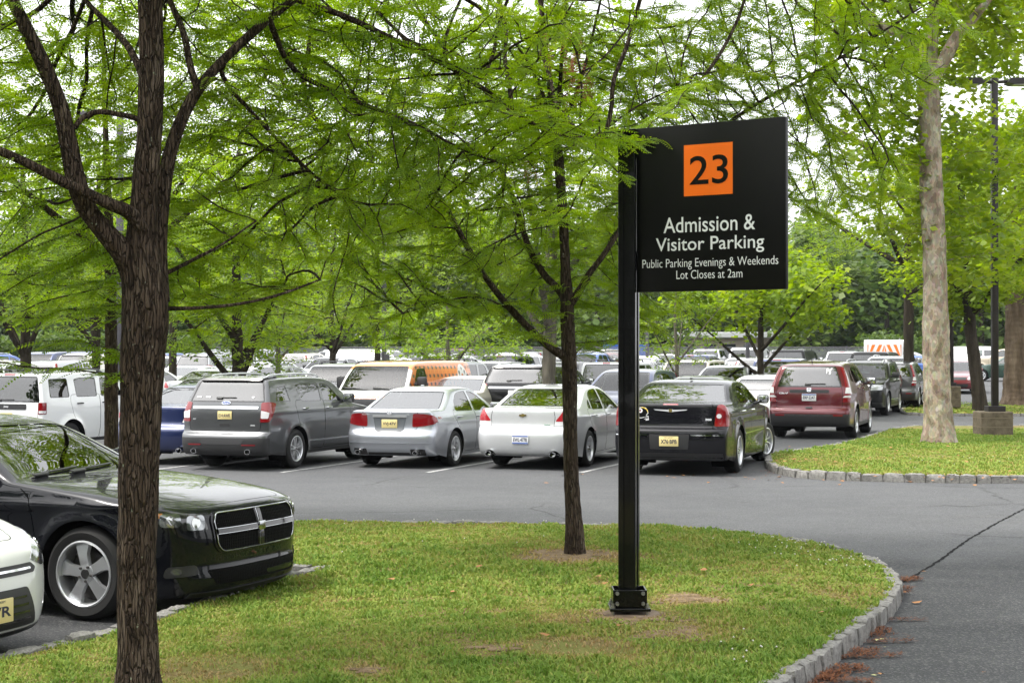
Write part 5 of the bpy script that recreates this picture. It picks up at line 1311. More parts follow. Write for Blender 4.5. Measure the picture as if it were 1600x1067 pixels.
def P2(u, v, z=.12): p = at(u, v, z); return (p.x, p.y)
AX = R(20.2); axd = np.array([math.sin(AX), math.cos(AX)]); lat = np.array([math.cos(AX), -math.sin(AX)])
hd = np.array([math.sin(R(17)), math.cos(R(17))])
c0 = np.array(P2(430, 905)); corner = np.array(P2(520, 886))
L1a = [tuple(c0 - hd * 9.5), tuple(c0 - hd * 5), P2(0, 1030), P2(185, 985), P2(270, 957), P2(430, 905), tuple(corner)]
back = corner - lat * 3.4
L1b = [tuple(back), tuple(back - lat * 9), (-14, 19.6), (-8.5, 19.9), P2(300, 813), P2(465, 814), P2(760, 816), P2(1000, 821), P2(1090, 826), P2(1160, 832), P2(1230, 841), P2(1290, 851), P2(1345, 866), P2(1385, 886), P2(1400, 908), P2(1385, 935), P2(1345, 968), P2(1290, 1008), P2(1240, 1042), P2(1200, 1072)]
e1 = np.array(L1b[-1]); e2 = np.array([-.30, 5.0])
L1 = L1a + L1b + [tuple(e1 * .5 + e2 * .5 + np.array([.12, 0])), tuple(e2), (-1.6, 2.6), (-3.6, 3.2)]
def smooth_part(P, i0, it=2): return P
def lawn_poly(P, it=2):
    "rounded outline, but sharp at the bay corner"
    P = np.array(P); return P
cv = chaikin(np.array(L1b[4:]), 2); LAWN1 = np.vstack([np.array(L1a), np.array(L1b[:4]), cv, np.array(L1[-4:])])
K2 = [(60, 44), P2(1450, 664), P2(1400, 668), P2(1372, 676), P2(1330, 690), P2(1250, 703), P2(1212, 706), P2(1199, 713), P2(1203, 724), P2(1232, 733), P2(1290, 738), P2(1400, 741), P2(1600, 744), (20, 27.6), (60, 26.0)]
cv2 = chaikin(np.array(K2), 2); LAWN2 = cv2
K3 = [(70, 69), P2(1600, 612), P2(1520, 613), P2(1470, 618), P2(1425, 628), P2(1406, 640), P2(1418, 645.5), P2(1500, 646), P2(1600, 646), (30, 51), (70, 49.5)]
LAWN3 = chaikin(np.array(K3), 2)

def lawn_mat():
    m = pmat('lawn_soil', (.06, .06, .02), .95, spec=.1)
    noise_mix(m, [(.17, .12, .062), (.19, .15, .062), (.17, .17, .05), (.16, .18, .045)], 1.6, 8, .7, stops=[.30, .42, .52, .72], bump=.8, bscale=55, bdist=.03); return m
LAWNM = lawn_mat()
def bare(X, Y):
    "0..1: how bare or dry the turf is"
    b = np.zeros_like(X)
    for (u, v, rx, ry, s) in ((898, 868, .62, .55, 1.0), (985, 962, .40, .30, .9), (1050, 985, .45, .5, .6), (1075, 938, .32, .30, .75), (885, 1012, .5, .33, .85), (775, 1012, .35, .3, .5), (575, 1047, .22, .2, .7), (345, 1045, .45, .45, .75), (910, 965, .3, .25, .5), (1040, 1030, .4, .4, .3)):
        p = P2(u, v); d = ((X - p[0]) / rx) ** 2 + ((Y - p[1]) / ry) ** 2; b = np.maximum(b, s * np.exp(-d ** 1.5))
    return b
_ph = rng.uniform(0, 6.28, 24); _fr = rng.normal(0, 1, (24, 2))
def fnoise(X, Y, sc=1.0):
    t = np.zeros_like(X)
    for i in range(24):
        k = _fr[i] * sc * (1 + i * .22); t += np.sin(X * k[0] + Y * k[1] + _ph[i]) / (1 + i * .11)
    return t / 4.2
def lawn_z(X, Y): return .118 + .012 * fnoise(X, Y, 1.3)
SOIL = pmat('bare_soil', (.16, .105, .062), .95, spec=.1); noise_mix(SOIL, [(.13, .085, .05), (.23, .165, .10), (.32, .24, .155)], 9, 8, .7, bump=.8, bscale=60, bdist=.03)
def make_lawn(name, poly, sp, label):
    v, t = triangulate(poly, [], sp); z = lawn_z(v[:, 0], v[:, 1])
    me = np_mesh(name, np.column_stack([v, z]), [t if np.cross(np.append(v[t[0, 1]] - v[t[0, 0]], 0), np.append(v[t[0, 2]] - v[t[0, 0]], 0))[2] > 0 else t[:, ::-1]], [LAWNM])
    o = link(name, me); tag(o, label, kind='structure'); return o
make_lawn('lawn', LAWN1, .25, 'mown lawn island with the black sign and two trees')
make_lawn('lawn', LAWN2, .8, 'lawn island under the pale mottled tree on the right')
make_lawn('lawn', LAWN3, 1.5, 'far lawn island behind the concrete lamp base')

def soil_patch(u, v, rx, ry, seed):
    r_ = np.random.default_rng(seed); c = P2(u, v); mb = []
    n = 28; a = np.linspace(0, 2 * math.pi, n, endpoint=False); k = .9 + .28 * np.sin(a * 3 + seed) + .2 * np.sin(a * 5 + 2 * seed) + .12 * np.sin(a * 8 + seed) + r_.normal(0, .05, n)
    V = [(c[0], c[1], float(lawn_z(np.array(c[0]), np.array(c[1]))) + .012)] + [(c[0] + rx * k[i] * math.cos(a[i]), c[1] + ry * k[i] * math.sin(a[i]), float(lawn_z(np.array(c[0] + rx * k[i] * math.cos(a[i])), np.array(c[1] + ry * k[i] * math.sin(a[i])))) + .004) for i in range(n)]
    F_ = np.array([[0, 1 + i, 1 + (i + 1) % n] for i in range(n)])
    o = link('soil_patch', np_mesh('soil_patch', V, [F_], [SOIL])); tag(o, kind='structure')
for i, (u, v, rx, ry) in enumerate(((895, 866, .66, .52), (985, 964, .42, .36), (1078, 936, .34, .24), (1060, 990, .3, .24), (775, 1012, .2, .14), (575, 1047, .12, .1))): soil_patch(u, v, rx, ry, i + 1)

# grass blades
def grass_mat():
    m = bpy.data.materials.new('grass_blade'); m.use_nodes = True; N = m.node_tree.nodes; L = m.node_tree.links; b = N['Principled BSDF']
    a = N.new('ShaderNodeAttribute'); a.attribute_name = 'tint'; r = N.new('ShaderNodeValToRGB'); e = r.color_ramp.elements
    e[0].position = 0; e[0].color = (.40, .29, .135, 1); e[1].position = 1; e[1].color = (.13, .235, .030, 1)
    for p, c in ((.25, (.36, .295, .095)), (.5, (.285, .345, .064)), (.75, (.195, .29, .044))): k = e.new(p); k.color = (*c, 1)
    L.new(a.outputs['Fac'], r.inputs[0]); L.new(r.outputs[0], b.inputs['Base Color']); b.inputs['Roughness'].default_value = .6; b.inputs['Specular IOR Level'].default_value = .25
    tr = N.new('ShaderNodeBsdfTranslucent'); L.new(r.outputs[0], tr.inputs[0]); mx = N.new('ShaderNodeMixShader'); mx.inputs[0].default_value = .35
    L.new(b.outputs[0], mx.inputs[1]); L.new(tr.outputs[0], mx.inputs[2]); L.new(mx.outputs[0], N['Material Output'].inputs[0]); return m
GRASS = grass_mat()
def blades(name, poly, box, dens, wfac, label, hfac=1.0, seed=3):
    r_ = np.random.default_rng(seed); x0, x1, y0, y1 = box
    n = int((x1 - x0) * (y1 - y0) * dens); X = r_.uniform(x0, x1, n); Y = r_.uniform(y0, y1, n)
    inn = offset_poly(poly, .0); k = pip(inn, np.stack([X, Y], 1)); X, Y = X[k], Y[k]
    u = 800 + X / np.maximum(Y, .5) * F; v = HZ + F * (H - .12) / np.maximum(Y, .5)
    k = (u > -420) & (u < 1990) & (v < 1230); X, Y = X[k], Y[k]
    b = bare(X, Y); k = r_.random(len(X)) > np.clip(b * 1.0, 0, .80); X, Y, b = X[k], Y[k], b[k]; n = len(X)
    g = fnoise(X, Y, 1.6); g2 = fnoise(X + 31, Y - 7, 5.0)
    tint = np.clip(.62 + .20 * g + .16 * g2 + r_.normal(0, .16, n) - b * .85, 0, 1)
    h = hfac * (.024 + .024 * r_.random(n)) * (1 + .55 * np.clip(g2, -1, 1.5)) * (1 - .4 * b); wd = wfac * (.0045 + .004 * r_.random(n))
    an = r_.uniform(0, 2 * math.pi, n); le = r_.uniform(.2, 1.1, n); dx, dy = np.cos(an), np.sin(an); a2 = an + math.pi / 2 + r_.normal(0, .5, n); lx, ly = np.cos(a2) * le * h, np.sin(a2) * le * h
    z = lawn_z(X, Y) - .004
    V = np.empty((n, 5, 3)); V[:, 0] = np.stack([X - dx * wd, Y - dy * wd, z], 1); V[:, 1] = np.stack([X + dx * wd, Y + dy * wd, z], 1)
    V[:, 2] = np.stack([X + lx * .4 + dx * wd * .8, Y + ly * .4 + dy * wd * .8, z + h * .6], 1); V[:, 3] = np.stack([X + lx * .4 - dx * wd * .8, Y + ly * .4 - dy * wd * .8, z + h * .6], 1)
    V[:, 4] = np.stack([X + lx, Y + ly, z + h * (1 - .3 * le)], 1)
    i = np.arange(n)[:, None] * 5; q = i + [[0, 1, 2, 3]]; t = i + [[3, 2, 4]]
    o = link(name, np_mesh(name, V.reshape(-1, 3), [q, t], [GRASS], smooth=True, attrs={'tint': np.repeat(tint, 5)})); tag(o, label, 'grass', kind='stuff')
blades('grass', LAWN1, (-6, 3.2, 8.4, 12.6), 3400, 1.0, 'short green and straw grass on the sign island')
blades('grass', LAWN1, (-7.5, 4.2, 12.6, 20.2), 1700, 1.5, 'short grass on the far half of the sign island', seed=4)
blades('grass', LAWN2, (4, 16, 26, 42), 520, 2.1, 'short grass on the island under the pale mottled tree', 1.1, 5)
blades('grass', LAWN3, (11, 26, 48, 74), 60, 6, 'short grass on the farthest right island', 1.3, 6)

# clover heads
cm = pmat('clover_white', (.62, .60, .55), .8); V = []; T = []; r_ = np.random.default_rng(11)
for (u, v, ru, rv, n) in ((1260, 858, 60, 8, 26), (1330, 878, 40, 9, 30), (1210, 848, 50, 6, 14), (1180, 1020, 25, 22, 8), (1140, 1010, 12, 12, 4), (700, 850, 320, 25, 12), (340, 935, 30, 8, 14), (780, 815, 200, 3, 14), (930, 818, 60, 3, 12), (1450, 715, 120, 10, 26), (1330, 1000, 10, 8, 0)):
    for _ in range(n):
        p = at(u + r_.normal(0, ru), v + abs(r_.normal(0, rv)) * (1 if v < 830 else r_.choice([-1, 1])), .12); p.z = float(lawn_z(np.array(p.x), np.array(p.y))) + .045; rr_ = .008
        if not (pip(LAWN1, np.array([[p.x, p.y]]))[0] or pip(LAWN2, np.array([[p.x, p.y]]))[0]): continue
        k = len(V); V += [(p.x + rr_, p.y, p.z), (p.x, p.y + rr_, p.z), (p.x - rr_, p.y, p.z), (p.x, p.y - rr_, p.z), (p.x, p.y, p.z + rr_), (p.x, p.y, p.z - rr_)]
        T += [[k, k + 1, k + 4], [k + 1, k + 2, k + 4], [k + 2, k + 3, k + 4], [k + 3, k, k + 4], [k + 1, k, k + 5], [k + 2, k + 1, k + 5], [k + 3, k + 2, k + 5], [k, k + 3, k + 5]]
tag(link('clover_flowers', np_mesh('clover_flowers', V, [np.array(T)], [cm])), 'small white clover flowers dotted over the lawns', 'flowers', kind='stuff')

# granite-block kerbs
GRAN = pmat('granite', (.30, .295, .285), .85, spec=.3); noise_mix(GRAN, [(.075, .072, .066), (.19, .185, .172), (.29, .28, .26)], 22, 10, .75, stops=[.3, .48, .66], bump=.9, bscale=70, bdist=.012)
MORT = pmat('mortar', (.11, .105, .095), .95, spec=.1)
def kerb(name, path, label, top=.135, wd=.125, ln=.27, seed=1, closed=False, fine=True):
    r_ = np.random.default_rng(seed); P = resample(np.array(path), .05, closed); d = np.concatenate([[0], np.cumsum(np.linalg.norm(np.diff(P, axis=0), axis=1))]); mb = MB(); s_ = 0
    while s_ < d[-1] - .08:
        l = ln * r_.uniform(.75, 1.3); a = min(s_ + l, d[-1]); m = (s_ + a) / 2
        p = np.array([np.interp(m, d, P[:, 0]), np.interp(m, d, P[:, 1])]); pa = np.array([np.interp(s_, d, P[:, 0]), np.interp(s_, d, P[:, 1])]); pb = np.array([np.interp(a, d, P[:, 0]), np.interp(a, d, P[:, 1])])
        t = pb - pa; an = math.atan2(t[1], t[0]) + r_.normal(0, .025)
        bm = bmesh.new(); bmesh.ops.create_cube(bm, size=1)
        if fine: bmesh.ops.subdivide_edges(bm, edges=bm.edges[:], cuts=3, use_grid_fill=True)
        w2 = wd * r_.uniform(.9, 1.15); hh = .34; tz = top + r_.normal(0, .008)
        for v in bm.verts:
            q = v.co.copy(); e = max(abs(q.x), abs(q.y)); 
            k = 1 - (.10 if (q.z > .4 and (abs(q.x) > .4 or abs(q.y) > .4)) else 0)
            dz = -.012 if (q.z > .4 and (abs(q.x) > .4 or abs(q.y) > .4)) else 0
            v.co = Vector((q.x * (np.linalg.norm(t) - .010) * (k if abs(q.x) > .4 else 1), q.y * w2 * k, q.z * hh + dz)) + Vector(r_.normal(0, .0045 if fine else .002, 3))
        M = Matrix.Translation((p[0], p[1], tz - hh / 2)) @ Matrix.Rotation(an, 4, 'Z') @ Euler((r_.normal(0, .03), r_.normal(0, .015), 0)).to_matrix().to_4x4()
        mb.bm(bm, GRAN, M); s_ = a
    # bedding
    n = np.gradient(P, axis=0); n /= np.linalg.norm(n, axis=1, keepdims=True); nn = np.stack([-n[:, 1], n[:, 0]], 1)
    A = P[::3] + nn[::3] * wd * .42; B = P[::3] - nn[::3] * wd * .42; k = len(A); V = []
    for q, z in ((A, -.02), (A, top - .03), (B, top - .03), (B, -.02)): V += [(x, y, z) for x, y in q]
    f = [[r0 * k + i, r0 * k + i + 1, (r0 + 1) * k + i + 1, (r0 + 1) * k + i] for r0 in range(3) for i in range(k - 1)]
    mb.add(V, f, MORT)
    o = mb.build(name, angle=50); tag(o, label, kind='structure'); return o
i_ = len(L1a); kerb('kerb', np.array(L1a), 'granite block kerb along the noses of the near parked cars', seed=2, top=.155)
kerb('kerb', np.vstack([[L1a[-1]], np.array(L1b[:2])]), 'granite kerb closing the near parking bay', seed=3, fine=False)
kerb('kerb', np.vstack([np.array(L1b[2:4]), cv, np.array(L1[-4:-2])]), 'rough granite block kerb curving round the sign island', seed=4)
kerb('kerb', LAWN2[2:-3], 'granite block kerb round the pale tree island', seed=5, fine=True)
kerb('kerb', LAWN3[2:-3], 'granite block kerb of the far right island', seed=6, fine=False, ln=.35)

# faded bay lines, the crack across the drive
LINE = pmat('faded_white_paint', (.42, .42, .41), .8); noise_mix(LINE, [(.11, .11, .11), (.46, .46, .45)], 14, 8, .7, stops=[.36, .56])
mb = MB()
def strip(mb, p, d, ln, wd, z=.004, mat=LINE):
    n = np.array([-d[1], d[0]]) * wd / 2; q = p + d * ln; mb.add([(*(p + n), z), (*(p - n), z), (*(q - n), z), (*(q + n), z)], [[0, 1, 2, 3]], mat)
for (u, v) in ((440, 738), (668, 738), (908, 738), (205, 738), (-30, 738)):
    strip(mb, np.array(P2(u, v, 0)), axd, 5.0, .10)
o = mb.build('parking_lines'); tag(o, 'faded white lines between the parking bays', kind='structure')
mb = MB(); pts = []; r_ = np.random.default_rng(5)
path = np.array([P2(1395, 917, 0), P2(1432, 897, 0), P2(1460, 880, 0), P2(1490, 858, 0), P2(1520, 838, 0), P2(1560, 815, 0), P2(1600, 795, 0), P2(1680, 760, 0), P2(1800, 725, 0)])
pp = resample(path, .09, False); pp += r_.normal(0, .007, pp.shape); t = np.gradient(pp, axis=0); t /= np.linalg.norm(t, axis=1, keepdims=True); nn = np.stack([-t[:, 1], t[:, 0]], 1); w_ = r_.uniform(.008, .020, len(pp))[:, None]
A = pp + nn * w_; B = pp - nn * w_; k = len(A)
mb.add([(x, y, .004) for x, y in A] + [(x, y, .004) for x, y in B], [[i, i + 1, k + i + 1, k + i] for i in range(k - 1)], pmat('crack_dark', (.008, .008, .008), .9, spec=.1))
tag(mb.build('road_crack'), 'dark sealed crack running across the drive', kind='structure')

# fallen catkins, twigs and leaves along the kerb
lit = pmat('brown_litter', (.15, .055, .02), .9); noise_mix(lit, [(.06, .022, .010), (.16, .052, .016), (.22, .085, .028)], 30, 4)
V = []; T = []
def litter(c, ln, wd, ang, n, r_, z=.004):
    d = np.array([math.cos(ang), math.sin(ang)]); q = np.array([-d[1], d[0]])
    for _ in range(n):
        t = r_.uniform(-.5, .5); off = r_.normal(0, .28) * (1 - (2 * t) ** 2 * .7)
        p = np.array(c) + d * ln * t + q * wd * off; a = ang + r_.normal(0, .6); l = r_.uniform(.02, .06); w2 = r_.uniform(.0015, .003); e = np.array([math.cos(a), math.sin(a)]); f = np.array([-e[1], e[0]]); z0 = z + r_.uniform(0, .035); z1 = z + r_.uniform(0, .035)
        k = len(V); V.extend([(*(p - f * w2), z0), (*(p + f * w2), z0), (*(p + e * l + f * w2), z1), (*(p + e * l - f * w2), z1)]); T.append([k, k + 1, k + 2, k + 3])
r_ = np.random.default_rng(8)
for (u, v, ln, wd, an, n) in ((1415, 907, .34, .16, .6, 330), (1398, 922, .3, .16, .4, 220), (1385, 970, .55, .07, .05, 200), (1358, 990, .42, .30, .8, 420), (1368, 1004, .55, .06, .1, 180), (1335, 1022, .42, .22, .6, 320), (1352, 1027, .5, .06, .15, 170), (1305, 1050, .5, .28, .7, 500), (1275, 1064, .55, .25, .9, 420), (1318, 1064, .35, .10, -.4, 240), (1400, 928, .2, .1, 0, 60), (1395, 945, .12, .06, 1, 60), (1245, 1085, .6, .3, .9, 300)):
    litter(P2(u, v, 0), ln, wd, an, n, r_)
for _ in range(26): litter(P2(r_.uniform(1140, 1270), 738 + r_.normal(0, 6) + 2, 0), .3, .1, r_.uniform(0, 3), 9, r_)
tag(link('fallen_catkins', np_mesh('fallen_catkins', V, [np.array(T)], [lit])), 'rusty brown tree litter drifted along the kerb', 'litter', kind='stuff')
LEAFD = pmat('fallen_leaf', (.32, .15, .055), .8); LEAFY = pmat('fallen_leaf_pale', (.50, .50, .22), .8)
def leaf(u, v, sz, mat, lab, z=.004):
    p = at(u, v, z); a = rng.uniform(0, 6.3); V = []
    for t, r0 in ((0, 1), (.7, .6), (1.5, .95), (2.3, .5), (3.14, 1.1), (3.9, .5), (4.7, .9), (5.6, .6)): V.append((p.x + sz * r0 * math.cos(t + a), p.y + sz * r0 * math.sin(t + a) * .8, z + .006 + .25 * sz * rng.random()))
    k = len(V); V += [(p.x, p.y, z + .008)]
    tag(link('fallen_leaf', np_mesh('fallen_leaf', V, [np.array([[i, (i + 1) % k, k] for i in range(k)])], [mat])), lab, 'leaf', 'fallen leaves on the drive')
leaf(1372, 1000, .05, LEAFY, 'pale yellow leaf lying on the brown litter beside the kerb'); leaf(1381, 1011, .018, LEAFY, 'tiny green leaf scrap just below the pale yellow leaf'); leaf(1302, 1038, .04, LEAFD, 'curled tan leaf in the litter against the kerb')
leaf(1365, 1055, .022, LEAFY, 'small pale leaf scrap left of the round tan leaf'); leaf(1374, 1053, .030, LEAFD, 'round tan leaf alone on the dark drive near the bottom edge'); leaf(1536, 1050, .014, LEAFD, 'lone dark leaf speck on the drive at far right')
leaf(1410, 926, .05, LEAFD, 'large tan leaf by the kerb tip beside the catkins'); leaf(1443, 893, .026, LEAFD, 'small orange leaf at the lower end of the crack')

V = []; T = []; r_ = np.random.default_rng(41)
for (u, v, ru, rv, n) in ((1320, 708, 70, 8, 26), (1420, 700, 60, 6, 14), (1540, 715, 40, 10, 10), (1290, 748, 120, 5, 22), (1230, 722, 30, 6, 14), (1500, 752, 60, 4, 10), (1050, 748, 80, 6, 8), (900, 880, 200, 40, 6), (800, 1000, 180, 30, 4), (1130, 930, 120, 40, 4)):
    for _ in range(n):
        p = at(u + r_.normal(0, ru), v + r_.normal(0, rv), 0.0); q = np.array([[p.x, p.y]]); on = pip(LAWN1, q)[0] or pip(LAWN2, q)[0]; z = .155 if on else .006; s_ = r_.uniform(.025, .05); a = r_.uniform(0, 6.3); k = len(V)
        if on: p = p * ((H - .13) / H)
        for t, r0 in ((0, 1.2), (1.3, .7), (2.6, .9), (3.7, .8), (5.0, .7)): V.append((p.x + s_ * r0 * math.cos(t + a), p.y + s_ * r0 * math.sin(t + a), z + r_.uniform(0, .02)))
        T += [[k, k + 1, k + 2], [k, k + 2, k + 3], [k, k + 3, k + 4]]
tag(link('scattered_leaves', np_mesh('scattered_leaves', V, [np.array(T)], [LEAFD], smooth=False)), 'dry orange leaves strewn over the lawns and the drive', 'leaves', kind='stuff')
# ------------------------------------------------------------------ trees
from mathutils.kdtree import KDTree
def bark(name, cols, scale=9, lich=None, stretch=(1, 1, .16), bump=.9):
    m = pmat(name, cols[1], .9, spec=.15); r = noise_mix(m, cols, scale, 8, .7, stops=[.32, .5, .68][:len(cols)], bump=1.0, bscale=scale * 1.6, bdist=.06, stretch=stretch)
    if lich:
        N, L, b = nodes(m); tc = N.new('ShaderNodeTexCoord'); n = N.new('ShaderNodeTexNoise'); n.inputs['Scale'].default_value = lich[1]; n.inputs['Detail'].default_value = 4; L.new(tc.outputs['Object'], n.inputs['Vector'])
        mr = N.new('ShaderNodeMapRange'); mr.inputs[1].default_value = lich[2]; mr.inputs[2].default_value = lich[2] + .05; L.new(n.outputs['Fac'], mr.inputs[0])
        mx = N.new('ShaderNodeMix'); mx.data_type = 'RGBA'; L.new(mr.outputs[0], mx.inputs[0]); L.new(r.outputs[0], mx.inputs[6]); mx.inputs[7].default_value = (*lich[0], 1); L.new(mx.outputs[2], b.inputs['Base Color'])
    return m
BARK = bark('locust_bark', [(.034, .024, .016), (.078, .056, .040), (.15, .118, .088)], 17, ((.24, .27, .20), 34, .68))
def fissured(m, sc=16, st=.22, dark=(.010, .007, .005), w=(.02, .16)):
    "long furrows between bark plates, darkened in the colour to deepen their shade"
    N, L, b = nodes(m); src = b.inputs['Base Color'].links[0].from_socket; tc = N.new('ShaderNodeTexCoord'); n = N.new('ShaderNodeTexNoise'); n.inputs['Scale'].default_value = 9; n.inputs['Detail'].default_value = 4; L.new(tc.outputs['Object'], n.inputs['Vector'])
    mv = N.new('ShaderNodeMix'); mv.data_type = 'VECTOR'; mv.inputs[0].default_value = .035; L.new(tc.outputs['Object'], mv.inputs[4]); L.new(n.outputs['Color'], mv.inputs[5])
    mp = N.new('ShaderNodeMapping'); mp.inputs['Scale'].default_value = (1, 1, st); L.new(mv.outputs[1], mp.inputs[0]); v = N.new('ShaderNodeTexVoronoi'); v.feature = 'DISTANCE_TO_EDGE'; v.inputs['Scale'].default_value = sc; L.new(mp.outputs[0], v.inputs['Vector'])
    r = N.new('ShaderNodeMapRange'); r.inputs[1].default_value = w[0]; r.inputs[2].default_value = w[1]; L.new(v.outputs['Distance'], r.inputs[0])
    x = N.new('ShaderNodeMix'); x.data_type = 'RGBA'; x.inputs[6].default_value = (*dark, 1); L.new(r.outputs[0], x.inputs[0]); L.new(src, x.inputs[7]); L.new(x.outputs[2], b.inputs['Base Color'])
    bp = N.new('ShaderNodeBump'); bp.inputs['Strength'].default_value = 1; bp.inputs['Distance'].default_value = .03; L.new(r.outputs[0], bp.inputs['Height']); old = b.inputs['Normal'].links[0].from_socket if b.inputs['Normal'].links else None
    if old: L.new(old, bp.inputs['Normal'])
    L.new(bp.outputs[0], b.inputs['Normal'])
fissured(BARK, 58, .10, (.042, .030, .021), (.0, .14))  # furrow shade put into the colour, as the relief alone looks flat
BARKG = bark('grey_bark', [(.05, .045, .036), (.12, .108, .085), (.19, .17, .135)], 7)
BARKD = bark('dark_bark', [(.015, .012, .009), (.035, .028, .02), (.06, .05, .038)], 7)
BARKB = bark('brown_bark', [(.05, .035, .024), (.11, .08, .056), (.17, .13, .095)], 3.5)
def syc_bark():
    m = pmat('mottled_bark', (.35, .31, .23), .85, spec=.2); N, L, b = nodes(m); tc = N.new('ShaderNodeTexCoord'); mp = N.new('ShaderNodeMapping'); mp.inputs['Scale'].default_value = (1, 1, .55); L.new(tc.outputs['Object'], mp.inputs[0])
    v = N.new('ShaderNodeTexNoise'); v.inputs['Scale'].default_value = 4.2; v.inputs['Detail'].default_value = 3; v.inputs['Roughness'].default_value = .55; L.new(mp.outputs[0], v.inputs['Vector'])
    r = N.new('ShaderNodeValToRGB'); r.color_ramp.interpolation = 'CONSTANT'; e = r.color_ramp.elements
    e[0].position = 0; e[0].color = (.17, .135, .095, 1); e[1].position = .64; e[1].color = (.46, .41, .32, 1)
    for p, c in ((.40, (.26, .215, .155)), (.50, (.38, .33, .245)), (.57, (.31, .27, .20))): k = e.new(p); k.color = (*c, 1)
    L.new(v.outputs['Fac'], r.inputs[0]); n2 = N.new('ShaderNodeTexNoise'); n2.inputs['Scale'].default_value = 14; n2.inputs['Detail'].default_value = 8; L.new(mp.outputs[0], n2.inputs['Vector'])
    mx = N.new('ShaderNodeMix'); mx.data_type = 'RGBA'; mx.blend_type = 'MULTIPLY'; mx.inputs[0].default_value = .55; L.new(r.outputs[0], mx.inputs[6]); L.new(n2.outputs['Color'], mx.inputs[7])
    hs_ = N.new('ShaderNodeHueSaturation'); hs_.inputs['Value'].default_value = 1.15; L.new(mx.outputs[2], hs_.inputs['Color']); L.new(hs_.outputs[0], b.inputs['Base Color'])
    bp = N.new('ShaderNodeBump'); bp.inputs['Strength'].default_value = .7; bp.inputs['Distance'].default_value = .03; L.new(n2.outputs['Fac'], bp.inputs['Height']); L.new(bp.outputs[0], b.inputs['Normal']); return m
SYC = syc_bark()
def leaf_mat(name, dark, mid, light, trans=.52, rough=.45):
    m = bpy.data.materials.new(name); m.use_nodes = True; N = m.node_tree.nodes; L = m.node_tree.links; b = N['Principled BSDF']
    a = N.new('ShaderNodeAttribute'); a.attribute_name = 'tint'; r = N.new('ShaderNodeValToRGB'); e = r.color_ramp.elements
    e[0].position = 0; e[0].color = (*dark, 1); e[1].position = 1; e[1].color = (*light, 1); k = e.new(.5); k.color = (*mid, 1)
    L.new(a.outputs['Fac'], r.inputs[0]); L.new(r.outputs[0], b.inputs['Base Color']); b.inputs['Roughness'].default_value = rough; b.inputs['Specular IOR Level'].default_value = .3
    hs_ = N.new('ShaderNodeHueSaturation'); hs_.inputs['Hue'].default_value = .490; hs_.inputs['Saturation'].default_value = 1.1; hs_.inputs['Value'].default_value = 1.7; L.new(r.outputs[0], hs_.inputs['Color'])
    tr = N.new('ShaderNodeBsdfTranslucent'); L.new(hs_.outputs[0], tr.inputs[0]); mx = N.new('ShaderNodeMixShader'); mx.inputs[0].default_value = trans
    L.new(b.outputs[0], mx.inputs[1]); L.new(tr.outputs[0], mx.inputs[2]); L.new(mx.outputs[0], N['Material Output'].inputs[0]); return m
LEAF1 = leaf_mat('locust_leaf', (.092, .172, .016), (.175, .28, .024), (.275, .37, .042))
LEAF2 = leaf_mat('locust_leaf_light', (.095, .175, .018), (.170, .265, .027), (.26, .34, .045))
LEAFS = leaf_mat('broad_leaf', (.115, .195, .018), (.19, .28, .026), (.29, .36, .045))
LEAFW = leaf_mat('wood_leaf', (.045, .085, .020), (.085, .14, .030), (.14, .19, .042), .4)
LEAFWD = leaf_mat('back_wood_leaf', (.020, .042, .012), (.036, .066, .018), (.060, .095, .026), .3)  # darker leaf for the unseen wood, keeps its reflections dark
LEAFWL = leaf_mat('wood_leaf_light', (.045, .085, .015), (.07, .12, .02), (.11, .16, .03), .35)
DEADL = leaf_mat('dead_leaf', (.10, .03, .012), (.18, .06, .022), (.26, .11, .05), .3)

def frond_tpl(pairs, ln, ll, lw, droop=.25, curl=.0):
    "a feather of rhombic leaflets along x, sagging at the tip"
    V = []
    def sag(x): return -droop * ln * (x / ln) ** 2
    for i in range(pairs):
        x = ln * (.10 + .86 * i / max(1, pairs - 1)); k = 1 - .35 * abs(2 * (i / max(1, pairs - 1)) - .9) ** 2
        for s in (-1, 1):
            d = Vector((.34, s * .94, -.12)).normalized(); L_ = ll * k; side = Vector((.94, -s * .34, 0)) * lw * .5 * (.8 + .2 * k); o = Vector((x, 0, sag(x)))
            V.append([o, o + d * L_ * .5 + side, o + d * L_ + Vector((0, 0, -.15 * L_)), o + d * L_ * .5 - side])
    o = Vector((ln * .96, 0, sag(ln))); V.append([o, o + Vector((ll * .45, lw * .5, 0)), o + Vector((ll * .9, 0, -.004)), o + Vector((ll * .45, -lw * .5, 0))])
    return np.array([[tuple(p) for p in q] for q in V])     # (n,4,3)
def broad_tpl(sz, n=3, spread=.5, seed=0):
    r_ = np.random.default_rng(seed); V = []
    for i in range(n):
        c = r_.normal(0, spread * sz, 3); a = r_.uniform(0, 6.3); u = np.array([math.cos(a), math.sin(a), r_.normal(0, .35)]); v = np.array([-math.sin(a), math.cos(a), r_.normal(0, .35)]); s = sz * r_.uniform(.7, 1.15)
        V.append([c, c + u * s * .5 + v * s * .42, c + u * s, c + u * s * .5 - v * s * .42])
    return np.array(V)
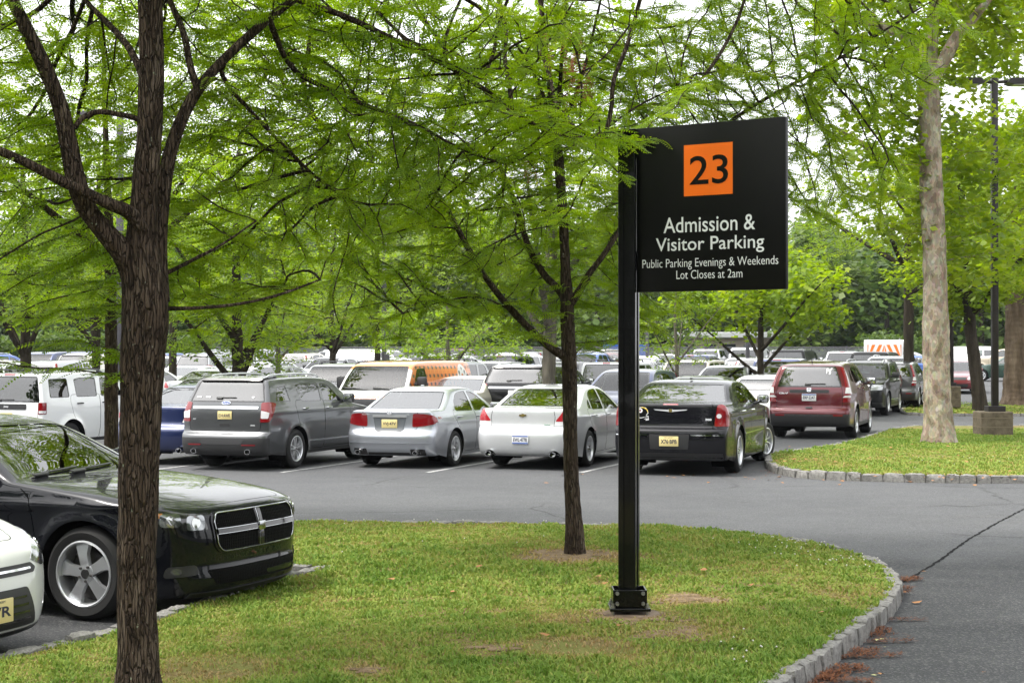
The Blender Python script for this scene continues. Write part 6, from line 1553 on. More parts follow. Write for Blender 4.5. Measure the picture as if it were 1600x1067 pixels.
def place_fronds(P, D, tpl, sc, r_, roll=.35):
    "P,D (n,3): base points and unit directions; returns vertices, quads and template index"
    n = len(P); up = np.array([0, 0, 1.0]) + r_.normal(0, roll, (n, 3)); X = D / np.linalg.norm(D, axis=1, keepdims=True)
    Yv = np.cross(up, X); Yv /= np.maximum(1e-6, np.linalg.norm(Yv, axis=1, keepdims=True)); Z = np.cross(X, Yv); Rm = np.stack([X, Yv, Z], 1) * sc[:, None, None]
    which = r_.integers(0, len(tpl), n); Vs = []; idx = []
    for k, t in enumerate(tpl):
        m = np.where(which == k)[0]
        if not len(m): continue
        q = t.reshape(-1, 3); V = np.einsum('vk,nkc->nvc', q, Rm[m]) + P[m][:, None]
        Vs.append(V.reshape(-1, 3)); idx.append(np.repeat(m, len(q)))
    return np.vstack(Vs), np.concatenate(idx)
FR_HI = [frond_tpl(9, .155, .031, .0135, .22), frond_tpl(7, .125, .029, .013, .1), frond_tpl(10, .175, .033, .0135, .30), frond_tpl(6, .10, .027, .013, .05)]
FR_MID = [frond_tpl(6, .20, .05, .022, .25), frond_tpl(5, .18, .05, .022, .1)]
FR_LOW = [frond_tpl(4, .36, .12, .06, .2), frond_tpl(4, .32, .11, .055, .05), broad_tpl(.13, 8, 1.0, 3)]
BR_HI = [broad_tpl(.13, 6, .8, i) for i in range(5)]
BR_LOW = [broad_tpl(.20, 8, 1.0, i + 9) for i in range(5)]

def clusters(ells, r_, flat=.09, per=22, rad=(.35, .8)):
    "attractor points gathered in level sprays inside ellipsoids (centre, radii, number of sprays)"
    out = []
    for c, rd, n in ells:
        for _ in range(n):
            d = r_.normal(0, 1, 3); d /= np.linalg.norm(d); q = np.array(c) + d * np.array(rd) * r_.uniform(.25, 1) ** .45; R_ = r_.uniform(*rad); tilt = r_.normal(0, .16, 2)
            a = r_.uniform(0, 6.3, per); rr = R_ * np.sqrt(r_.random(per)); x, y = rr * np.cos(a), rr * np.sin(a)
            out.append(np.stack([q[0] + x, q[1] + y, q[2] + r_.normal(0, flat, per) + tilt[0] * x + tilt[1] * y - .18 * (rr / R_) ** 2 * R_], 1))
    return np.vstack(out)
def colonize(nodes0, parents0, att, step=.14, kill=.2, infl=1.6, iters=70, r_=None, grav=-.02, cut0=0):
    nodes = [np.array(p) for p in nodes0]; par = list(parents0); att = att.copy()
    occ = set(); nat = np.full(len(att), -1); dist = np.full(len(att), 1e9)
    def upd(k0):
        nw = np.array(nodes[k0:])
        for i in range(0, len(att), 600):
            d = np.linalg.norm(att[i:i + 600, None] - nw[None], axis=2); j = d.argmin(1); dm = d[np.arange(len(j)), j]; b = dm < dist[i:i + 600]
            nat[i:i + 600][b] = j[b] + k0; dist[i:i + 600][b] = dm[b]
    upd(cut0)
    first = True
    for it in range(iters):
        if not len(att): break
        A = dist < (99 if first or it < 8 else infl)
        if not A.any(): break
        N = np.array(nodes); idx = nat[A]; d = att[A] - N[idx]; d /= np.maximum(1e-6, np.linalg.norm(d, axis=1, keepdims=True))
        u, inv = np.unique(idx, return_inverse=True); acc = np.zeros((len(u), 3)); np.add.at(acc, inv, d)
        acc += r_.normal(0, .12, acc.shape) * np.linalg.norm(acc, axis=1, keepdims=True); acc[:, 2] += grav; acc /= np.maximum(1e-6, np.linalg.norm(acc, axis=1, keepdims=True)); k0 = len(nodes)
        for i, p in zip(u, acc):
            q = N[i] + p * step; key = tuple(np.round(q / (step * .55)).astype(int))
            if key in occ: continue
            occ.add(key); nodes.append(q); par.append(int(i))
        if len(nodes) == k0: break
        upd(k0); keep = dist > kill; att = att[keep]; nat = nat[keep]; dist = dist[keep]; first = False
    return np.array(nodes), np.array(par)
def limb_nodes(pts, step):
    return resample(np.array([tuple(p) for p in pts]), step, False)
def tube_np(chains, nside):
    "chains: list of (points (k,3), radii (k,)) -> vertices, quads"
    Vs = []; Fs = []; o = 0; an = np.arange(nside) * 2 * math.pi / nside; ca, sa = np.cos(an), np.sin(an)
    for P, r in chains:
        k = len(P)
        if k < 2: continue
        t = np.gradient(P, axis=0); t /= np.maximum(1e-9, np.linalg.norm(t, axis=1, keepdims=True)); ref = np.cross(t, [.31, .17, .93]); ref /= np.maximum(1e-6, np.linalg.norm(ref, axis=1, keepdims=True))
        for i in range(1, k):
            ref[i] = ref[i - 1] - t[i] * ref[i - 1].dot(t[i]); ref[i] /= max(1e-6, np.linalg.norm(ref[i]))
        q = np.cross(t, ref); V = P[:, None] + (ref[:, None] * ca[None, :, None] + q[:, None] * sa[None, :, None]) * np.asarray(r)[:, None, None]
        Vs.append(V.reshape(-1, 3)); i = np.arange(k - 1)[:, None] * nside; j = np.arange(nside)[None]; j2 = (j + 1) % nside
        Fs.append((np.stack([i + j, i + j2, i + nside + j2, i + nside + j], -1) + o).reshape(-1, 4)); o += k * nside
    return np.vstack(Vs), np.vstack(Fs)

def rough(V, amp, seed, sc=9):
    "bark relief on a trunk's own vertices"
    r_ = np.random.default_rng(seed); o = np.zeros(len(V)); 
    for i in range(10): k = r_.normal(0, sc, 3) * [1, 1, .35]; o += np.sin(V @ k + r_.uniform(0, 6.3))
    return o / 5 * amp
def tree(name, label, base, trunk, limbs, ells, leafm, tpl, barkm, seed, step=.14, kill=.22, tip=.0046, per_node=2, scale=1.0, group=None, twig_max=.012, flare=1.35, dens=1.0, rad=(.35, .8), per=22, cat='tree', nearleaf=None, droop=-.04, nside=16, infl=1.6, tint_mu=.5, twig_sides=4, up=0.0, more=1.0):
    """trunk / limbs: lists of (point, radius) in world space; ells: crown volumes; returns the tree's Empty"""
    r_ = np.random.default_rng(seed); b = Vector(base); root = empty(name, b); tag(root, label, cat, group)
    nodes = []; par = []; att = clusters([(c, rd, int(n * more)) for c, rd, n in ells], r_, per=per, rad=rad); lim = []
    def addline(pts, start):
        prev = start
        for p in pts: nodes.append(p); par.append(prev); prev = len(nodes) - 1
        return prev
    tp = np.array([tuple(p) for p, r in trunk]); tn = limb_nodes(tp, step); addline(tn, -1); nt = len(tn)
    for lb in limbs:
        lp = limb_nodes([p for p, r in lb], step); N = np.array(nodes); j = int(np.linalg.norm(N - lp[0], axis=1).argmin()); addline(lp, j)
    keepn = len(nodes); zmin = min(e[0][2] - e[1][2] for e in ells) - .3
    c0 = next((i for i, p in enumerate(tn) if p[2] > zmin - .8), 0)
    N, Pa = colonize(nodes, par, att, step, kill, infl, 60, r_, cut0=min(c0, max(0, nt - 2)))
    # radii by the pipe rule for the grown wood
    ch = [[] for _ in N]
    for i, p in enumerate(Pa):
        if p >= 0: ch[p].append(i)
    rad_ = np.zeros(len(N))
    for i in range(len(N) - 1, -1, -1):
        rad_[i] = tip if not ch[i] else min(.06, sum(rad_[c] ** 2.35 for c in ch[i] if c >= keepn or i >= keepn) ** (1 / 2.35)) if any(c >= keepn for c in ch[i]) or i >= keepn else tip
        rad_[i] = max(rad_[i], tip)
    # chains of grown wood
    chains = []
    done = set()
    for i in range(keepn, len(N)):
        p = Pa[i]
        main = p >= keepn and max(ch[p], key=lambda c: rad_[c]) == i
        if main: continue
        c = [p, i]; cur = i
        while ch[cur]: cur = max(ch[cur], key=lambda q: rad_[q]); c.append(cur)
        pts = N[c].copy()
        if len(pts) > 3: pts[1:-1] = .25 * pts[:-2] + .5 * pts[1:-1] + .25 * pts[2:]
        rr = rad_[c].copy(); rr[0] = rr[1]; rr[-1] *= .6; chains.append((pts, rr))
    big = [c for c in chains if c[1].max() > twig_max]; small = [c for c in chains if c[1].max() <= twig_max]
    def lk(nm, V, Fq, mat, **k):
        me = np_mesh(nm, V - np.array(b), Fq, [mat], smooth=True, **k); return link(nm, me, root)
    # trunk and limbs as traced
    def line(lb, st):
        pts = chaikin(np.array([(*p, r) for p, r in lb]), 2); pts = resample(pts, st, False); return pts[:, :3], pts[:, 3]
    P, r = line(trunk, .035 * scale); r = r * (1 + (flare - 1) * np.exp(-((P[:, 2] - P[0, 2]) / (.28 * scale)) ** 1.2)); V, Fq = tube_np([(P, r)], nside * 3)
    ax = np.repeat(P, nside * 3, axis=0); nrm = V - ax; nl = np.linalg.norm(nrm, axis=1, keepdims=True); V = V + nrm / np.maximum(nl, 1e-6) * (rough(V, .06 * r.max(), seed, 7 / scale) + rough(V, .035 * r.max(), seed + 1, 24 / scale) + rough(V, .025 * r.max(), seed + 2, 70 / scale))[:, None]
    lk('trunk', V, Fq, barkm)
    for i, lb in enumerate(limbs):
        P, r = line(lb, .06 * scale); V, Fq = tube_np([(P, r)], nside); ax = np.repeat(P, nside, axis=0); nrm = V - ax; V = V + nrm * (rough(V, .10, seed + 5 + i, 12 / scale))[:, None]; lk('limb', V, Fq, barkm)
    if big: V, Fq = tube_np(big, 6); lk('branches', V, Fq, barkm)
    if small: V, Fq = tube_np(small, twig_sides); lk('twigs', V, Fq, barkm)
    # leaves on thin wood
    ii = np.array([i for i in range(keepn, len(N)) if rad_[i] < twig_max * .75]); D = N[ii] - N[Pa[ii]]; D /= np.maximum(1e-6, np.linalg.norm(D, axis=1, keepdims=True))
    k = max(1, int(round(per_node * dens))); ii = np.repeat(np.arange(len(ii)), k); base_ = N[keepn:][[0]] if False else None
    sel = np.array([i for i in range(keepn, len(N)) if rad_[i] < twig_max * .75]); PP = N[sel][ii] - D[ii] * step * r_.random((len(ii), 1)); DD = D[ii].copy()
    an = r_.choice([-1, 1], len(ii)) * r_.uniform(.5, 1.5, len(ii)); c, s = np.cos(an), np.sin(an); DD = np.stack([DD[:, 0] * c - DD[:, 1] * s, DD[:, 0] * s + DD[:, 1] * c, DD[:, 2] * .4 + r_.normal(droop, .16, len(ii))], 1)
    sc = scale * r_.uniform(.6, 1.3, len(ii)); V, idx = place_fronds(PP, DD, tpl, sc, r_)
    tn_ = np.clip(tint_mu + .20 * np.sin(PP[:, 0] * 2.1 + PP[:, 2] * 1.7) * np.cos(PP[:, 1] * 1.9) + r_.normal(0, .17, len(PP)), 0, 1)
    Fq = np.arange(len(V)).reshape(-1, 4); me = np_mesh('crown', V - np.array(b), Fq, [leafm], smooth=False, attrs={'tint': tn_[idx]}); link('crown', me, root)
    return root, N[sel]
def px(u, v, Y): return tuple(atY(u, Y, v))
def mline(lst): return [((px(u, v, Y)), r) for u, v, Y, r in lst]

# --- the near left tree
def near_locust():
    Yb = 9.35; g = .11
    trunk = [((-2.135, Yb, g), .125)] + mline([(217, 1000, 9.35, .118), (215, 900, 9.35, .116), (217, 760, 9.35, .118), (219, 640, 9.35, .122), (224, 540, 9.34, .132), (227, 485, 9.34, .142), (222, 420, 9.32, .118), (221, 360, 9.3, .092), (226, 300, 9.28, .082), (234, 200, 9.25, .078), (236, 100, 9.2, .076), (233, 0, 9.15, .074), (228, -150, 9.1, .062), (222, -400, 9.1, .035)])
    limbs = [mline([(222, 470, 9.34, .10), (205, 410, 9.3, .082), (168, 368, 9.22, .066), (138, 330, 9.15, .060), (118, 285, 9.1, .056), (105, 215, 9.05, .053), (86, 140, 9.0, .048), (45, 55, 8.9, .042), (18, 0, 8.85, .037), (-40, -120, 8.8, .025)]),
             mline([(225, 360, 9.25, .05), (203, 330, 9.2, .042), (172, 320, 9.1, .036), (128, 298, 9.0, .033), (94, 282, 8.95, .031), (37, 252, 8.8, .029), (0, 236, 8.75, .027), (-80, 205, 8.6, .02)]),
             mline([(243, 470, 9.42, .085), (246, 400, 9.45, .06), (250, 330, 9.46, .052), (262, 246, 9.48, .044), (283, 184, 9.5, .040), (310, 136, 9.52, .035), (357, 84, 9.6, .031), (409, 37, 9.65, .028), (456, 0, 9.7, .026), (540, -60, 9.8, .02), (640, -110, 10.0, .014)]),
             mline([(308, 138, 9.52, .026), (296, 105, 9.55, .024), (288, 52, 9.6, .021), (268, 10, 9.65, .018), (240, -60, 9.7, .012)]),
             mline([(222, 120, 9.25, .026), (215, 100, 9.3, .024), (194, 63, 9.4, .022), (157, 26, 9.5, .019), (131, 0, 9.55, .016), (90, -60, 9.6, .011)]),
             mline([(222, 190, 9.25, .018), (210, 184, 9.25, .018), (184, 178, 9.2, .017), (152, 173, 9.15, .016), (126, 184, 9.1, .015), (116, 200, 9.08, .015)]),
             mline([(352, 92, 9.6, .018), (341, 120, 9.7, .016), (420, 205, 9.9, .013), (498, 283, 10.2, .010), (550, 315, 10.4, .006)]),
             mline([(420, 30, 9.65, .02), (450, 107, 9.9, .016), (502, 136, 10.0, .015), (581, 168, 10.2, .014), (650, 194, 10.4, .013), (723, 236, 10.6, .011), (791, 257, 10.8, .008)]),
             mline([(460, -2, 9.7, .02), (544, 26, 9.9, .018), (628, 68, 10.2, .016), (733, 121, 10.6, .014), (791, 163, 10.9, .012), (849, 205, 11.1, .010), (900, 216, 11.3, .007), (945, 212, 11.5, .005)]),
             mline([(262, 482, 9.4, .014), (300, 482, 9.4, .012), (367, 477, 9.5, .010), (435, 462, 9.7, .009), (500, 437, 9.9, .006)]),
             mline([(258, 428, 9.45, .014), (315, 399, 9.5, .011), (345, 384, 9.5, .008), (400, 345, 9.6, .006)])]
    E = []
    def el(u, v, Y, rx, ry, rz, n): E.append((px(u, v, Y), (rx, ry, rz), n))
    el(40, 100, 10.2, .9, .7, .75, 34); el(130, 20, 10.3, .8, .7, .5, 16); el(70, 340, 10.0, .7, .6, .40, 13); el(330, 60, 10.5, .9, .8, .55, 28); el(520, 40, 10.6, .8, .8, .4, 18); el(470, 170, 10.6, .9, .8, .75, 44)
    el(620, 130, 10.7, 1.0, .8, .65, 42); el(780, 140, 11.0, .8, .8, .6, 22); el(385, 300, 10.4, .7, .6, .55, 20); el(560, 350, 10.6, .6, .7, .40, 12); el(345, 440, 10.2, .6, .5, .22, 8); el(20, 470, 9.6, .6, .6, .25, 7); el(865, 205, 11.2, .42, .4, .16, 7)
    el(165, 230, 10.4, .5, .5, .5, 10); el(0, -260, 9.2, 1.8, 1.8, 1.0, 44); el(420, -250, 9.8, 2.0, 1.8, .9, 60); el(230, -480, 9.2, 2.2, 2.2, .9, 60); el(800, -260, 11.5, 2.0, 1.6, .7, 40); el(-200, 60, 8.9, 1.0, 1.2, 1.1, 18)
    trunk = [(p, r * .90) for p, r in trunk]; limbs = [[(p, r * .92) for p, r in l] for l in limbs]
    return tree('honey_locust_tree', 'thick dark-barked tree in the left foreground, forking into several heavy limbs', (-2.135, Yb, g), trunk, limbs, E, LEAF1, FR_HI, BARK, 21, tint_mu=.52, step=.115, kill=.16, per_node=6, flare=1.25, twig_max=.010, per=19, rad=(.28, .62), more=.95)
# --- the tree beside the sign
def sign_locust():
    b = at(898, 866, .115); Y0 = b.y
    trunk = [((b.x, b.y, b.z - .03), .112)] + mline([(897, 820, Y0, .102), (893, 760, Y0, .096), (891, 660, Y0, .094), (890, 590, Y0, .104), (888, 520, Y0, .092), (885, 470, Y0, .088), (884, 430, Y0, .058), (880, 340, Y0 - .05, .055), (872, 240, Y0 - .1, .056), (866, 190, Y0 - .1, .050), (858, 120, Y0, .036), (850, 50, Y0, .030), (842, -60, Y0, .024), (835, -300, Y0, .012)])
    limbs = [mline([(888, 560, Y0, .06), (862, 545, Y0 - .05, .052), (844, 530, Y0 - .1, .046), (786, 472, Y0 - .3, .042), (739, 404, Y0 - .5, .039), (707, 341, Y0 - .65, .036), (680, 296, Y0 - .8, .032), (618, 257, Y0 - 1.0, .024), (555, 226, Y0 - 1.2, .019), (502, 199, Y0 - 1.35, .012)]),
             mline([(886, 472, Y0, .058), (870, 448, Y0 + .05, .050), (849, 430, Y0 + .1, .046), (823, 383, Y0 + .25, .042), (807, 320, Y0 + .4, .036), (780, 256, Y0 + .5, .028), (748, 180, Y0 + .6, .020), (720, 90, Y0 + .7, .013)]),
             mline([(889, 476, Y0, .062), (906, 455, Y0 - .05, .050), (918, 430, Y0 - .1, .042), (943, 400, Y0 - .1, .038), (980, 340, Y0 + .1, .033), (1044, 262, Y0 + .3, .030), (1110, 215, Y0 + .4, .028), (1170, 168, Y0 + .5, .026), (1265, 118, Y0 + .6, .022), (1317, 89, Y0 + .6, .019), (1396, 39, Y0 + .7, .015), (1459, 0, Y0 + .8, .010)]),
             mline([(868, 205, Y0 - .1, .034), (874, 150, Y0 - .2, .028), (880, 60, Y0 - .3, .022), (890, -60, Y0 - .4, .014)]),
             mline([(870, 225, Y0 - .1, .034), (886, 178, Y0 - .1, .028), (907, 131, Y0, .024), (925, 60, Y0, .018), (950, -50, Y0 + .1, .012)]),
             mline([(860, 180, Y0 - .05, .026), (835, 110, Y0 + .1, .02), (800, 60, Y0 + .2, .016), (760, 20, Y0 + .3, .011)]),
             mline([(738, 405, Y0 - .5, .014), (760, 385, Y0 - .6, .012), (820, 360, Y0 - .8, .009), (870, 352, Y0 - .9, .006)]),
             mline([(800, 485, Y0 - .25, .014), (750, 462, Y0 - .4, .013), (700, 468, Y0 - .5, .010), (630, 490, Y0 - .7, .006)]),
             mline([(870, 236, Y0 - .1, .018), (930, 215, Y0 - .5, .014), (1000, 160, Y0 - .9, .011), (1100, 120, Y0 - 1.2, .008)])]
    E = []
    def el(u, v, Y, rx, ry, rz, n): E.append((px(u, v, Y), (rx, ry, rz), n))
    el(560, 250, Y0 - .6, 1.1, 1.0, .55, 32); el(690, 200, Y0 + .3, 1.2, 1.1, .75, 42); el(640, 400, Y0 - .3, .8, .8, .5, 22); el(770, 320, Y0 + .7, 1.0, 1.0, .8, 40); el(750, 470, Y0 + .2, .8, .8, .28, 15)
    el(900, 330, Y0 + 1.0, .9, .9, .8, 32); el(860, 120, Y0 + .8, 1.3, 1.1, .9, 48); el(980, 80, Y0 + .3, 1.0, 1.2, .7, 46); el(1080, 130, Y0 + .2, 1.0, 1.1, .6, 48); el(1200, 90, Y0 + .5, 1.1, 1.1, .7, 56)
    el(1300, 110, Y0 + .6, .72, 1.0, .6, 38); el(1280, 270, Y0 + .6, .6, .9, .5, 16); el(1370, 30, Y0 + .7, .45, .7, .3, 8); el(940, 470, Y0 + .6, .5, .6, .45, 8); el(950, 204, Y0 - 3.6, .05, .05, .03, 1)
    el(470, 250, Y0 - 1.1, 1.0, 1.0, .55, 26); el(540, 50, Y0 - .9, 1.2, 1.1, .7, 34)
    el(700, -130, Y0, 2.2, 2.0, .9, 54); el(1050, -150, Y0, 2.2, 2.0, .9, 54); el(880, -380, Y0, 2.4, 2.4, .9, 54); el(1330, -80, Y0 + .6, 1.2, 1.4, .6, 14)
    trunk = [(p, r * .76) for p, r in trunk]; limbs = [[(p, r * .74) for p, r in l] for l in limbs]
    root, sel = tree('honey_locust_tree', 'slim tree on the lawn left of the black sign, a long limb rising leftward', tuple(b), trunk, limbs, E, LEAF1, FR_HI, BARK, 33, step=.135, kill=.19, per_node=7, scale=1.12, flare=1.3, twig_max=.011, per=18, tint_mu=.58, rad=(.32, .75), more=1.15)
    # hanging dead sprays
    r_ = np.random.default_rng(4); P = []; D = []
    for (u, v, n) in ((855, 60, 14), (893, 90, 26), (914, 120, 24), (905, 50, 18), (882, 165, 8), (830, 238, 9)):
        for _ in range(n): P.append(px(u + r_.normal(0, 7), v + r_.normal(0, 16), Y0 - 1.9 + r_.normal(0, .1))); D.append((r_.normal(0, .2), r_.normal(0, .2), -1))
    V, idx = place_fronds(np.array(P), np.array(D), [frond_tpl(8, .20, .022, .008, 0)], np.full(len(P), 1.0), r_); me = np_mesh('dead_sprays', V - np.array(b), np.arange(len(V)).reshape(-1, 4), [DEADL], smooth=False, attrs={'tint': r_.random(len(P))[idx]})
    link('dead_sprays', me, root)
near_locust(); sign_locust()

def simple_tree(name, label, X, Y, z0, h, tr, crown, leafm, tpl, barkm, seed, lean=0.0, forks=3, step=.35, scale=1.0, group=None, fork_z=.35, per_node=3, kill=None, cat='tree', twig_max=.03, rad=None, tip=.008, flat=False, per=16, forkspread=.5, tint_mu=.5):
    "shade tree: base, trunk radius, crown = list of (dx, dy, z, rx, ry, rz, sprays)"
    r_ = np.random.default_rng(seed); b = (X, Y, z0); zf = z0 + h * fork_z
    trunk = [((X, Y, z0 - .05), tr), ((X + lean * .3, Y, z0 + (zf - z0) * .5), tr * .86), ((X + lean * .6, Y, zf), tr * .8), ((X + lean * .8 + r_.normal(0, .1), Y, z0 + h * .6), tr * .5), ((X + lean + r_.normal(0, .2), Y, z0 + h * .92), tr * .16)]
    limbs = []
    for i in range(forks):
        a = 2 * math.pi * (i + r_.uniform(-.2, .2)) / forks + seed; s = forkspread * h * r_.uniform(.8, 1.15); z1 = zf + r_.uniform(-.06, .10) * h
        limbs.append([((X + lean * .6, Y, z1), tr * .5), ((X + lean * .6 + math.cos(a) * s * .3, Y + math.sin(a) * s * .3, z1 + h * .10), tr * .38), ((X + lean * .6 + math.cos(a) * s * .62, Y + math.sin(a) * s * .62, z1 + h * .22), tr * .27), ((X + lean * .6 + math.cos(a) * s, Y + math.sin(a) * s, z1 + h * .34), tr * .13)])
    E = [((X + c[0], Y + c[1], z0 + c[2]), c[3:6], c[6]) for c in crown]
    return tree(name, label, b, trunk, limbs, E, leafm, tpl, barkm, seed, step=step, kill=kill or step * 1.5, tip=tip, per_node=per_node, scale=scale, group=group, twig_max=twig_max, rad=rad or (.5 * scale, 1.1 * scale), per=per, cat=cat, nside=8, infl=5, twig_sides=3, tint_mu=tint_mu)
# --- other trees
def XY(u, Y): return (u - 800) / F * Y
simple_tree('honey_locust_tree', 'dark slim tree on the lawn behind the black saloon, left of the thick tree', XY(174, 18.9), 18.9, .11, 6.8, .085, [(-.4, 0, 2.75, 1.4, 1.6, .42, 40), (.2, .2, 4.4, 2.1, 1.9, 1.4, 170), (-1.0, -.3, 3.5, 1.2, 1.4, .8, 40), (1.3, .4, 5.6, 2.0, 1.8, 1.1, 110)], LEAF2, FR_MID, BARK, 51, forks=4, step=.2, fork_z=.36, per_node=3, twig_max=.014, tip=.004, scale=1.25, rad=(.4, .8), per=16)
simple_tree('shade_tree', 'bushy light-green tree with several stems rising behind the grey off-roader', XY(372, 44), 44, .05, 8.6, .20, [(0, 0, 3.4, 2.7, 2.6, 1.5, 110), (0, 0, 5.8, 2.6, 2.4, 1.9, 110), (.3, 0, 2.2, 1.6, 1.8, .6, 24)], LEAF2, FR_LOW, BARKD, 52, forks=5, fork_z=.18, step=.34, forkspread=.28)
simple_tree('shade_tree', 'young tree behind the bushy one, its thin pale stem just above the grey off-roader', XY(434, 56), 56, .1, 6.0, .10, [(0, 0, 3.3, 1.9, 1.9, 1.2, 44), (-.1, 0, 4.6, 1.2, 1.2, .9, 18)], LEAF2, FR_LOW, BARKG, 53, forks=3, fork_z=.3)
simple_tree('shade_tree', 'low spreading tree right behind the orange van', XY(702, 58), 58, .1, 4.7, .12, [(0, 0, 2.3, 2.9, 2.4, .55, 60), (0, 0, 3.2, 2.3, 2.1, .6, 44)], LEAF2, FR_LOW, BARKG, 54, forks=4, fork_z=.32, forkspread=.5, tint_mu=.35)
simple_tree('shade_tree', 'pale stout tree forking just above the pale pearl saloon roof', XY(858, 37), 37, .0, 10.5, .19, [(-.3, 0, 4.6, 2.8, 2.6, 1.3, 90), (.4, 0, 6.4, 2.8, 2.6, 1.4, 80), (0, 0, 8.8, 2.6, 2.4, 1.4, 80)], LEAF2, FR_LOW, BARKG, 55, forks=3, fork_z=.22, forkspread=.30, step=.3)
simple_tree('shade_tree', 'thin upright tree under the black sign', XY(1058, 50), 50, .0, 5.4, .075, [(0, 0, 2.9, 1.35, 1.3, 1.1, 40), (0, 0, 4.1, .9, .9, .9, 18)], LEAF2, FR_LOW, BARKG, 56, forks=3, fork_z=.3, forkspread=.25, tint_mu=.42, per_node=2)
simple_tree('shade_tree', 'wide low tree with forking boughs right of the black sign', XY(1188, 52), 52, .05, 6.6, .135, [(-.2, 0, 3.75, 2.3, 2.0, .36, 34), (.3, 0, 4.6, 2.5, 2.2, .6, 40), (1.5, 0, 3.2, 1.0, 1.2, .3, 10)], LEAFS, BR_LOW, BARKD, 57, forks=4, fork_z=.22, forkspread=.48, tint_mu=.42)
# the plane-like tree on the right island
bs = at(1467, 692, .10)
simple = [((bs.x, bs.y, .02), .35)] + mline([(1466, 660, bs.y, .31), (1464, 600, bs.y, .285), (1462, 480, bs.y, .275), (1458, 350, bs.y, .255), (1453, 220, bs.y, .23), (1452, 130, bs.y, .21), (1455, 60, bs.y, .15), (1470, -60, bs.y, .11), (1480, -260, bs.y, .05)])
E_ = []
def el_(u, v, Y, rx, ry, rz, n): E_.append((px(u, v, Y), (rx, ry, rz), n))
el_(1590, 60, 43, 1.6, 1.2, 1.4, 40); el_(1600, 230, 43, 1.0, 1.0, 1.0, 16); el_(1385, 30, 37, 1.4, 1.4, 1.1, 34); el_(1505, 240, 37.8, 1.1, .8, 1.0, 22); el_(1365, 200, 36, .8, 1.2, .9, 20); el_(1510, 50, 36.5, .8, 1.0, .8, 16); el_(1395, 330, 37, .7, 1.0, .8, 12); el_(1480, -150, 35, 4.2, 4, 2.2, 60); el_(1590, 380, 42, .9, 1.0, 1.0, 12); el_(1510, 340, 37.6, .8, .7, .8, 12)
tree('plane_tree', 'tall tree with pale mottled flaking bark on the right-hand island', (bs.x, bs.y, .02), simple, [mline([(1453, 130, 35, .16), (1475, 95, 34.9, .14), (1500, 50, 34.8, .12), (1540, 10, 34.6, .09), (1580, -60, 34.4, .05)]), mline([(1453, 110, 35, .13), (1425, 60, 35, .11), (1370, 35, 35, .09), (1290, 30, 34.8, .06)])],
     E_, LEAFS, BR_HI, SYC, 61, step=.3, kill=.45, tip=.007, per_node=3, scale=1.35, twig_max=.03, rad=(.5, 1.2), per=16, flare=1.22, nside=14, infl=5, twig_sides=3)
simple_tree('shade_tree', 'dark double-stemmed tree leaning left behind the concrete lamp base', XY(1533, 55), 55, .15, 11, .24, [(-.6, 0, 4.6, 2.6, 2.4, 1.5, 70), (.4, 0, 7.4, 3.4, 3, 2.2, 110)], LEAFS, BR_LOW, BARKD, 62, forks=3, fork_z=.24, lean=-.6, step=.4, forkspread=.36)
simple_tree('shade_tree', 'broad brown trunk at the right edge of the far island', XY(1594, 62), 62, .12, 13, .62, [(.2, 0, 9.0, 4.2, 3.5, 2.6, 130)], LEAFS, BR_LOW, BARKB, 63, forks=4, fork_z=.45, step=.45)
simple_tree('shade_tree', 'leafy tree behind the mottled trunk, hanging over the parked cars', XY(1420, 62), 62, .12, 10.5, .22, [(-1.2, 0, 7.6, 3.6, 2.8, 1.6, 80), (-2.8, 0, 6.2, 1.8, 2.0, 1.0, 30)], LEAF2, FR_LOW, BARKD, 64, forks=4, fork_z=.45, step=.42)
# trees at the left, beyond the first rows
for i, (u, Y, h, lab) in enumerate(((40, 42, 9.0, 'leafy tree beyond the white off-roader at the left edge'), (150, 50, 9.5, 'taller leafy tree right of the left-edge one, behind the slim dark trunk'), (270, 60, 10, 'tree crown filling the gap between the thick trunk and the bushy tree'), (520, 66, 8.0, 'small tree left of the tall grey lamp post'), (590, 72, 8.5, 'tree behind the tall grey lamp post'))):
    simple_tree('shade_tree', lab, XY(u, Y), Y, float(gz(0, Y)), h, .16, [(0, 0, h * .45, h * .30, h * .28, h * .14, 84), (.2, 0, h * .68, h * .30, h * .28, h * .20, 100)], LEAF2, FR_LOW, BARKD, 70 + i, forks=4, fork_z=.27, step=.4, forkspread=.3)

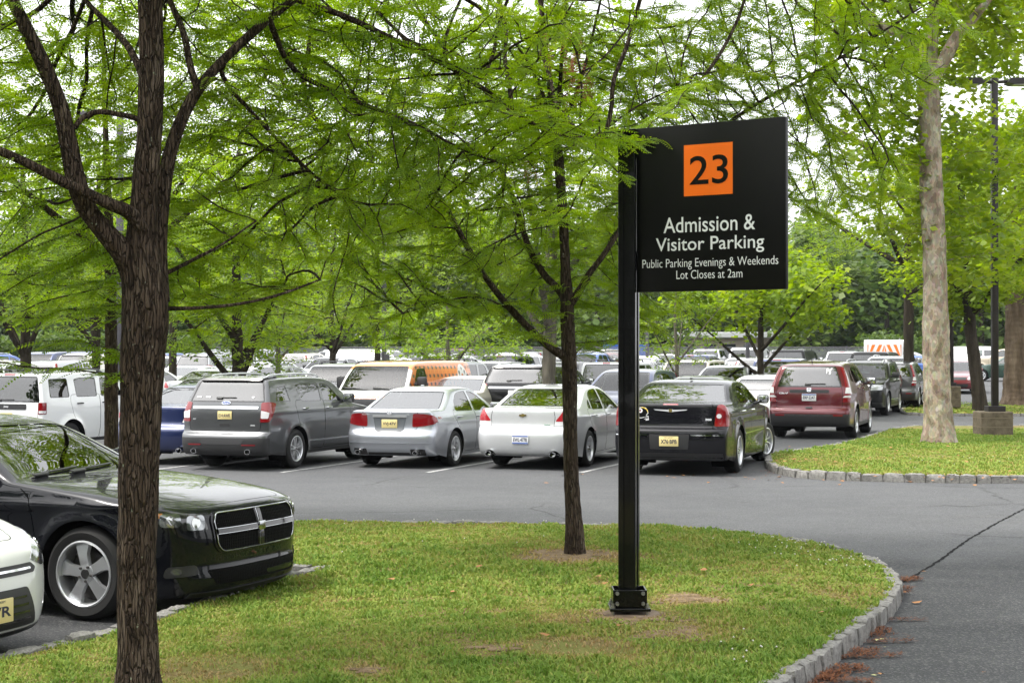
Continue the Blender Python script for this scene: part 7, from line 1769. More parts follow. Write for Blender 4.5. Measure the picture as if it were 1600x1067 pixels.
# far wood along the edge of the lot and up the rise
def far_wood():
    r_ = np.random.default_rng(99); V = []; tint = []; Pt = []; chains = []
    for _ in range(270):
        Y = r_.uniform(128, 185); u = r_.uniform(-480, 2080); X = XY(u, Y); h = r_.uniform(9.0, 13.0) + (Y - 128) * .045
        if 1050 < u < 1240 and Y < 158: continue
        if 480 < u < 680: h += 3.0 + (Y - 128) * .06
        if 1290 < u < 1460: h *= .82
        z0 = .8 + (Y - 128) * .02; con = r_.random() < .25; chains.append((np.array([(X, Y, z0 - .3), (X, Y, z0 + h * .55)]), np.array([.26, .16]))); n = 360
        t = r_.random(n); zz = z0 + h * (.02 + .98 * t); wdt = h * (.30 if not con else .2) * (np.sqrt(np.clip(1 - ((t - .4) / .62) ** 2, 0.02, 1)) if not con else (1.05 - t)); lob = 1 + .25 * np.sin(7 * t + X)
        a = r_.uniform(0, 6.3, n); q = wdt * lob * np.sqrt(r_.uniform(.35, 1, n)); P = np.stack([X + q * np.cos(a), Y + q * np.sin(a), zz + r_.normal(0, .25, n)], 1); Pt.append(P); tint.append(np.clip(r_.normal(.5 + (.2 if not con else -.35) * r_.normal(0, 1), .18, n), 0, 1))
    P = np.vstack(Pt); tn = np.concatenate(tint); D = r_.normal(0, 1, P.shape); D[:, 2] *= .4; V, idx = place_fronds(P, D, [broad_tpl(.62, 4, .75, i + 30) for i in range(5)], r_.uniform(.7, 1.25, len(P)), r_)
    V2, F2 = tube_np(chains, 6); o = link('woodland', np_mesh('woodland', np.vstack([V, V2]), [np.arange(len(V)).reshape(-1, 4), F2 + len(V)], [LEAFW, BARKD], np.concatenate([np.zeros(len(V) // 4, int), np.ones(len(F2), int)]), smooth=False, attrs={'tint': np.concatenate([tn[idx], np.zeros(len(V2))])}))
    tag(o, 'distant wood closing the view behind the parking lot', 'wood', kind='stuff')
far_wood()
def hedge(u0, u1, Y, z0, h, dep, label, mat, seed):
    r_ = np.random.default_rng(seed); x0, x1 = XY(u0, Y), XY(u1, Y); n = int((x1 - x0) * h * 60); P = np.stack([r_.uniform(x0, x1, n), Y + r_.uniform(-dep / 2, dep / 2, n), z0 + h * r_.random(n) ** .8], 1); P[:, 2] += .12 * np.sin(P[:, 0] * 1.7)
    D = r_.normal(0, 1, P.shape); V, idx = place_fronds(P, D, [broad_tpl(.30, 4, .7, i + 50) for i in range(4)], r_.uniform(.7, 1.2, n), r_); root = empty('hedge', ((x0 + x1) / 2, Y, z0)); tag(root, label, 'hedge')
    link('foliage', np_mesh('foliage', V - np.array(root.location), np.arange(len(V)).reshape(-1, 4), [mat], smooth=False, attrs={'tint': np.clip(r_.normal(.5, .2, n), 0, 1)[idx]}), root)
    for x in np.arange(x0 + .5, x1, 1.6): mb = MB(); mb.tube([(x - root.location.x, 0, -.1), (x - root.location.x + .1, .05, h * .6)], [.05, .03], BARKD, 5); mb.build('stem', root)
hedge(-60, 330, 100, .5, 2.6, 2.2, 'long dark clipped hedge beyond the lot at far left', LEAFW, 1)
hedge(885, 965, 118, .65, 2.9, 2.0, 'bright green clipped hedge left of the sign post, behind the blue container', LEAFWL, 2)
hedge(1345, 1440, 118, .65, 2.6, 2.0, 'bright green rounded bushes behind the orange-striped truck', LEAFWL, 3)

def back_wood():
    "unseen trees behind the camera, added to darken the reflections in paint and glass"
    r_ = np.random.default_rng(77); Pt = []; ch = []
    for i in range(46):
        a = R(r_.uniform(96, 264)); d = r_.uniform(17, 34); X, Y = d * math.sin(a) * 1.5, d * math.cos(a)
        if i < 16: X, Y = -(11 + 15 * r_.random() + (6 if i % 2 else 0)), r_.uniform(-4, 15); X = min(X, -.42 * Y - 6)  # extra trees added at left to darken the black saloon's flank
        h = r_.uniform(8, 13); n = 460; t = r_.random(n); wd = h * .34 * np.sqrt(np.clip(1 - ((t - .45) / .6) ** 2, .05, 1)); an = r_.uniform(0, 6.3, n); q = wd * np.sqrt(r_.uniform(.3, 1, n))
        Pt.append(np.stack([X + q * np.cos(an), Y + q * np.sin(an), h * (.01 + .99 * t)], 1)); ch.append((np.array([(X, Y, -.1), (X, Y, h * .6)]), np.array([.2, .12])))
    P = np.vstack(Pt); D = r_.normal(0, 1, P.shape); V, idx = place_fronds(P, D, [broad_tpl(.62, 4, .75, i + 30) for i in range(4)], r_.uniform(.8, 1.3, len(P)), r_); V2, F2 = tube_np(ch, 6)
    o = link('woodland', np_mesh('woodland', np.vstack([V, V2]), [np.arange(len(V)).reshape(-1, 4), F2 + len(V)], [LEAFWD, BARKD], np.concatenate([np.zeros(len(V) // 4, int), np.ones(len(F2), int)]), smooth=False, attrs={'tint': np.concatenate([np.clip(r_.normal(.5, .2, len(P)), 0, 1)[idx], np.zeros(len(V2))])}))
    tag(o, 'unseen trees added behind the viewer to darken the reflections', 'wood', kind='stuff')
back_wood()
# ------------------------------------------------------------------ the sign
BLK = pmat('sign_black', (.0055, .0058, .0052), .42, spec=.14); POLE = pmat('pole_black', (.005, .005, .005), .2, coat=.25, spec=.2)
def sign():
    b = at(983, 958, .13); root = empty('parking_sign', (b.x, b.y, .12)); tag(root, 'black post sign with the orange 23 square, Admission & Visitor Parking', 'sign'); Yp = b.y
    zt = H - (205 - HZ) / F * Yp; sc = Yp / F
    # panel: right edge nearer the camera
    zb = H - (457 - HZ) / F * Yp; xl = (997 - 800) * sc; hgt = zt + .016 - zb
    Yr = Yp * (456 - 202) / (452 - 184); xr = (1230 - 800) / F * Yr; ang = math.atan2(Yr - Yp, xr - xl); wdt = math.hypot(xr - xl, Yr - Yp)
    M = Matrix.Translation((xl - b.x, 0, zb - .12)) @ Matrix.Rotation(ang, 4, 'Z')
    def put(mb, nm): me = mb.mesh(nm, angle=40); me.transform(M); return link(nm, me, root)
    p = MB(); p.box((wdt / 2, 0, hgt / 2), (wdt, .05, hgt), BLK, bevel=.004); panel = put(p, 'panel')
    orange = pmat('sign_orange', (.86, .155, .005), .4); N, L, bb = nodes(orange); tc = N.new('ShaderNodeTexCoord'); wv = N.new('ShaderNodeTexWave'); wv.inputs['Scale'].default_value = 38; wv.inputs['Distortion'].default_value = .0; L.new(tc.outputs['Object'], wv.inputs['Vector'])
    mx = N.new('ShaderNodeMix'); mx.data_type = 'RGBA'; mx.inputs[6].default_value = (.80, .135, .004, 1); mx.inputs[7].default_value = (.86, .165, .007, 1); L.new(wv.outputs['Fac'], mx.inputs[0]); L.new(mx.outputs[2], bb.inputs['Base Color'])
    def fx(u): t = (u - 997.5) / 233; return t * Yp / (Yr + t * (Yp - Yr)) * wdt + .010
    def fz(v, u): top = 202 - (u - 997) * .0783; bot = 457 - (u - 997) * .0215; return hgt * (bot - v) / (bot - top)
    q = MB(); x0, x1 = fx(1070), fx(1146); z0, z1 = fz(306, 1108), fz(226, 1108); q.box(((x0 + x1) / 2, -.0262, (z0 + z1) / 2), (x1 - x0, .002, z1 - z0), orange); sq = put(q, 'number_square')
    WL = pmat('sign_lettering', (.72, .75, .73), .45)
    def word(t, x0, x1, zc, ht, mat, bold, nm, par, yo=-.0262, sp=1.0):
        me = text_mesh(t, .1, mat, bold, .0, space=sp); xs = [v.co.x for v in me.vertices]; ys = [v.co.y for v in me.vertices]; me.transform(Matrix.Diagonal(((x1 - x0) / (max(xs) - min(xs)), ht / (max(ys) - min(ys)), 1, 1)) @ Matrix.Translation((-(max(xs) + min(xs)) / 2, -(max(ys) + min(ys)) / 2, 0)))
        me.transform(M @ Matrix.Translation(((x0 + x1) / 2, yo, zc)) @ Matrix.Rotation(math.pi / 2, 4, 'X')); return link(nm, me, par)
    word('23', fx(1079), fx(1139), fz(266.5, 1108), (288 - 244) * sc, BLK, .0008, 'number', sq, -.0285)
    s_ = sc * .98
    word('Admission &', fx(1038), fx(1181), fz(350.2, 1110), 24.5 * s_, WL, .0006, 'lettering', panel)
    word('Visitor Parking', fx(1026), fx(1195), fz(383.6, 1110), 27.5 * s_, WL, .0006, 'lettering', panel)
    word('Public Parking Evenings & Weekends', fx(1005), fx(1217), fz(412, 1110), 17.5 * s_, WL, -.0004, 'lettering', panel)
    word('Lot Closes at 2am', fx(1058), fx(1161), fz(428.5, 1110), 13.5 * s_, WL, -.0004, 'lettering', panel)
    # fluted square post
    P = MB(); w = .062; prof = []
    for s4 in range(4):
        a = s4 * math.pi / 2; c, s = math.cos(a), math.sin(a)
        for (x, y) in ((-.058, -.066), (-.024, -.066), (-.020, -.056), (.020, -.056), (.024, -.066), (.058, -.066), (.064, -.062)): prof.append((x * c - y * s, x * s + y * c))
    n = len(prof); zs_ = (.06, zt - .12); vs = [(x, y, z) for z in zs_ for x, y in prof]; P.add(vs, [[i, (i + 1) % n, n + (i + 1) % n, n + i] for i in range(n)] + [list(range(n, 2 * n))], POLE)
    me = P.mesh('post'); me.transform(Matrix.Translation((0, .03, 0)) @ Matrix.Rotation(ang * .6, 4, 'Z')); link('post', me, root)
    cp = MB(); cp.box((0, .03, zt - .115), (.145, .145, .014), POLE, Euler((0, 0, ang * .6)), bevel=.004); cp.build('post_cap', root)
    for v in (240, 400, 415): br = MB(); br.box((.075, .01, H - (v - HZ) / F * Yp - .12), (.05, .03, .07), POLE, bevel=.004); br.build('bracket', root)
    rz = Euler((0, 0, ang * .6)); B_ = MB(); steel = pmat('bolt_steel', (.35, .35, .34), .35, .9)
    for sx, sy, l0, l1 in ((0, -.118, .25, .012), (0, .118, .25, .012), (-.119, 0, .012, .224), (.119, 0, .012, .224)): B_.box(Vector((sx, sy + .03, .135)), (l0, l1, .125), POLE, bevel=.003)
    B_.box((0, .03, .055), (.30, .30, .022), POLE, bevel=.004); B_.build('base_bracket', root)
    for sx in (-.095, .095):
        for z in (.175, .10):
            bt = MB(); bt.lathe([(.0001, .03), (.013, .03), (.015, .0)], steel, Matrix.Translation((sx, -.094, z)) @ Matrix.Rotation(math.pi / 2, 4, 'X'), 8); bt.build('bolt', root)
    for sx in (-.125, .125):
        for sy in (-.125, .125): bt = MB(); bt.tube([(sx, sy + .03, -.02), (sx, sy + .03, .10)], .010, steel, 8); bt.lathe([(.0001, .084), (.017, .084), (.017, .066), (.0001, .066)], steel, Matrix.Translation((sx, sy + .03, 0)), 6); bt.build('anchor_bolt', root)
    ft = MB(); conc = pmat('footing_concrete', (.26, .19, .135), .9); noise_mix(conc, [(.075, .05, .032), (.15, .105, .07), (.21, .16, .115)], 8, 8, bump=.6, bscale=40)
    ft.lathe([(.0001, .018), (.20, .018), (.215, .008), (.22, -.08)], conc, Matrix.Translation((.02, .03, 0)), 36); ft.build('footing', root, angle=40)
sign()

# ------------------------------------------------------------------ parked cars
def set_on(root, s, u, v, az, corner='RR', z=0.0, k=1.0):
    "stand the car so that the outer foot of one wheel lands on a pixel of the photograph"
    root.scale = (k, k, k); p = at(u, v, z); hx = k * s.sp['wb'] / 2 * (1 if corner[1] == 'F' else -1); hy = k * (s.wy + .11) * (-1 if corner[0] == 'R' else 1); rz = math.pi / 2 - R(az)
    c, sn = math.cos(rz), math.sin(rz); root.location = (p.x - (hx * c - hy * sn), p.y - (hx * sn + hy * c), z); root.rotation_euler = (0, 0, rz)
def named(rs, name, label, cat, group=None): rs[0].name = name; tag(rs[0], label, cat, group); return rs
GRP = 'cars parked in the first row'
c = named(sedan_charger(), 'black_saloon', 'black saloon with silver five-spoke wheels and a split cross grille, nose over the lawn kerb', 'car'); set_on(*c, 131, 970, 113, 'RF', k=1.03)
c = named(hatch_focus(), 'white_hatchback', 'white car at the bottom left corner, only its front corner and buff plate in view', 'car')
c[0].location = (-5.36, 11.32, 0); c[0].rotation_euler = (0, 0, math.pi / 2 - R(113))
c = named(suv_explorer(), 'grey_off_roader', 'dark grey off-roader with roof rails and buff plate, seen from behind', 'car', GRP); set_on(*c, 463, 731, 20.5, k=.93); EXP = c
c = named(sedan_tl(), 'silver_saloon', 'silver blue saloon between the grey off-roader and the pearl saloon', 'car', GRP); set_on(*c, 712, 728, 19.5); TL = c
c = named(sedan_impala(), 'pearl_saloon', 'pale pearl saloon with tall red corner lamps, crossed by the slim tree trunk', 'car', GRP); set_on(*c, 922, 729, 19.5); IMP = c
c = named(sedan_300(), 'black_square_saloon', 'boxy black saloon with a helmet sticker, right behind the sign post', 'car', GRP); set_on(*c, 1156, 738, 17.5, k=1.075); C300 = c
c = named(suv_crv(), 'maroon_crossover', 'maroon crossover with tall red pillar lamps and white letters on its rear glass', 'car'); set_on(*c, 1338, 684, 19, k=1.12); CRV = c
c = named(suv_boxy(), 'white_off_roader', 'square white off-roader with black roof rails at the left edge', 'car', GRP); c[0].rotation_euler = (0, 0, math.pi / 2 - R(21)); BOX = c
c[0].location = (-9.0, 33.6, 0); c[0].scale = (.96,) * 3
NV = paint('paint_navy', (.012, .022, .085), .4, .3)
c = named(sedan_impala(.06, NV, False), 'navy_saloon', 'dark blue saloon half hidden behind the thick tree trunk', 'car', GRP); c[0].rotation_euler = (0, 0, math.pi / 2 - R(20)); c[0].location = (-5.75, 32.6, 0)
c = named(van_orange(), 'orange_van', 'orange plaid panel van with a white round emblem on its side, facing the camera', 'van'); c[0].rotation_euler = (0, 0, math.pi / 2 - R(200)); c[0].location = (XY(628, 42.4), 42.6, -.02); VAN = c
# ------------------------------------------------------------------ the rest of the lot
def paint_n(nm, col, metal, rough=.33): return paint('paint_' + nm, col, metal, rough)
PAINTS = {'white': paint('paint_white', (.80, .81, .81)), 'silver': paint_n('silver2', (.46, .47, .49), .7), 'pale grey': paint_n('palegrey', (.30, .31, .32), .6), 'dark grey': paint_n('darkgrey', (.07, .072, .076), .5),
          'black': paint_n('black2', (.010, .010, .011), .1), 'dark blue': paint_n('dblue', (.015, .03, .10), .4), 'dark red': paint_n('dred', (.15, .012, .018), .4), 'beige': paint_n('beige', (.46, .40, .30), .5), 'cream': paint_n('cream', (.60, .57, .48), .2), 'blue': paint_n('blue', (.05, .12, .38), .4), 'dark green': paint_n('dgreen', (.015, .045, .032), .4)}
PROTO = {}
base = PAINTS['white']
def proto(kind, fn, **kw):
    r, s = fn(.105, base, False, 20) if fn is not pickup and fn is not van_orange else fn(.105, base, False, 20); r.name = kind; PROTO[kind] = (r, s); return r
for kd, fn in (('saloon', sedan_impala), ('hatchback', hatch_focus), ('crossover', suv_crv), ('off_roader', suv_explorer), ('boxy_off_roader', suv_boxy), ('panel_van', van_orange), ('pickup', pickup)): proto(kd, fn)
kids_index()
SKIP = {'door_handle', 'wiper', 'badge', 'lettering', 'aerial', 'side_trim', 'bumper_stud', 'reflector', 'tailgate_handle', 'exhaust_surround', 'exhaust', 'plate_recess', 'bumper_insert', 'fog_light_bar', 'lens_ring', 'grille_bar', 'grille_slot', 'fog_light_surround', 'air_intake', 'badge_bar', 'front_lip', 'rear_valance'}
used = {k: False for k in PROTO}
PLAIN = {'saloon': 'saloon', 'hatchback': 'hatchback', 'crossover': 'crossover', 'off_roader': 'off-roader', 'boxy_off_roader': 'square off-roader', 'panel_van': 'panel van', 'pickup': 'pickup'}
CATS = {'panel_van': 'van', 'pickup': 'pickup'}
cars = []
def copy_car(o, parent, mat, far):
    c = o.copy(); COL.objects.link(c); c.parent = parent
    if o.type == 'MESH':
        for sl in c.material_slots:
            if sl.material is base and mat is not base: sl.link = 'OBJECT'; sl.material = mat
    for ch in KIDS.get(o.name, []):
        if far and ch.name.split('.')[0] in SKIP: continue
        copy_car(ch, c, mat, far)
    return c
def put_car(kind, col, X, Y, az, label=None, far=False, k=1.0, z=None, group='cars filling the rows of the lot'):
    src, s = PROTO[kind]; r = copy_car(src, None, PAINTS[col], far); r.name = kind
    r.location = (X, Y, float(gz(X, Y)) if z is None else z); r.rotation_euler = (0, 0, math.pi / 2 - R(az)); r.scale = (k, k, k)
    tag(r, label or '', CATS.get(kind, 'car'), group); cars.append((r, kind, col, X, Y, label)); return r
TAKEN = [(o.location.x, o.location.y) for o in COL.objects if o.type == 'EMPTY' and o.parent is None and ('category' in o and o['category'] in ('car', 'van')) and o.name not in PROTO]
def pc(kind, col, u, Y, az, label, k=1.0): put_car(kind, col, XY(u, Y), Y, az, label, k=k); TAKEN.append((XY(u, Y), Y))
pc('saloon', 'cream', 748, 43.5, 20, 'cream saloon seen over the silver saloon roof, just right of the orange van')
pc('off_roader', 'black', 852, 44.0, 20, 'black off-roader with rear spoiler behind the pale pearl saloon')
pc('crossover', 'dark blue', 985, 41.5, 200, 'dark blue crossover half hidden by the sign post, facing the camera')
pc('saloon', 'dark grey', 1092, 42.5, 200, 'dark grey saloon whose roof shows just over the boxy black saloon')
pc('boxy_off_roader', 'beige', 1078, 58, 200, 'beige square off-roader facing the camera, its windscreen full of leaf reflections')
pc('crossover', 'silver', 1136, 52, 200, 'silver crossover facing the camera above the boxy black saloon roof')
pc('hatchback', 'white', 1206, 47, 20, 'white hatchback seen from behind, tucked left of the maroon crossover')
pc('pickup', 'dark blue', 1222, 58, 20, 'dark blue pickup with a high red brake lamp, above the white hatchback')
pc('off_roader', 'black', 1352, 55, 200, 'black off-roader facing the camera, right of the maroon crossover')
pc('crossover', 'dark grey', 1404, 61, 20, 'dark grey crossover seen from behind, just left of the mottled trunk')
pc('off_roader', 'silver', 1388, 69, 200, 'silver off-roader facing the camera over the black one')
pc('saloon', 'dark red', 1498, 76, 196, 'dark red car facing the camera, alone on the road right of the mottled trunk')
pc('pickup', 'white', 1536, 112, 290, 'white pickup side-on far off, right of the mottled trunk')
pc('pickup', 'beige', 1576, 108, 290, 'tan pickup side-on far off, left of the concrete-based lamp post')
pc('saloon', 'dark green', 1574, 96, 290, 'dark green car side-on beside the broad brown trunk')
pc('panel_van', 'white', 1498, 122, 290, 'white van far behind the mottled trunk')
pc('crossover', 'pale grey', 1428, 104, 110, 'pale grey crossover side-on left of the mottled trunk, beyond the striped truck')
pc('saloon', 'blue', 1440, 98, 110, 'bright blue car side-on left of the mottled trunk')
pc('crossover', 'silver', 90, 41.5, 200, 'silver crossover roof seen over the white off-roader at left')
pc('panel_van', 'white', 585, 92, 110, 'white high-roofed van far behind the orange van')
pc('boxy_off_roader', 'silver', 530, 50, 200, 'silver square off-roader facing the camera left of the orange van')
trees_xy = [(o.location.x, o.location.y) for o in COL.objects if o.type == 'EMPTY' and o.get('category') == 'tree']
r_ = np.random.default_rng(123)
rows = [(40.5, 200, 'second'), (55.2, 20, 'third'), (61.0, 200, 'fourth'), (74.0, 20, 'fifth'), (79.8, 200, 'sixth'), (92.5, 20, 'seventh'), (98.3, 200, 'eighth'), (108.5, 20, 'last')]
kinds = ['saloon'] * 8 + ['hatchback'] * 4 + ['crossover'] * 7 + ['off_roader'] * 4 + ['boxy_off_roader'] * 2 + ['pickup', 'panel_van']
cols = ['white'] * 7 + ['silver'] * 7 + ['pale grey'] * 3 + ['dark grey'] * 3 + ['black'] * 4 + ['dark blue'] * 2 + ['dark red'] * 2 + ['beige', 'cream', 'blue', 'dark green']
for Y0, az, rn in rows:
    X = -.34 * Y0 - 2; rowcars = []
    while X < .34 * Y0 + 2:
        Y = Y0 - .17 * (X + 3); u = 800 + X / Y * F; X2, Y2 = X + r_.normal(0, .1), Y + r_.normal(0, .22); X += 2.72
        lim = 1420 if Y0 > 70 else 1330
        if u < -70 or u > lim or r_.random() < .05: continue
        if any(abs(X2 - a) < 2.35 and abs(Y2 - b) < 4.9 for a, b in TAKEN) or any(math.hypot(X2 - a, Y2 - b) < 1.9 for a, b in trees_xy): continue
        kd = kinds[r_.integers(len(kinds))]; cl = cols[r_.integers(len(cols))]; a = az + (180 if r_.random() < .28 else 0) + r_.normal(0, 1.2)
        c = put_car(kd, cl, X2, Y2, a, None, far=Y0 > 50); rowcars.append((X2, c, kd, cl, a % 360))
        TAKEN.append((X2, Y2))
    rowcars.sort(key=lambda q: q[0]); cnt = {}
    for q in rowcars: cnt[(q[2], q[3])] = cnt.get((q[2], q[3]), 0) + 1
    seen = {}; ordn = ['leftmost', 'second from left', 'third from left', 'fourth from left', 'fifth from left', 'sixth from left']
    for X2, c, kd, cl, a in rowcars:
        key = (kd, cl); i = seen.get(key, 0); seen[key] = i + 1; face = 'facing the camera' if 90 < a < 270 else 'seen from behind'
        lab = f"{cl} {PLAIN[kd]} in the {rn} row, {face}"
        if cnt[key] > 1: lab = f"{ordn[min(i, 5)]} of the {cl} {PLAIN[kd]}s in the {rn} row"
        c['label'] = lab
for k, (r, s) in PROTO.items():
    def rm(o):
        for ch in KIDS.get(o.name, []): rm(ch)
        bpy.data.objects.remove(o)
    rm(r)

# ------------------------------------------------------------------ lamp posts, fence, far buildings
BRONZE = pmat('bronze_post', (.022, .018, .018), .4, .3); GREYP = pmat('grey_post', (.085, .082, .09), .5, .3); CONC = pmat('concrete_base', (.27, .23, .17), .9)
noise_mix(CONC, [(.055, .043, .027), (.115, .092, .06), (.165, .135, .095)], 5, 9, .7, bump=.5, bscale=30)
def lamp_post(u, Y, label, h, w, mat, base=None, arms=True, round_=False, box=None, az=0):
    X = XY(u, Y); z0 = float(gz(X, Y)) + (.1 if base else 0); root = empty('lamp_post', (X, Y, z0), az); tag(root, label, 'lamp post'); zb = 0
    if base:
        b = MB(); bw, bh = base; b.box((0, 0, bh / 2 - .02), (bw, bw, bh), CONC, bevel=.03); b.build('concrete_base', root); zb = bh
        for zz in (.36, .72): g = MB(); g.box((0, 0, bh * zz), (bw + .006, bw + .006, .018), pmat('form_line', (.16, .13, .09), .9)); g.build('joint_line', root)
        p = MB(); p.box((.05, 0, zb + .045), (bw * .54, bw * .5, .13), mat, bevel=.01); p.build('base_cover', root)
    p = MB()
    if round_: p.tube([(0, 0, zb), (0, 0, h)], [w / 2, w * .36], mat, 12)
    else: p.box((.05 if base else 0, 0, (zb + h) / 2), (w, w, h - zb), mat, bevel=.01)
    p.build('post', root, angle=40)
    if box: q = MB(); q.box((w * .7, 0, box), (w * 1.1, w * 1.2, w * 2.6), mat, bevel=.02); q.build('switch_box', root)
    if arms:
        for sg in (-1, 1):
            a = MB(); a.tube([(.05, 0, h - .10), (.05 + sg * .32, 0, h - .08)], .04, mat, 8); ap = a.build('arm', root, angle=40)
            hd_ = MB(); hd_.prism([(.05 + sg * .28, h - .13), (.05 + sg * .40, h - .17), (.05 + sg * 1.0, h - .15), (.05 + sg * 1.12, h - .06), (.05 + sg * .95, h - .01), (.05 + sg * .35, h - .02)], -.20, .20, mat); hd_.build('lamp_head', root)
            l = MB(); l.box((.05 + sg * .68, 0, h - .172), (.5, .3, .02), CLEARL); l.build('lens', root)
lb = at(1552, 679, .12)
lamp_post(1551, lb.y, 'dark square lamp post on a concrete block base, two lamp heads, at right', H + (553 - 122) / F * lb.y - .1, .15, BRONZE, (.76, .60))
lamp_post(1482, 58, 'thin dark lamp post just right of the mottled trunk, on a low block', 9.5, .22, BRONZE, (.7, .75), False)
lamp_post(600, 70, 'tall grey lamp post behind the orange van, a small box on its side', 8.2, .19, GREYP, None, True, False, 1.6)
lamp_post(187, 40, 'grey lamp post just left of the thick trunk', 8.0, .15, GREYP, None, True)
lamp_post(522, 66, 'slender pale post left of the orange van', 3.9, .07, pmat('white_post', (.6, .6, .6), .5), None, False, True)
lamp_post(1168, 88, 'distant lamp post in front of the pale building', 9.0, .2, GREYP, None, True)
lamp_post(1011, 95, 'grey lamp post far off, right of the sign post', 4.6, .18, GREYP, None, False)

def chain_fence():
    Y = 114.5; z0 = float(gz(0, Y)); x0, x1 = XY(-80, Y), XY(1420, Y); root = empty('chain_link_fence', ((x0 + x1) / 2, Y, z0)); tag(root, 'grey chain-link fence along the far end of the lot', 'fence'); L_ = (x1 - x0) / 2
    m = bpy.data.materials.new('chain_link'); m.use_nodes = True; N = m.node_tree.nodes; Lk = m.node_tree.links; b = N['Principled BSDF']; b.inputs['Base Color'].default_value = (.35, .36, .36, 1); b.inputs['Metallic'].default_value = .6
    tc = N.new('ShaderNodeTexCoord'); mp = N.new('ShaderNodeMapping'); mp.inputs['Rotation'].default_value = (0, math.pi / 4, 0); Lk.new(tc.outputs['Object'], mp.inputs[0]); ck = N.new('ShaderNodeTexBrick'); ck.offset = 0; ck.inputs['Scale'].default_value = 7; ck.inputs['Mortar Size'].default_value = .05; ck.inputs['Brick Width'].default_value = .5; ck.inputs['Row Height'].default_value = .5
    sx = N.new('ShaderNodeSeparateXYZ'); cx = N.new('ShaderNodeCombineXYZ'); Lk.new(mp.outputs[0], sx.inputs[0]); Lk.new(sx.outputs[0], cx.inputs[0]); Lk.new(sx.outputs[2], cx.inputs[1]); Lk.new(cx.outputs[0], ck.inputs['Vector'])
    tr = N.new('ShaderNodeBsdfTransparent'); mx = N.new('ShaderNodeMixShader'); Lk.new(ck.outputs['Fac'], mx.inputs[0]); Lk.new(tr.outputs[0], mx.inputs[1]); Lk.new(b.outputs[0], mx.inputs[2]); Lk.new(mx.outputs[0], N['Material Output'].inputs[0])
    q = MB(); q.add([(-L_, 0, .05), (L_, 0, .05), (L_, 0, 1.85), (-L_, 0, 1.85)], [[0, 1, 2, 3]], m); q.build('mesh_panel', root)
    q = MB(); q.tube([(-L_, 0, 1.87), (L_, 0, 1.87)], .035, GREYP, 6); q.build('top_rail', root)
    for x in np.arange(-L_, L_, 3.0): q = MB(); q.tube([(x, .04, -.05), (x, .04, 1.95)], .04, GREYP, 6); q.build('fence_post', root)
chain_fence()
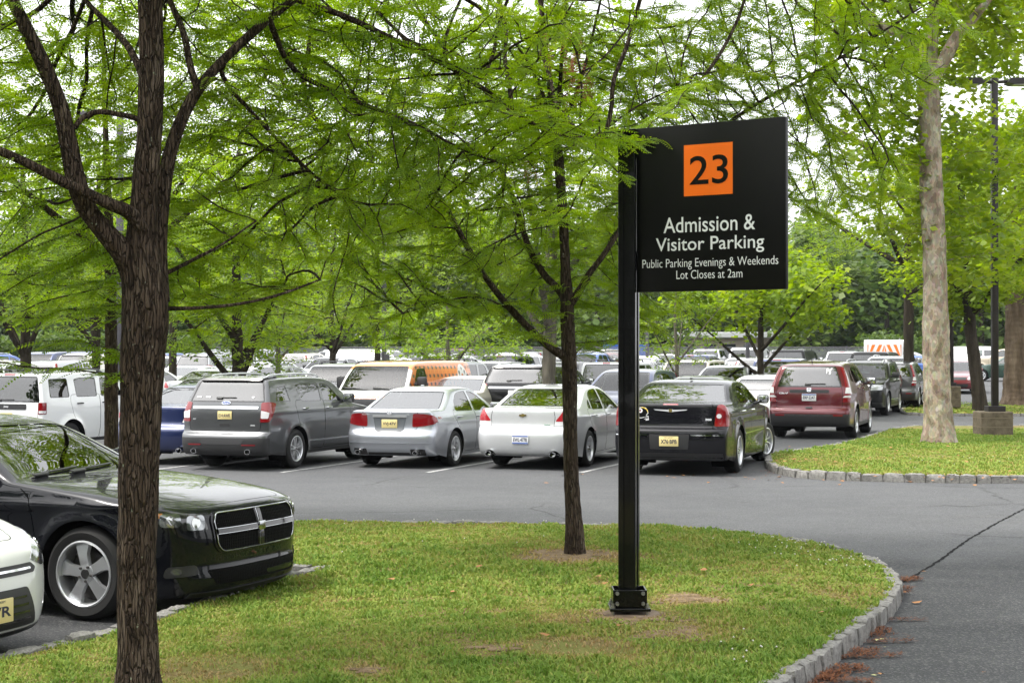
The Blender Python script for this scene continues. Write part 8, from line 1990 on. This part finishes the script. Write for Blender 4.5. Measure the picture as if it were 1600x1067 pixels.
def far_things():
    # blue container
    Y = 117; root = empty('storage_container', (XY(977, Y), Y, .66)); tag(root, 'bright blue storage container behind the fence, crossed by the sign post', 'container'); bl = pmat('container_blue', (.02, .10, .42), .5)
    b = MB(); n = 28; wd = 3.2; pts = []
    b.box((0, 0, 1.0), (wd, 2.2, 2.0), bl, bevel=.03); b.build('body', root)
    for i in range(18): q = MB(); q.box((-wd / 2 + .15 + i * .17, -1.11, 1.0), (.07, .04, 1.75), bl, bevel=.01); q.build('rib', root)
    q = MB(); q.box((0, 0, 2.02), (wd + .06, 2.26, .06), bl); q.build('top_frame', root)
    # pale low building
    Y = 150; root = empty('low_building', (XY(1160, Y), Y, .9)); tag(root, 'long pale low building with a white flat roof, right of the sign post', 'building'); wl = pmat('wall_pale', (.42, .36, .29), .8); noise_mix(wl, [(.36, .30, .24), (.46, .40, .33)], 1.2)
    wr = pmat('roof_white', (.62, .63, .63), .6); gl = pmat('window_dark', (.03, .035, .04), .1); b = MB(); b.box((0, 0, 1.3), (13, 7, 2.6), wl); b.build('wall', root); b = MB(); b.box((0, -.2, 2.85), (13.6, 8, .5), wr, bevel=.05); b.build('roof', root)
    for x in (-5.2, -3.4, -1.6, 1.8, 3.6, 5.2): b = MB(); b.box((x, -3.51, 1.55), (1.0, .06, .95), gl); f = b.build('window', root); b = MB(); b.box((x, -3.54, 1.04), (1.12, .1, .06), wr); b.build('sill', f)
    b = MB(); b.box((.1, -3.52, 1.0), (1.0, .08, 2.0), pmat('door_grey', (.2, .2, .21), .5)); b.build('door', root)
    # white service truck with orange and white chevrons on its back
    Y = 84; z0 = float(gz(0, Y)); root = empty('service_truck', (XY(1381, Y), Y, z0), R(-12)); tag(root, 'white box truck with orange chevrons across its back, far right of the maroon crossover', 'truck'); wt = pmat('truck_white', (.72, .73, .73), .4); og = pmat('chevron_orange', (.80, .18, .02), .4)
    b = MB(); b.box((0, 0, 1.65), (2.0, 3.0, 1.55), wt, bevel=.05); b.build('box_body', root); b = MB(); b.box((0, 2.5, 1.25), (1.9, 1.8, 1.5), wt, bevel=.18); cb = b.build('cab', root); b = MB(); b.box((0, 3.36, 1.6), (1.6, .1, .5), gl, bevel=.02); b.build('windscreen', cb)
    pn = MB(); pn.box((0, -1.515, 1.85), (1.7, .03, .72), wt); pn = pn.build('rear_panel', root)
    for i in range(5):
        for sg in (-1, 1):
            x = .06 + i * .34; pts = [(x, 1.52), (x + .16, 1.52), (x + .16 - .30, 2.18), (x - .30, 2.18)]; pts = [(max(.0, min(.83, a)), c) for a, c in pts]
            if max(p[0] for p in pts) - min(p[0] for p in pts) < .03: continue
            q = MB(); q.prism([(sg * a, c) for a, c in pts], -1.54, -1.532, og); q.build('chevron', pn)
    for sg in (-1, 1):
        for y in (-.9, 2.6): q = MB(); q.lathe([(.0001, -.12), (.3, -.12), (.4, -.09), (.4, .09), (.3, .12), (.0001, .12)], RUBBER, Matrix.Translation((sg * .85, y, .4)) @ Matrix.Rotation(math.pi / 2, 4, 'Y'), 20); q.build('wheel', root)
        q = MB(); q.box((sg * .88, -1.52, 1.1), (.12, .04, .2), REDL); q.build('tail_light', root)
    q = MB(); q.box((0, -.1, .75), (1.5, 4.6, .25), BLACKPL); q.build('chassis', root); q = MB()
    for sg in (-1, 1): q.tube([(sg * .8, -1.4, 2.48), (sg * .8, 1.4, 2.48)], .03, GREYP, 6)
    q.build('roof_rack', root)
    # bicycle leaning by the far cars
    u, Y = 1432, 60; root = empty('bicycle', (XY(u, Y), Y, float(gz(0, Y))), R(14)); tag(root, 'pale bicycle standing left of the mottled trunk', 'bicycle'); fr = pmat('bicycle_frame', (.5, .52, .53), .35, .4)
    for x in (-.52, .52):
        q = MB(); ring = [(x + .33 * math.cos(a), 0, .34 + .33 * math.sin(a)) for a in np.linspace(0, 2 * math.pi, 33)]; q.tube(ring, .022, RUBBER, 6, False); w_ = q.build('wheel', root); q = MB()
        q.tube([(x + .30 * math.cos(a), 0, .34 + .30 * math.sin(a)) for a in np.linspace(0, 2 * math.pi, 33)], .012, ALLOY, 6, False); q.build('rim', w_); q = MB()
        for k in range(12): a = k * math.pi / 6; q.tube([(x, 0, .34), (x + .3 * math.cos(a), 0, .34 + .3 * math.sin(a))], .003, ALLOY, 4)
        q.build('spokes', w_)
    q = MB()
    for a, c in (((-.52, 0, .34), (-.08, 0, .30)), ((-.08, 0, .30), (-.22, 0, .86)), ((-.52, 0, .34), (-.20, 0, .80)), ((-.20, 0, .80), (.36, 0, .84)), ((-.08, 0, .30), (.37, 0, .80)), ((.52, 0, .34), (.35, 0, .95))): q.tube([a, c], .018, fr, 6)
    q.build('frame', root); q = MB(); q.box((-.23, 0, .89), (.26, .13, .05), BLACKPL, bevel=.02); q.build('saddle', root); q = MB(); q.tube([(.42, -.28, .99), (.36, -.1, .98), (.36, .1, .98), (.42, .28, .99)], .014, BLACKPL, 6); q.build('handlebar', root); q = MB(); q.tube([(-.08, -.09, .20), (-.08, .09, .40)], .014, BLACKPL, 6); q.build('pedals', root)
far_things()
# ------------------------------------------------------------------ the humid air of the day

def haze():
    m = bpy.data.materials.new('haze_air'); m.use_nodes = True; N = m.node_tree.nodes; N.clear(); v = N.new('ShaderNodeVolumePrincipled'); o = N.new('ShaderNodeOutputMaterial'); m.node_tree.links.new(v.outputs[0], o.inputs['Volume'])
    v.inputs['Color'].default_value = (.86, .92, 1.0, 1); v.inputs['Density'].default_value = .00013; v.inputs['Anisotropy'].default_value = .2
    b = MB(); b.box((0, 85, 13.0), (520, 260, 30), m); o = b.build('haze'); tag(o, 'thin pale haze over the far end of the lot', 'haze', kind='stuff')
haze()
